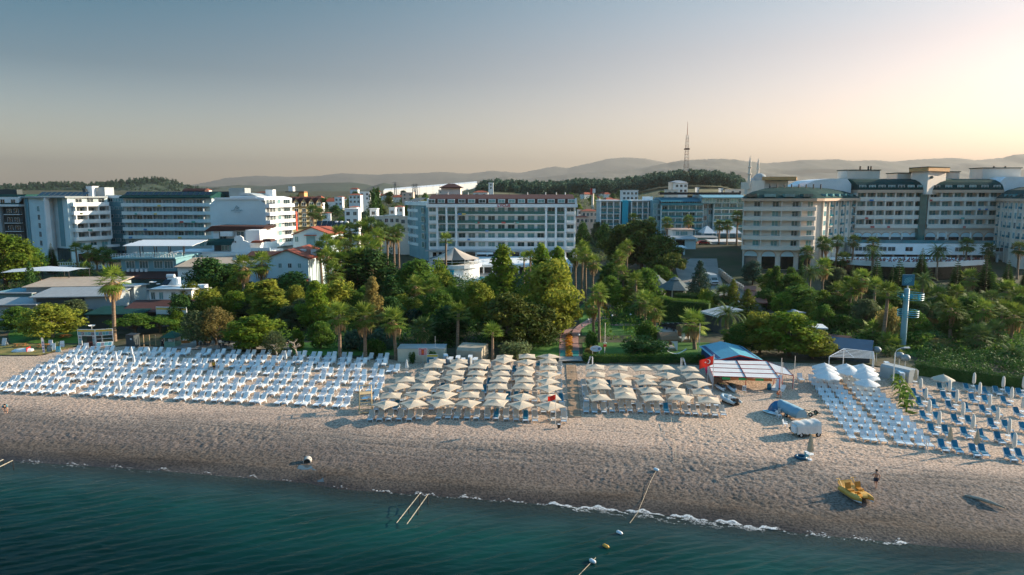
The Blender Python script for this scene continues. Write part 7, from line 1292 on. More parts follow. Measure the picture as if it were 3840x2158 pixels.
person('kneeling person in orange swimwear below the slide boat', gnd(2917, 1492), R(30), kneel, [('swimsuit', C_('cloth_orange', (.60, .16, .05)), [('pel', 'chest', .17, .18, -.15, .9)])], 1.1)
# ================================================================ boats and gear on the sand
YEL=mat('pedalo_yellow', (0.66, 0.36, 0.07), r=.45, v=.08, s=2);YEL2=mat('pedalo_amber', (0.50, 0.22, 0.03), r=.5, v=.08, s=2);PVC=mat('grey_rubber', (0.42, 0.52, 0.56), r=.5, v=.06, s=2);TYRE=mat('tyre', (.015, )*3, r=.8, v=.2, s=6);TARP=mat('tarp_white', (0.66, 0.64, 0.60), r=.75, v=.08, s=1.5, bump=.3, bs=3);TARPB=mat('tarp_blue', (0.20, 0.36, 0.46), r=.7, v=.1, s=1.5);GREENP=mat('green_paint', (0.015, 0.09, 0.05), r=.5, v=.15, s=3)
def hullrow(y0, y1, w_, h, z0, n=8):
 rows=[]
 for k in range(n+1):
  u=k/n;y=y0+(y1-y0)*u;e=min(1, (u*3.2)**.6)if u<.32 else 1.0;e*=1 if u<.9 else.85;lift=.35*max(0, .35-u)
  rows.append([(w_*e*math.cos(R(a)), y, z0+lift+h*.5+h*.5*(e*.5+.5)*math.sin(R(a)))for a in range(0, 360, 30)])
 return rows
pd=thing('pedal_boat', 'yellow pedal boat with two seats pulled up on the sand', 'pedal boat', gnd(3213, 1868), R(10))
for s_ in(-1, 1):
 q=MB();rws=hullrow(-1.5, 1.6, .36, .62, .05);q.grid([[(x+s_*.62, y, z)for x, y, z in r_]for r_ in rws], close=True);q.face([(x+s_*.62, y, z)for x, y, z in rws[-1]]);q.build('pontoon', YEL, pd, smooth=True)
 q=MB();q.grid([[(x*.7+s_*.62, y, .03+(z-.05)*.5)for x, y, z in r_]for r_ in rws], close=True);q.build('keel', WHITE_P, pd, smooth=True)
 q=MB();q.box((s_*.52, .35, .72), (.55, .5, .10));q.box((s_*.52, .68, 1.02), (.55, .10, .55), rx=R(-14));q.build('seat', YEL2, pd);q=MB();q.tube([(s_*.72, 1.2, .6), (s_*.76, 1.75, 1.25)], .05, 5);q.tube([(s_*.76-.3, 1.72, 1.27), (s_*.76, 1.78, 1.24), (s_*.76+.3, 1.72, 1.27)], .035, 5);q.build('rear_bar', YEL, pd)
MB().bx(-.5, .5, -.9, 1.5, .42, .56).build('deck', YEL, pd);q=MB();q.grid([[(-.27+.54*j/6, -.75+.9*math.sin(R(a))*.5, .55+.42*math.cos(R(a))*.8)for j in range(7)]for a in range(-90, 91, 20)]);q.build('paddle_cover', YEL, pd, smooth=True);MB().bx(-.75, .75, -.12, .12, .56, .66).build('foot_well', YEL2, pd);MB().grid([[(-.75, 1.3, .55), (.75, 1.3, .55)], [(-.8, 1.75, .75), (.8, 1.75, .75)], [(-.75, 1.9, 1.0), (.75, 1.9, 1.0)]]).build('tail_panel', YEL, pd, smooth=True)
rb=thing('inflatable_boat', 'grey inflatable boat with console and outboard beside the last parasol', 'boat', gnd(2737, 1512), R(22));q=MB();q.tube([(-.62, -1.5, .45), (-.66, -.5, .48), (-.62, .6, .52), (-.4, 1.25, .62), (0, 1.5, .70), (.4, 1.25, .62), (.62, .6, .52), (.66, -.5, .48), (.62, -1.5, .45)], [.16, .26, .27, .26, .25, .26, .27, .26, .16], 10);q.build('tube', PVC, rb, smooth=True);MB().grid([[(-.5, -1.2, .38), (.5, -1.2, .38)], [(-.5, .6, .42), (.5, .6, .42)], [(-.15, 1.3, .55), (.15, 1.3, .55)]]).build('floor', WALLG, rb);MB().box((0, .0, .75), (.4, .35, .7)).build('console', WHITE_P, rb);MB().box((0, -.6, .6), (.5, .3, .4)).build('seat', DARK, rb);MB().box((0, -1.4, .75), (.28, .35, .55)).build('outboard_motor', DARK, rb);MB().bx(-.55, .55, -1.25, 1.0, .0, .22).build('cradle', DARK, rb)
def jetski(px, py, rz, c, lb):
 r0=thing('jet_ski', lb, 'jet ski', gnd(px, py), rz);q=MB();rows=[]
 for y, w_, h in((-1.3, .45, .5), (-.6, .52, .55), (.3, .5, .6), (.9, .35, .62), (1.35, .06, .6)):rows.append([(-w_*.5, y, .12), (-w_, y, .35), (-w_*.8, y, h), (w_*.8, y, h), (w_, y, .35), (w_*.5, y, .12)])
 q.grid(rows, close=True);q.face(rows[0]);q.build('hull', WHITE_P, r0);q=MB();q.ext([(-1.2, .55), (-1.1, .85), (-.2, .9), (.1, .75), (.5, .95), (.8, .85), (1.1, .62)], -.2, .2, 'x');q.build('seat', DARK, r0);q=MB();q.tube([(-.35, .3, 1.1), (0, .42, 1.05), (.35, .3, 1.1)], .035, 5);q.build('handlebar', c, r0)
jetski(2703, 1463, R(185), YEL, 'jet ski with yellow handlebar under the red-framed shed');jetski(2746, 1466, R(178), GREENP, 'dark-seated jet ski next to the yellow-barred one')
sg=thing('notice_sign', 'white notice sign on a short stand before the shed', 'sign', gnd(2790, 1484));MB().tube([(0, 0, 0), (0, 0, .7)], .04, 5).build('post', WALLY, sg);MB().box((0, 0, 1.05), (.5, .06, .75)).build('panel', WHITE_P, sg)
for k in range(4):MB().box((-.1+.2*(k%2), -.04, .95+.25*(k//2)), (.14, .02, .16)).build('pictogram', DARK, sg)
sb_=thing('slide_boat', 'white pedal boat with slide at the shed corner', 'boat', gnd(2920, 1462), R(-30));q=MB();q.bx(-.8, .8, -1.2, 1.3, .1, .5);q.build('hull', WHITE_P, sb_);q=MB();q.grid([[(-.32, 1.0-2.2*u, 2.0-1.5*u+.1), (-.25, 1.0-2.2*u, 2.0-1.5*u), (.25, 1.0-2.2*u, 2.0-1.5*u), (.32, 1.0-2.2*u, 2.0-1.5*u+.1)]for u in[k/6 for k in range(7)]]);q.build('slide', WHITE_P, sb_, smooth=True)
for x in(-.3, .3):MB().tube([(x, 1.0, .5), (x, 1.0, 2.0)], .04, 5).build('slide_post', RED, sb_)
bb=thing('barrel', 'blue plastic barrel inside the boat shed', 'barrel', gnd(2884, 1462));MB().lathe([(0, .9), (.28, .88), (.31, .6), (.31, .3), (.28, 0)], 12).build('drum', BLUE_F, bb, smooth=True)
hp=thing('covered_equipment', 'rounded heap under a glossy blue tarpaulin', 'tarpaulin', gnd(2915, 1541));q=MB();rws=[]
for u in[k/7 for k in range(8)]:rws.append([((1.15+.12*math.sin(a*3+u*4))*math.cos(u*1.5)*math.cos(a), (.85+.1*math.cos(a*4))*math.cos(u*1.5)*math.sin(a), 1.35*math.sin(u*1.5))for a in[R(20*k)for k in range(18)]])
q.grid(rws, close=True);q.build('tarpaulin', mat('tarp_glossy_blue', (0.01, 0.13, 0.28), r=.25, v=.15, s=2, spec=.6), hp, smooth=True)
cb=thing('covered_boat', 'long boat under grey-blue cover on a trailer', 'boat', gnd(2963, 1562), R(14));rws=[]
for k in range(9):
 u=k/8;y=-2.2+4.4*u;w_=.95*math.sin(math.pi*min(1, .25+u*.62))**.7;rws.append([(-w_, y, .55), (-w_*.95, y, 1.1), (-w_*.4, y, 1.55+.06*math.sin(k*2)), (w_*.4, y, 1.55), (w_*.95, y, 1.1), (w_, y, .55)])
q=MB();q.grid(rws, close=True);q.face(rws[0]);q.face(rws[-1]);q.build('cover', TARPB, cb, smooth=True);MB().bx(-.5, .5, -1.8, 1.6, .3, .42).build('trailer_frame', POLE_M, cb)
WHL=MB();WHL.T=Matrix.Rotation(R(90), 4, 'Y');WHL.lathe([(.14, -.09), (.3, -.09), (.33, -.05), (.33, .05), (.3, .09), (.14, .09)], 14);WHM=WHL.mesh('tyre', TYRE, True);RIM=MB();RIM.T=Matrix.Rotation(R(90), 4, 'Y');RIM.lathe([(0, -.06), (.15, -.07), (.15, .07), (0, .06)], 12);RIMM=RIM.mesh('rim', POLE_M)
def wheel(parent, loc, s=1.0):o=ob('wheel', WHM, parent, loc, None, (s, s, s));ob('rim', RIMM, o)
for x in(-.75, .75):wheel(cb, (x, -.2, .3), .9)
ct=thing('covered_cart', 'cart under a draped white tarpaulin with green chassis and dark wheels', 'cart', gnd(3020, 1632), R(96));rws=[]
for k in range(11):
 u=k/10;y=-1.45+2.9*u;e=.06*math.sin(k*2.3);zt_=1.75-.25*u+.05*math.sin(k*1.7);rws.append([(-.95-e, y, .45+.06*math.sin(k*3)), (-.85+e, y, 1.2), (-.72, y, zt_), (0, y, zt_+.06), (.72, y, zt_), (.85-e, y, 1.2), (.95+e, y, .5+.05*math.cos(k*3))])
q=MB();q.grid(rws);q.face(rws[0]);q.face(rws[-1]);q.build('tarpaulin', TARP, ct, smooth=True);MB().bx(-.8, .8, -1.6, 1.5, .38, .5).build('chassis', GREENP, ct);q=MB();q.bx(.80, .86, -.3, 1.6, .5, .75);q.build('side_board', GREENP, ct)
for x in(-.85, .95):
 for y in(-1.1, 1.0):wheel(ct, (x, y, .31), .95)
q=MB();q.box((-.3, 1.6, .9), (.8, .25, .8));q.build('folded_chairs', SLAT_P, ct)
tl=thing('small_trailer', 'small empty boat trailer frame behind the white cart', 'trailer', gnd(3035, 1556), R(40));q=MB();q.tube([(-.5, -1.2, .35), (-.5, 1.0, .35), (0, 1.8, .4), (.5, 1.0, .35), (.5, -1.2, .35)], .05, 5);q.tube([(-.5, 0, .35), (.5, 0, .35)], .05, 5);q.build('frame', GREENP, tl)
for x in(-.7, .7):wheel(tl, (x, -.5, .3), .9)
sfb=thing('surfboard', 'white surfboard lying by the blue heap', 'surfboard', gnd(2890, 1552), R(35));q=MB();q.ext([(.42*math.sin(math.pi*u)**.6*s_, -1.2+2.4*u)for s_, us in((1, range(0, 11)), (-1, range(10, -1, -1)))for u in[k/10 for k in us]][0:21], .12, .2);q.build('board', WHITE_P, sfb);MB().bx(-.25, .25, .3, .8, .201, .26).build('pad', TEALL, sfb)
CHR=thing('plastic_chair', '', 'chair', group='white plastic chairs');q=MB();q.bx(-.25, .25, -.25, .25, .42, .46);q.build('seat', WHITE_P, CHR);q=MB();q.box((0, .27, .68), (.48, .04, .5), rx=R(-10));q.build('backrest', WHITE_P, CHR)
for x in(-.22, .22):
 for y in(-.22, .22):MB().bx(x-.03, x+.03, y-.03, y+.03, 0, .419).build('leg', WHITE_P, CHR)
for x in(-.27, .27):MB().bx(x-.03, x+.03, -.22, .25, .62, .66).build('armrest', WHITE_P, CHR)
for k, (px, py, rz)in enumerate(((2920, 1570, 100), (2916, 1556, 200), (2944, 1602, 60))):put(CHR, gnd(px, py), R(rz), 1.0, ['white plastic chair before the blue heap', 'tipped-looking white chair against the blue heap', 'white plastic chair beside the draped cart'][k])
rg=thing('swim_ring', 'dark blue rubber ring on the sand by the lone parasol', 'swim ring', gnd(3003, 1720));q=MB();q.tube([(.5*math.cos(R(a)), .5*math.sin(R(a)), .16)for a in range(0, 361, 20)], .17, 8, cap=False);q.build('tube', mat('rubber_blue', (0.01, 0.08, 0.14), r=.35, v=.1, s=3), rg, smooth=True);cr=thing('crate', 'small teal crate at the foot of the lone parasol', 'crate', gnd(3024, 1712));MB().bx(-.18, .18, -.18, .18, 0, .5).build('box', TEALL, cr);MB().bx(-.2, .2, -.2, .2, .501, .54).build('lid', WHITE_P, cr)
for k, (px, py)in enumerate(((3468, 1738), (3476, 1728))):pole_thing('net_pole', f'{"taller" if k == 0 else "shorter"} of two slim leaning poles on the open sand', 'pole', gnd(px, py), 2.6-.5*k, .035, WALLC)
dw=thing('driftwood_log', 'grey driftwood log half buried near the shore', 'log', gnd(3690, 1885), R(-52));MB().tube([(-1.6, 0, .12), (-.5, .05, .2), (.6, 0, .2), (1.7, -.05, .1)], [.08, .17, .16, .06], 8).build('log', BARKP, dw, smooth=True)
pp=thing('drain_pipe', 'concrete drain pipe mouth in the sand above the waterline', 'pipe', gnd(1152, 1735), R(8));q=MB();q.T=Matrix.Rotation(R(90), 4, 'X')@Matrix.Translation((0, .1, -.6));q.lathe([(.34, 0), (.34, .8), (.42, .8), (.42, 0)], 16);q.build('pipe', CONC, pp, smooth=False);MB().bx(-.34, .34, .1, .2, -.1, .42).build('bore_shade', WALLD, pp)  # dark block in the mouth stands in for shade inside the pipe
strip('drain_pool', [(1808, 1190, 1214), (1790, 1192, 1212), (1772, 1165, 1205), (1758, 1115, 1175), (1745, 1120, 1165)], mat('puddle_water', (0.06, 0.08, 0.09), r=.06, v=.1, s=.5, spec=.6), .0, 8, 'shallow runoff pool below the drain pipe')
tb_=thing('waste_bin', 'black bin on the sand before the red flag', 'bin', gnd(2096, 1606));MB().lathe([(.16, 0), (.24, .5), (.26, .52)], 10).build('bucket', DARK, tb_);MB().lathe([(0, .5), (.22, .5)], 10).build('bag', WHITE_P, tb_)
# rails in the water, rope with floats
for k, (a, b_)in enumerate((((1575, 1851), (1487, 1962)), ((1606, 1854), (1526, 1966)))):
 A, B_=at(a[0], a[1], ZW+.9), at(b_[0], b_[1], ZW+.25);t_=thing('sea_rail', f'rusty rail running down into the sea, {"farther" if k else "nearer"} to the drain pipe'.replace('farther', 'second').replace('nearer', 'first'), 'rail', (A.x, A.y, ZW));o_=Vector((A.x, A.y, ZW));MB().tube([A-o_, B_-o_], .03, 6).build('handrail', mat('rusty_white', (0.50, 0.44, 0.33), r=.7, v=.3, s=3)if k==0 else bpy.data.materials['rusty_white'], t_)
 for u in(.02, .5):p=A.lerp(B_, u)-o_;MB().tube([p, (p.x, p.y, -.8)], .05, 5).build('post', DARK, t_)
A, B_=at(48, 1727, ZW+.9), at(-60, 1780, ZW+.3);t_=thing('sea_rail', 'rail at the picture edge entering the sea', 'rail', (A.x, A.y, ZW));o_=Vector((A.x, A.y, ZW))
for d in(0, 1.2):MB().tube([A-o_+Vector((-d, .2*d, 0)), B_-o_+Vector((-d, .2*d, 0))], .05, 6).build('handrail', bpy.data.materials['rusty_white'], t_);MB().tube([A-o_+Vector((-d, .2*d, 0)), A-o_+Vector((-d, .2*d, -1.4))], .05, 5).build('post', DARK, t_)
ROPE=mat('rope', (0.45, 0.38, 0.28), r=.9, v=.2, s=6)
def rope(lb, pts, r_=.022):t_=MB();o=t_.tube(pts, r_, 5).build('rope', ROPE);tag(o, lb, 'rope')
rope('boundary rope running down the sand into the sea', [gnd(2462, 1768)+Vector((0, 0, .12)), gnd(2440, 1810)+Vector((0, 0, .15)), gnd(2407, 1890)+Vector((0, 0, .12)), at(2390, 1925, ZW+.15), at(2362, 1962, ZW+.03)]);rope('slack line lying from the parasols down the open sand', [gnd(2516, 1580)+Vector((0, 0, .5)), gnd(2520, 1640)+Vector((0, 0, .25)), gnd(2533, 1690)+Vector((0, 0, .15)), gnd(2534, 1735)+Vector((0, 0, .1))], .025);rope('buoy line trailing out to sea', [at(2234, 2092, ZW+.06), at(2205, 2122, ZW+.05), at(2140, 2190, ZW+.04)], .025)
for k, (px, py, c, lb)in enumerate(((2323, 1998, WHITE_P, 'small white float nearest the shore'), (2272, 2049, YEL, 'orange float between two white ones'), (2222, 2105, WHITE_P, 'white float at the head of the buoy line'), (2461, 1766, WHITE_P, 'white float at the dry end of the boundary rope'))):
 p=at(px, py, ZW+.08)if k<3 else gnd(px, py)+Vector((0, 0, .12));t_=thing('float', lb, 'buoy', p, R(40), 'floats');q=MB();q.T=Matrix.Rotation(R(90), 4, 'X');q.lathe([(0, -.32), (.1, -.3), (.16, -.18), (.16, .18), (.1, .3), (0, .32)], 10);q.build('body', c, t_, smooth=True);MB().tube([(0, -.34, 0), (0, -.45, 0)], .03, 4).build('eye', DARK, t_)
# lifeguard stair
lg_=thing('lifeguard_stand', 'pale timber lifeguard stand with steep steps among the loungers', 'lifeguard stand', gnd(1372, 1542), R(12));WD=mat('pale_timber', (0.62, 0.45, 0.24), r=.7, v=.12, s=3)
for x in(-.75, .75):
 MB().tube([(x, -1.3, 0), (x, .1, 2.2)], .06, 4).build('stringer', WD, lg_);MB().tube([(x, -1.3, .8), (x, .1, 3.0)], .05, 4).build('handrail', WD, lg_)
 for y in(.1, 1.4):MB().tube([(x*1.15, y, 0), (x, y, 3.1)], .06, 4).build('post', WD, lg_)
 MB().tube([(x, .1, 3.05), (x, 1.4, 3.05)], .05, 4).build('rail', WD, lg_)
for k in range(6):u=(k+.5)/6;MB().box((0, -1.3+1.4*u, 2.2*u), (1.5, .22, .05)).build('step', WD, lg_)
MB().box((0, .75, 2.2), (1.6, 1.4, .08)).build('platform', WD, lg_);MB().tube([(-.75, 1.4, 3.05), (.75, 1.4, 3.05)], .05, 4).build('rail', WD, lg_)
# red rules board, yellow panel, storage wall
rs_=thing('rules_board', 'red and white bathing rules board on a post', 'sign', gnd(1586, 1368));MB().tube([(0, .05, -.2), (0, .05, 1.6)], .05, 6).build('post', POLE_M, rs_);MB().bx(-.72, .72, 0, .06, 1.55, 2.8).build('panel', STEELW, rs_);RB=mat('board_red', (0.55, 0.05, 0.06), r=.5, v=.1, s=3);MB().bx(-.66, .66, -.02, -.004, 1.61, 2.74).build('red_field', RB, rs_);MB().ext([(-.12, 1.9), (.12, 1.9), (.16, 2.1), (.05, 2.4), (.06, 2.55), (-.06, 2.55), (-.05, 2.4), (-.16, 2.1)], -.05, -.021, 'y').build('figure_symbol', mat('board_orange', (.7, .16, .02), v=.1), rs_)
for k in range(6):
 for s_ in(-1, 1):MB().bx(s_*.42-.2, s_*.42+.2, -.04, -.021, 1.70+k*.16, 1.76+k*.16).build('text_line', STEELW, rs_)
for k in range(3):MB().bx(-.2, .25, -.04, -.0215, 2.62-k*.0, 2.68).build('heading', STEELW, rs_)if k==0 else None
yb=thing('price_panel', 'panel with yellow heading and blue pictures half hidden by parasols', 'sign', gnd(1622, 1372));MB().bx(-.95, .95, 0, .06, .5, 1.9).build('panel', STEELW, yb);MB().bx(-.88, .88, -.02, -.004, 1.5, 1.82).build('yellow_heading', mat('heading_yellow', (.62, .48, .06), v=.15), yb);MB().bx(-.88, .2, -.02, -.004, .6, 1.4).build('picture', TEALS, yb)
for x in(-.85, .85):MB().tube([(x, .1, -.1), (x, .1, 1.8)], .04, 5).build('post', POLE_M, yb)
B=Bld('storage_wall', 'cream rendered storage wall at the back of the beach', 1580, 111, 'wall');F, ww=fr(pt(1491, 112.5, 1), pt(1668, 112.5, 1));B.part('wall', B.mb(F).bx(0, ww, 0, 3.5, -.2, 2.2), mat('wall_palecream', (0.62, 0.58, 0.46), r=.85, v=.08, s=1));B.part('coping', B.mb(F).bx(-.06, ww+.06, -.06, 3.56, 2.201, 2.3), WALLG)
for k, (px, yt, w_)in enumerate(((1548, 1315, 32), (1622, 1310, 36))):plant('dark-bush', px, 111.3, yt, w_, ['dark climbing shrub against the cream wall', 'dark shrub behind the pale pole at the cream wall'][k], 'shrubs at the cream wall', ex=1.0)
B=Bld('storage_tent', 'beige canvas storage box beside the lounger stacks', 1760, 111, 'tent');F, ww=fr(pt(1712, 112, 1), pt(1806, 111, 1));B.part('canvas', B.mb(F).ext([(0, -.2), (4.2, -.2), (4.2, 2.4), (3.6, 2.7), (.6, 2.5), (0, 2.1)], 0, ww, 'x'), mat('canvas_khaki', (0.40, 0.36, 0.28), r=.9, v=.1, s=1))
for k, (px, py, rz)in enumerate(((1672, 1368, 10), (1690, 1380, -5), (1718, 1374, 0), (1738, 1384, 6), (1764, 1372, 0), (1782, 1382, -6))):
 t_=thing('lounger_stack', f'stack of white loungers, {nth(k + 1)} beside the beige canvas box', 'lounger stack', gnd(px, py), R(rz), 'stacks of white loungers');
 for j in range(9):MB().grid([[(-.34, -.95, .12+j*.19), (.34, -.95, .12+j*.19)], [(-.34, -.2, .18+j*.19), (.34, -.2, .18+j*.19)], [(-.34, .95, .12+j*.19), (.34, .95, .12+j*.19)], [(-.34, .95, .05+j*.19), (.34, .95, .05+j*.19)], [(-.34, -.95, .05+j*.19), (.34, -.95, .05+j*.19)]], close=False).build('lounger_frame', WHITE_P, t_)
# ---- left beach front: booth, boards, picnic tables, boat, huts
kb=thing('photo_booth', 'open excursion booth covered in holiday pictures with yellow headings', 'booth', gnd(345, 1302), R(-4));YH=mat('booth_yellow', (.66, .44, .06), v=.12, s=2);PIC=[mat('picture_%s'%n_, c_, r=.4, c2=c2_, s=3, detail=5)for n_, c_, c2_ in(('sea', (.02, .20, .30), (.20, .45, .50)), ('dusk', (.10, .09, .12), (.40, .36, .38)), ('cove', (.02, .28, .28), (.35, .5, .5)))]
for(F_, L_, tag_)in((Matrix.Identity(4), 3.4, 0), (Matrix.Translation((3.4, 0, 0))@Matrix.Rotation(R(24), 4, 'Z'), 2.9, 1)):
 F_=Matrix.Translation((-2.6, 0, 0))@F_
 def put_(name, x0, x1, y0, y1, z0, z1, mt):q_=MB();q_.T=F_;q_.bx(x0, x1, y0, y1, z0, z1);q_.build(name, mt, kb)
 put_('fascia', 0, L_, 0, .1, 2.1, 3.3, STEELW);put_('heading', .08, L_-.08, -.02, -.002, 2.85, 3.2, YH)
 for k in range(5):put_('picture', .1+k*(L_-.2)/5, .1+(k+.92)*(L_-.2)/5, -.02, -.002, 2.2, 2.8, PIC[k%3])
 for x in(0.02, L_-.1):put_('post', x, x+.08, .02, .1, 0, 2.1, STEELW)
 if tag_==0:
  for x0 in(.15, 2.85):
   put_('side_board', x0, x0+.6 if x0<1 else x0+.4, -.02, .08, .1, 2.05, STEELW)
   for k in range(4):put_('picture', x0+.05, x0+(.55 if x0<1 else.35), -.04, -.021, .2+k*.46, .6+k*.46, PIC[(k+1)%3])
 else:put_('rail', 0.1, L_-.1, .03, .08, 1.45, 1.52, STEELW);put_('rail', 1.0, 1.07, .03, .08, .8, 2.1, STEELW)
q_=MB();q_.T=Matrix.Translation((-2.6, 0, 0))@Matrix.Translation((3.4, 0, 0))@Matrix.Rotation(R(24), 4, 'Z');q_.box((1.5, -.5, .55), (2.6, 1.0, .06), rx=R(40));q_.build('sloping_board', WPAD, kb)
for k in range(4):q_=MB();q_.T=Matrix.Translation((-2.6, 0, 0))@Matrix.Translation((3.4, 0, 0))@Matrix.Rotation(R(24), 4, 'Z');q_.box((.55+k*.62, -.53, .57), (.5, .75, .06), rx=R(40));q_.build('picture', PIC[k%3], kb)
MB().bx(-2.4, .7, .1, 2.2, 2.0, 2.1).build('roof', WALLG, kb);MB().bx(-2.4, .7, 2.1, 2.2, 0, 2.0).build('back_wall', WALLD, kb);MB().bx(-1.6, .4, .6, 1.3, 0, .7).build('counter', ROOFM, kb);MB().lathe([(0, 0), (.45, .1), (.6, .25)], 12).build('satellite_dish', STEELW, kb).location=(-.6, 1.2, 3.6);MB().tube([(-.6, 1.2, 2.1), (-.6, 1.2, 3.6)], .04, 5).build('dish_pole', POLE_M, kb)
def aboard(px, py, w_, h, rz, mt, lb, stripes=4, sc_=STEELW):
 r0=thing('notice_board', lb, 'board', gnd(px, py), R(rz), 'notice boards');MB().box((0, 0, h/2+.08), (w_, .05, h), rx=R(-14)).build('panel', mt, r0);MB().box((0, .32, h/2), (w_*.8, .04, h), rx=R(14)).build('prop', WHITE_P, r0)
 for k in range(stripes):MB().box((0, -.045-.24*h*((k+.8)/stripes-.5)*-1, .08+h*(k+.8)/(stripes+.6)), (w_*.75, .02, h*.05), rx=R(-14)).build('text_line', sc_, r0)
aboard(17, 1300, .95, 1.5, -14, WHITE_P, 'large white notice board at the picture edge', 6, WALLG);aboard(190, 1302, .75, 1.25, 0, WHITE_P, 'white board with purple lines before the tree trunk', 5, mat('ink_purple', (.3, .25, .45), v=.1));aboard(186, 1322, .8, 1.2, 8, mat('chalkboard', (.02, .08, .09), v=.2), 'dark green chalkboard in a pale frame', 5);aboard(200, 1316, .8, 1.3, 14, WHITE_P, 'white board leaning beside the chalkboard', 3, WALLG);aboard(214, 1302, .5, .9, 0, mat('board_yellow', (.6, .5, .15), v=.1), 'small yellow board beside the turquoise one', 2, RB);aboard(218, 1322, .75, 1.0, 0, TEALL, 'turquoise folding board nearest the loungers', 2);aboard(234, 1305, .7, 1.2, 16, WHITE_P, 'white board standing near the booth', 3, RB);aboard(324, 1315, .8, 1.3, 16, WHITE_P, 'white board leaning in front of the booth', 3, RB)
bf=thing('feather_banner', 'tall white feather banner with violet pictures', 'banner', gnd(170, 1331));MB().tube([(0, 0, 0), (0, 0, 2.6), (-.15, 0, 3.0), (-.5, 0, 3.15)], .025, 5).build('pole', DARK, bf);MB().grid([[(-.02, .01, .3), (-.42, .01, .35)], [(-.02, .01, 1.6), (-.5, .01, 1.6)], [(-.02, .01, 2.5), (-.52, .01, 2.6)], [(-.12, .01, 2.95), (-.5, .01, 3.1)]]).build('sail', CANW, bf)
for k in range(4):MB().bx(-.42, -.1, -.01, .005, .5+k*.5, .85+k*.5).build('picture', bpy.data.materials['ink_purple'], bf)
MB().lathe([(0, .12), (.3, .1), (.35, 0)], 10).build('base', DARK, bf)
WOODO=mat('picnic_timber', (0.46, 0.20, 0.06), r=.6, v=.2, s=4)
def picnic(px, py, rz, lb):
 r0=thing('picnic_table', lb, 'picnic table', gnd(px, py), R(rz), 'varnished picnic tables')
 for k in range(4):MB().bx(-.95, .95, -.38+k*.19, -.21+k*.19, .70, .75).build('plank', WOODO, r0)
 for s_ in(-1, 1):
  for k in range(2):MB().bx(-.95, .95, s_*.75-.16+k*.17, s_*.75-.01+k*.17, .42, .46).build('plank', WOODO, r0)
  MB().tube([(s_*.7, -.7, 0), (s_*.7, -.2, .7)], .05, 4).build('leg', WOODO, r0);MB().tube([(s_*.7, .7, 0), (s_*.7, .2, .7)], .05, 4).build('leg', WOODO, r0);MB().bx(s_*.7-.03, s_*.7+.03, -.85, .85, .36, .419).build('beam', WOODO, r0)
picnic(75, 1304, 8, 'varnished picnic table behind the upturned boat');picnic(165, 1306, 5, 'varnished picnic table among the notice boards');picnic(248, 1270, 12, 'varnished picnic table on the shaded lawn')
ub=thing('upturned_boat', 'white rowing boat lying on dry grass', 'boat', gnd(84, 1322), R(12));rws=[]
for k in range(8):u=k/7;w_=.75*math.sin(math.pi*(.12+.68*u))**.8*(1 if u>.05 else.4);rws.append([(-1.7+3.4*u, w_*math.cos(R(a)), .75*math.sin(R(a))*(w_/.75)**.5)for a in range(0, 181, 20)])
q=MB();q.grid(rws);q.face(rws[-1]);q.build('hull', WHITE_P, ub, smooth=True);MB().box((1.0, 0, .45), (.06, 1.5, .9)).build('strap', RED, ub)
B=Bld('dark_hut', 'narrow black changing hut behind the loungers', 498, 124, 'hut', loc=gnd(500, 1302));c=B.O;B.part('wall', B.mb(Matrix.Translation(c)@Matrix.Rotation(R(-14), 4, 'Z')).bx(-.85, .85, -.7, .7, 0, 2.3), WALLD);B.part('roof', B.mb(Matrix.Translation(c)@Matrix.Rotation(R(-14), 4, 'Z')).box((0, 0, 2.38), (1.9, 1.6, .12), rx=R(4)), DARK);B.part('notice', B.mb(Matrix.Translation(c)@Matrix.Rotation(R(-14), 4, 'Z')).bx(.1, .45, -.73, -.701, 1.5, 1.8), STEELW)
for k, px in enumerate((540, 562, 585)):pole_thing('timber_post', f'plain timber post, {nth(k + 1)} beside the black hut', 'post', gnd(px, 1300), 2.2, .08, POLE_W)
gk=thing('beach_kiosk', 'small kiosk with green pyramid roof and pale green counter', 'kiosk', gnd(648, 1300), R(-6));GK=mat('kiosk_green', (0.22, 0.38, 0.28), r=.6, v=.08, s=2);GD=mat('kiosk_roof', (0.012, 0.085, 0.055), r=.7, v=.1, s=2);MB().bx(-1.1, 1.1, -1, 1, 0, 1.0).build('counter', GK, gk);MB().bx(-1.0, 1.0, .8, 1.0, 1.0, 1.9).build('back_wall', WALLC, gk);q=MB();q.lathe([(2.1, 1.9), (0, 3.0)], 4, a0=R(45), a1=R(405));q.build('roof', GD, gk)
for x in(-1, 1):
 for y in(-.9, .9):MB().bx(x-.05, x+.05, y-.05, y+.05, 1.0, 1.9).build('post', WALLC, gk)
MB().bx(-.6, .2, -.4, .3, 1.0, 1.5).build('shelf', STEELW, gk)
ca=thing('barrow', 'wooden display barrow beside the green kiosk', 'cart', gnd(698, 1290), R(10));q=MB();q.grid([[(-.9, -.35, .7), (.9, -.35, .6)], [(-.7, -.3, .2), (.7, -.3, .2)], [(-.7, .3, .2), (.7, .3, .2)], [(-.9, .35, .7), (.9, .35, .6)]]);q.build('body', WOODO, ca)
for x in(-.5, .5):MB().bx(x-.05, x+.05, -.2, .2, 0, .2).build('leg', WOODO, ca)
for k in range(3):MB().box((-.5+k*.5, 0, .72), (.3, .3, .2)).build('basket', WPAD, ca)
CT_=thing('cafe_table', '', 'table', group='dark café tables with chairs');MB().box((0, 0, .72), (1.3, .8, .05)).build('table_top', POLE_W, CT_)
for x in(-.55, .55):
 for y in(-.32, .32):MB().bx(x-.03, x+.03, y-.03, y+.03, 0, .69).build('leg', DARK, CT_)
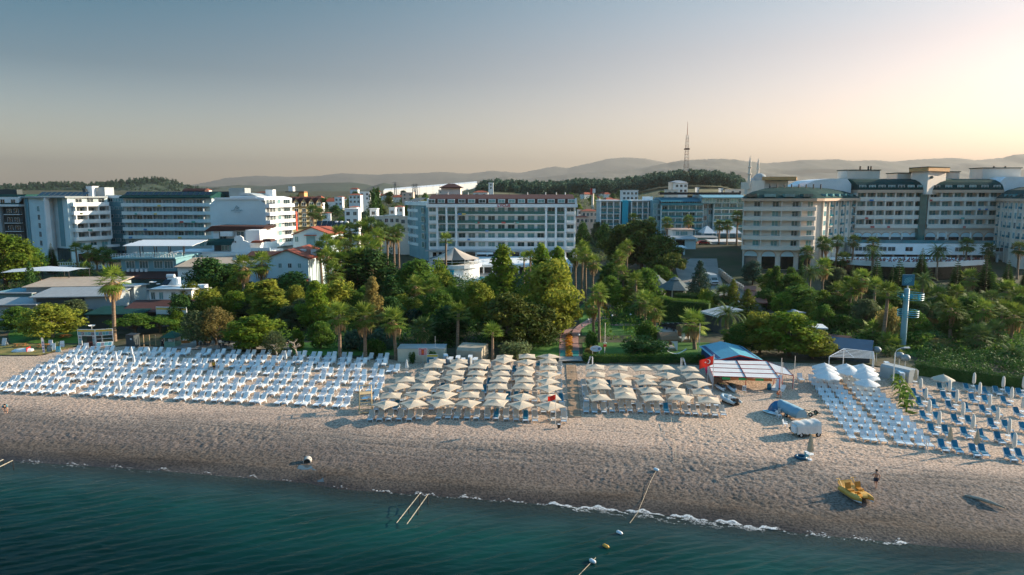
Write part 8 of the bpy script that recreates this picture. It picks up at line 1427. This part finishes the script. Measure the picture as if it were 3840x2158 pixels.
for k, (x, y, rz)in enumerate(((-.4, -.75, 180), (.4, -.75, 180), (-.4, .75, 0), (.4, .75, 0))):q=MB();q.bx(-.22, .22, -.22, .22, .42, .46);q.box((0, .23, .7), (.44, .04, .5));[q.bx(a-.02, a+.02, b_-.02, b_+.02, 0, .42)for a in(-.2, .2)for b_ in(-.2, .2)];o=q.build('chair', DARK, CT_);o.location=(x, y, 0);o.rotation_euler=(0, 0, R(rz))
for k, (px, py)in enumerate([(772, 1302), (842, 1305), (905, 1304), (962, 1303), (1065, 1305), (880, 1278), (940, 1280), (1010, 1285), (820, 1285)]):put(CT_, gnd(px, py)+Vector((0, 0, .2)), R(rnd.uniform(-10, 10)), label=f'dark café table with four chairs, {nth(k + 1)} counted from the green kiosk, front row first')
put(CHR, gnd(827, 1295), R(30), label='single chair beside the sparse tree by the café tables')
# bare white tree
def bare(px, Y, yt, lb, sd):
 r0=thing('bare_tree', lb, 'tree', onY(px, Y), 0, 'bare trees');rs=random.Random(sd);H=atY(px, yt, Y).z;tr_=MB();br=MB();tr_.tube([(0, 0, -.2), (-.1, 0, H*.25), (-.35, .1, H*.5), (-.55, 0, H*.72)], [.16, .14, .11, .07], 7);tr_.build('trunk', BARKP, r0, smooth=True)
 for k in range(16):a=k*2.4;z=H*rs.uniform(.35, .7);p=Vector((-.45*z/(H*.6), 0, z));d=Vector((math.cos(a), math.sin(a), rs.uniform(.3, 1.0)))*H*rs.uniform(.15, .28);br.tube([p, p+d*.5+Vector((0, 0, .1)), p+d], [.06, .035, .012], 5);e=p+d*.6;br.tube([e, e+Vector((math.cos(a+1), math.sin(a+1), .6))*H*.12], [.025, .01], 4)
 br.build('branches', BARKP, r0, smooth=True)
bare(1115, 114.5, 1258, 'leafless pale tree leaning among the back loungers', 3);bare(1040, 115.5, 1275, 'leafless twisted tree beside the café tables', 9)

# ================================================================ vehicles, street shops, and the far background
def car(label, p, rz, paint, L_=4.3, W_=1.75, H_=1.45, name='parked_car', van=False, truck=False):
 r0=thing(name, label, 'truck' if truck else 'van' if van else 'car', p, rz)
 pr=[(-L_/2, .35), (-L_/2, .85), (-L_*.30, .95), (-L_*.16, H_), (L_*.28, H_), (L_*.44, .95), (L_/2, .9), (L_/2, .35)]if not van else[(-L_/2, .35), (-L_/2, .95), (-L_*.38, 1.1), (-L_*.26, H_), (L_*.49, H_), (L_/2, .35)]
 MB().ext(pr, -W_/2, W_/2, 'x').build('body', paint, r0)
 for s_ in(-1, 1):MB().ext([(-L_*.24, .98), (-L_*.15, H_-.1), (L_*.25, H_-.1), (L_*.36, .98)]if not van else[(-L_*.33, 1.15), (-L_*.25, H_-.12), (L_*.40, H_-.12), (L_*.40, 1.15)], s_*(W_/2+.005)-.004, s_*(W_/2+.005)+.004, 'x').build('side_window', GLD, r0)
 a, b_=((-L_*.30, .97), (-L_*.165, H_-.05))if not van else((-L_*.38, 1.12), (-L_*.265, H_-.06));MB().face([(-W_*.43, a[0]-.02, a[1]), (W_*.43, a[0]-.02, a[1]), (W_*.40, b_[0]-.02, b_[1]), (-W_*.40, b_[0]-.02, b_[1])]).build('windscreen', GLD, r0)
 for x in(-W_/2+.06, W_/2-.06):
  for y in(-L_*.31, L_*.31):wheel(r0, (x, y, .32), 1.0)
 for x in(-W_*.34, W_*.34):MB().box((x, -L_/2-.01, .72), (.34, .05, .16)).build('headlight', STEELW, r0)
 MB().box((0, -L_/2-.012, .5), (W_*.5, .04, .12)).build('grille', DARK, r0)
 return r0
PW=mat('paint_white', (.72, .73, .74), r=.3, v=.03, s=2, spec=.5);PD_=mat('paint_grey', (.07, .075, .08), r=.3, v=.05, s=2, spec=.5);PR=mat('paint_red', (.30, .02, .02), r=.3, v=.05, s=2, spec=.5)
car('white minivan parked under the grey shed roof', onY(236, 144), R(20), PW, 4.6, 1.8, 1.8, 'parked_van', True);car('dark grey minivan parked under the grey shed roof', onY(202, 143), R(14), PD_, 4.6, 1.8, 1.8, 'parked_van', True);car('red car parked by the street shops', onY(2637, 262), R(95), PR)
tk=thing('box_truck', 'white box truck parked on the street facing the sea', 'truck', gnd(2668, 988)+Vector((0, 0, .1)), R(12));MB().bx(-1.15, 1.15, -.6, 4.0, .75, 3.1).build('cargo_box', WALLG, tk);MB().ext([(-2.6, .5), (-2.6, 1.25), (-2.2, 1.45), (-1.75, 2.3), (-.7, 2.35), (-.7, .5)], -1.0, 1.0, 'x').build('cab', PW, tk);MB().face([(-.9, -2.24, 1.48), (.9, -2.24, 1.48), (.85, -1.80, 2.25), (-.85, -1.80, 2.25)]).build('windscreen', GLD, tk);MB().bx(-.95, .95, -2.64, -2.605, .7, 1.05).build('grille', DARK, tk);MB().bx(-1.0, 1.0, -1.75, -.61, 2.36, 3.0).build('wind_deflector', PW, tk)
for x in(-.75, .75):MB().box((x, -2.62, 1.15), (.35, .05, .2)).build('headlight', STEELW, tk)
for x in(-.98, .98):
 for y in(-1.8, 2.8):wheel(tk, (x, y, .4), 1.2)
 MB().box((x*1.2, -1.9, 1.7), (.1, .15, .4)).build('mirror', DARK, tk)
# shops and roofs along the street
B, F, ww, zb, ze=shed('shop_building', 'white flat-roofed street shop with four windows', 2517, 2598, 262, 9, 862, 857, WALLW, WALLP, True, 0, 'shop');B.wins(F, [2.2, 4.0, 5.3], [ze-1.4], 1.2, 1.3, .2)
shed('shop_building', 'low grey-roofed street shops with open fronts', 2500, 2610, 248, 8, 898, 886, WALLB, ROOFB, True, 0, 'shop', ((.3, .6, GLD), ));shed('shop_building', 'teal-walled shop behind the red car', 2612, 2690, 270, 8, 892, 884, WALLT, ROOFB, True, 0, 'shop', ((.5, .9, WALLD), ));shed('shop_building', 'long dark shopfront below the white marquee', 2668, 2780, 262, 8, 908, 898, WALLB, STEELW, True, 0, 'shop');shed('shop_building', 'pale shop beside the street wall palms', 2520, 2570, 236, 6, 930, 922, WALLB, STEELW, True, 0, 'shop', ((.2, .8, GLD), ))
B=Bld('marquee', 'wide white marquee roof behind the street palms', 2710, 278, 'marquee');F, ww=fr(pt(2640, 278), pt(2784, 278));m=B.mb(F);ze, zr=zp(876, 278, 2700), zp(850, 278, 2700)
for k in range(3):B.part('roof_peak', B.mb(F).grid([[(ww*k/3, 0, ze), (ww*(k+1)/3, 0, ze), (ww*(k+1)/3, 10, ze), (ww*k/3, 10, ze)], [(ww*(k+.45)/3, 4.5, zr), (ww*(k+.55)/3, 4.5, zr), (ww*(k+.55)/3, 5.5, zr), (ww*(k+.45)/3, 5.5, zr)]], close=True), STEELW)
for k in range(4):B.part('post', B.mb(F).bx(ww*k/3.02, ww*k/3.02+.2, .1, .3, B.O.z, ze), STEELW)
for k, (x0, x1)in enumerate(((2790, 2836), (2800, 2872), (2815, 2880))):B=Bld('terracotta_awning', f'terracotta awning over terrace tables, {nth(k + 1)} behind the street wall', x0+30, 172-k*8, 'awning', 'terracotta awnings');F, ww=fr(pt(x0, 172-k*8, 5), pt(x1, 171-k*8, 5));z=B.O.z+2.6;B.part('canopy', B.mb(F).ext([(0, z), (3.2, z+.7), (3.2, z+.6), (0, z-.3)], 0, ww, 'x'), mat('terracotta', (0.34, 0.12, 0.08), r=.8, v=.1, s=1)if k==0 else bpy.data.materials['terracotta']);[B.part('post', B.mb(F).bx(x, x+.12, .1, .22, B.O.z, z-.31), DARK)for x in(0.1, ww-.3)]
# garden details: beige canopy, green roof, playground slide
B=Bld('garden_canopy', 'beige flat canopy between palms in the central garden', 1565, 158, 'canopy');z=zp(1128, 158, 1565);F, ww=fr(pt(1512, 159, 4), pt(1618, 157, 4));B.part('roof', B.mb(F).box((ww/2, 3, z), (ww, 6, .2), rx=R(5)), WALLC);[B.part('post', B.mb(F).bx(x, x+.2, .4, .6, B.O.z-.5, z-.4), WALLC)for x in(.2, ww/2, ww-.4)]
B=Bld('garden_bar', 'low garden bar with dark green ribbed roof among trees', 1485, 143, 'building');F, ww=fr(pt(1425, 144, 3), pt(1545, 142, 3));z=B.O.z+2.6;B.part('wall', B.mb(F).bx(.3, ww-.3, .5, 5, B.O.z-.3, z), WALLD);B.part('roof', B.mb(F).ext([(-.4, z), (3, z+1.5), (6, z), (3, z+1.3)], 0, ww, 'x'), mat('roof_bottle_green', (.01, .10, .09), r=.5, v=.12, s=1, stretch=(8, 1, 1)))
ps=thing('water_slide', 'white and blue water slide structure by the pool', 'slide', gnd(1692, 1064));
for k in range(4):x=-2.6+k*1.7;MB().bx(x-.12, x+.12, -.12, .12, 0, 4.2-k*.5).build('post', STEELW, ps);MB().bx(x-.12, x+.12, 2, 2.24, 0, 4.2-k*.5).build('post', STEELW, ps)
MB().bx(-2.8, 0, -.1, 2.2, 2.4, 2.6).build('platform', STEELW, ps);MB().bx(-1.4, .8, -.3, 2.3, 2.61, 3.8).build('blue_panel', TURQ, ps);MB().grid([[(.2+4.5*u, .2, 2.6-2.2*u+.25), (.2+4.5*u, .4, 2.6-2.2*u), (.2+4.5*u, 1.2, 2.6-2.2*u), (.2+4.5*u, 1.4, 2.6-2.2*u+.25)]for u in[k/8 for k in range(9)]]).build('chute', WHITE_P, ps, smooth=True);MB().bx(-2.8, 2.6, -.2, -.1, 1.2, 1.35).build('rail', STEELW, ps);MB().bx(.6, 2.6, -.15, 2.2, 1.9, 2.05).build('platform', STEELW, ps)
# white shade roof and turquoise pool hut at the left
B=Bld('shade_roof', 'broad white shade roof on posts at the picture edge', 130, 172, 'canopy');z=zp(1018, 172, 130);F, ww=fr(pt(5, 173, 5), pt(262, 171, 5));B.part('canopy', B.mb(F).grid([[(0, 0, z-.5), (ww*.5, -.3, z+.1), (ww, 0, z+.1)], [(0, 4, z), (ww*.55, 4, z+.9), (ww, 4, z+.3)], [(0, 8, z-.4), (ww*.5, 8.3, z+.2), (ww, 8, z)]]), STEELW, smooth=True);[B.part('post', B.mb(F).bx(x, x+.15, y, y+.15, B.O.z-.2, z), DARK)for x in(.3, ww*.6, ww-.4)for y in(.3, 7.5)]
B=Bld('pool_hut', 'turquoise glazed pool hut below the white shade roof', 200, 178, 'hut');F, ww=fr(pt(150, 178, 5), pt(300, 177, 5));B.part('wall', B.mb(F).bx(0, ww, 0, 3, B.O.z-.3, B.O.z+2.2), TURQ);B.part('roof', B.mb(F).bx(-.2, ww+.2, -.3, 3.2, B.O.z+2.21, B.O.z+2.4), WALLD)
B=Bld('garden_balustrade', 'white balustrade before the angular hotel', 280, 222, 'railing');F, ww=fr(pt(170, 222, 5), pt(412, 224, 5));z=B.O.z+1.5;B.part('top_rail', B.mb(F).bx(0, ww, 0, .15, z+.9, z+1.05), STEELW);B.part('base', B.mb(F).bx(0, ww, -.05, .2, z-2, z), WALLW);[B.part('baluster', B.mb(F).bx(k*.75, k*.75+.15, .02, .13, z+.001, z+.899), STEELW)for k in range(int(ww/.75))]
# villas and houses behind
def villa(px0, px1, Y, yb, yt, wall, roof, lb, flat=False, n=3):
 B=Bld('villa', lb, (px0+px1)/2, Y, 'house', 'houses behind the hotels');z0, z1=min(B.O.z, zp(yb, Y))-2, zp(yt, Y);F, ww=fr(pt(px0, Y), pt(px1, Y));d=min(9, max(5, ww));h=z1-z0
 if flat:B.part('wall', B.mb(F).bx(0, ww, 0, d, z0, z1), wall);B.part('parapet', B.mb(F).bx(-.2, ww+.2, -.2, d+.2, z1+.01, z1+.4), wall)
 else:zr=z1+ww*.12;B.part('wall', B.mb(F).bx(0, ww, 0, d, z0, z1), wall);B.part('roof', B.mb(F).grid([[(-.5, -.5, z1), (ww+.5, -.5, z1), (ww+.5, d+.5, z1), (-.5, d+.5, z1)], [(ww*.35, d*.45, zr), (ww*.65, d*.45, zr), (ww*.65, d*.55, zr), (ww*.35, d*.55, zr)]], close=True), roof)
 B.wins(F, [ww*(k+.5)/n for k in range(n)], [z1-1.6]+([z1-4.6]if h>9 else[]), min(1.4, ww/n*.55), 1.4, -.04, GLD)
for a in[(1294, 1345, 285, 835, 787, WALLW, ROOFR, 'white villa with arched door left of the cypress', True, 2), (1312, 1340, 292, 800, 777, WALLW, ROOFR, 'small red-capped upper storey of the white villa left of the cypress', False, 1), (1388, 1414, 300, 815, 786, WALLW, ROOFR, 'white villa cube beside the cypress foot', True, 1), (1383, 1440, 268, 845, 815, WALLC, ROOFR, 'cream holiday flats with red chimney caps, first part', True, 2), (1440, 1500, 266, 855, 812, WALLC, ROOFR, 'cream holiday flats with red chimney caps, middle part', True, 3), (1500, 1548, 264, 870, 816, WALLC, ROOFR, 'cream holiday flats with balconies beside the hotel wing', True, 2), (1460, 1482, 320, 800, 783, WALLW, ROOFR, 'white house between dark trees behind the flats', True, 1), (1480, 1512, 335, 795, 776, WALLW, ROOFR, 'white house with red strip roof behind the flats', False, 2), (1310, 1353, 480, 745, 732, WALLW, ROOFR, 'villa with maroon hipped roof on the slope', False, 3), (1350, 1388, 500, 740, 721, WALLW, ROOFR, 'tall white villa block on the slope', True, 2), (1408, 1422, 470, 750, 730, WALLW, ROOFR, 'slim white tower house behind the cypress', True, 1), (1256, 1285, 520, 750, 742, WALLW, ROOFR, 'low pale house far left on the slope', True, 2), (1508, 1550, 560, 733, 724, WALLP, ROOFR, 'flat pink shed with water tank on the dry field', True, 2), (1775, 1830, 420, 735, 722, WALLW, ROOFR, 'house with orange hipped roof behind the maroon hotel roof', False, 2), (1832, 1850, 640, 692, 687, WALLW, ROOFR, 'tiny white house on the wooded ridge', True, 1), (2166, 2180, 335, 805, 786, WALLW, ROOFM, 'narrow white gabled house beside the hotel corner', False, 1), (2182, 2240, 325, 822, 792, WALLP, ROOFR, 'pink terrace houses with pale red roof, upper row', False, 4), (2160, 2206, 300, 836, 815, WALLP, ROOFR, 'pink terrace houses with pale red roof, lower row', False, 3), (2332, 2391, 430, 748, 716, WALLW, ROOFB, 'dark-glazed white apartment block on the slope', True, 4), (2498, 2540, 400, 730, 714, WALLC, ROOFB, 'yellow-lit low house before the hill villa', True, 2), (2527, 2575, 425, 730, 688, WALLW, ROOFB, 'tall stepped hill villa under the radio mast', False, 3), (2515, 2572, 430, 705, 684, WALLC, ROOFB, 'upper terrace of the hill villa', False, 3), (2612, 2618, 420, 730, 706, WALLW, ROOFB, 'white chimney-like tower on the slope', True, 1), (2700, 2708, 420, 725, 709, WALLW, ROOFB, 'second white tower above the blue hotel roof', True, 1), (2730, 2785, 440, 722, 712, WALLC, ROOFB, 'flat white roofs below the mosque', True, 2), (1200, 1208, 300, 790, 765, WALLW, ROOFR, 'sliver of white house beside the yellow hotel', True, 1), (1208, 1232, 290, 830, 800, WALLW, ROOFR, 'white house gable behind the water tanks', False, 1), (2280, 2330, 470, 760, 752, WALLP, ROOFR, 'row of low pink roofs behind the turquoise panel', False, 3), (1645, 1700, 600, 722, 714, WALLC, ROOFT, 'long low farm building on the field', True, 3)]:villa(*a)
# far houses scattered over the slopes, each a few pixels
hp_=MB();hp_.bx(-4, 4, -3, 3, -2, 4);hm_=hp_.mesh('house_wall', WALLW);rp_=MB();rp_.grid([[(-4.4, -3.4, 4), (4.4, -3.4, 4), (4.4, 3.4, 4), (-4.4, 3.4, 4)], [(-2, -.2, 6), (2, -.2, 6), (2, .2, 6), (-2, .2, 6)]], close=True);rm_=rp_.mesh('house_roof', ROOFR)
for k in range(26):
 px=rnd.choice([rnd.uniform(1190, 1540), rnd.uniform(2170, 2320), rnd.uniform(700, 1200), rnd.uniform(2790, 3000)]);Y=rnd.uniform(520, 1000);b_=onY(px, Y);t_=thing('far_house', f'tiny pale house on the far slopes, {nth(k + 1)} of the scattered ones', 'house', b_, rnd.uniform(-.5, .5), 'tiny houses on the far slopes');t_.scale=(rnd.uniform(.8, 1.6), )*2+(rnd.uniform(.8, 1.5), );ob('wall', hm_, t_);ob('roof', rm_, t_)
# long greenhouse, billboard tower, pylons, radio mast, mosque
gh=thing('greenhouse', 'long white greenhouse roof climbing the far field', 'greenhouse', (0, 0, 0));A, B_=atY(1438, 724, 760), atY(1788, 694, 860);gh.location=A;
for k in range(14):
 p, q_=A.lerp(B_, k/14)-A, A.lerp(B_, (k+.97)/14)-A;MB().grid([[p+Vector((0, y, z)), q_+Vector((0, y, z))]for y, z in((0, -6), (0, 2.5), (8, 4.5), (16, 2.5), (16, -6))]).build('bay', STEELW, gh)
bt=pole_thing('billboard_tower', 'tall white pole with red and white box on top', 'tower', onY(2222, 470), zp(725, 470)-onY(2222, 470).z, .9, WALLC);zz=zp(725, 470)-bt.location.z;MB().bx(-1.6, 1.6, -1.6, 1.6, zz, zz+3).build('white_box', STEELW, bt);MB().bx(-1.7, -.4, -1.7, 1.6, zz-1, zz+3.2).build('red_side', RED, bt)
def lattice(name, label, px, Y, yb, yt, w0, w1, n, mats, cat='mast', arms=0):
 b_=atY(px, yb, Y);H=atY(px, yt, Y).z-b_.z;r0=thing(name, label, cat, b_)
 for k in range(n):
  q=MB();z0, z1=H*k/n, H*(k+1)/n;a, b2=w0+(w1-w0)*k/n, w0+(w1-w0)*(k+1)/n;c0=[(-a, -a), (a, -a), (a, a), (-a, a)];c1=[(-b2, -b2), (b2, -b2), (b2, b2), (-b2, b2)]
  for j in range(4):q.tube([(*c0[j], z0), (*c1[j], z1)], .16 if n>8 else.22, 3);q.tube([(*c0[j], z0), (*c1[(j+1)%4], z1)], .09, 3);q.tube([(*c0[j], z0), (*c0[(j+1)%4], z0)], .09, 3)
  q.build('segment', mats[k%len(mats)], r0)
 for k in range(arms):MB().tube([(-w0*2.2, 0, H*(.98-.12*k)), (w0*2.2, 0, H*(.98-.12*k))], .2, 3).build('arm', mats[0], r0)
 return r0, H
MR, MW=mat('mast_red', (.20, .07, .05), r=.6, v=.15, s=1), mat('mast_grey', (.30, .28, .26), r=.6, v=.1, s=1)
r0, H=lattice('radio_mast', 'tall lattice radio mast rising above the pine ridge', 2571, 780, 700, 508, 3.0, 1.1, 16, [MR, MW]);MB().tube([(0, 0, H), (0, 0, H+(508-460)/ppm(780))], [.5, .2], 4).build('antenna', MR, r0);MB().bx(-2.6, 2.6, -2.6, 2.6, H*.72, H*.745).build('platform', MR, r0)
for k, (px, yb, yt)in enumerate(((1483, 735, 684), (1552, 738, 690), (1562, 738, 690))):lattice('power_pylon', f'lattice pylon on the dry field, {nth(k + 1)} from the cypress', px, 640, yb, yt, 1.2, .4, 6, [MW], 'pylon', 3)
MQ=mat('mosque_stone', (0.80, 0.70, 0.60), r=.8, v=.06, s=.3);ms_=thing('mosque', 'domed mosque with two slender minarets on the skyline', 'mosque', atY(2842, 712, 560));o_=ms_.location;q2=lambda px, py:atY(px, py, 560)-o_
p, q_=q2(2802, 712), q2(2884, 683);MB().bx(p.x, q_.x, 0, 16, p.z-4, q_.z).build('wall', MQ, ms_);c=q2(2862, 683);r_=27/ppm(560, 30);MB().lathe([(r_*math.cos(R(a)), r_*1.05*math.sin(R(a)))for a in range(0, 91, 10)], 20, (c.x, 8, c.z+1)).build('dome', WALLG, ms_, smooth=True);c2=q2(2828, 683);MB().lathe([(r_*.55*math.cos(R(a)), r_*.55*math.sin(R(a)))for a in range(0, 91, 15)], 16, (c2.x, 6, c2.z)).build('small_dome', WALLG, ms_, smooth=True);MB().lathe([(r_, c.z-1), (r_, c.z+1)], 20, (c.x, 8, 0)).build('drum', MQ, ms_)
for px, yt, yo in((2808, 583, 0), (2862, 588, 14)):
 b_=q2(px, 710);t_=q2(px, yt);H=t_.z-b_.z;MB().lathe([(1.15, 0), (1.05, H*.42), (1.7, H*.44), (1.7, H*.465), (1.0, H*.47), (.95, H*.62), (1.5, H*.64), (1.5, H*.66), (.85, H*.67), (.8, H*.80)], 12, (b_.x, yo, b_.z)).build('minaret', MQ, ms_);MB().lathe([(.95, H*.80), (.25, H*.95), (0, H)], 12, (b_.x, yo, b_.z)).build('spire', MQ, ms_)
for k in range(5):x=p.x+(q_.x-p.x)*(k+.5)/5;MB().bx(x-.8, x+.8, -.1, -.01, q_.z-4.2, q_.z-1.4).build('window', GLD, ms_)
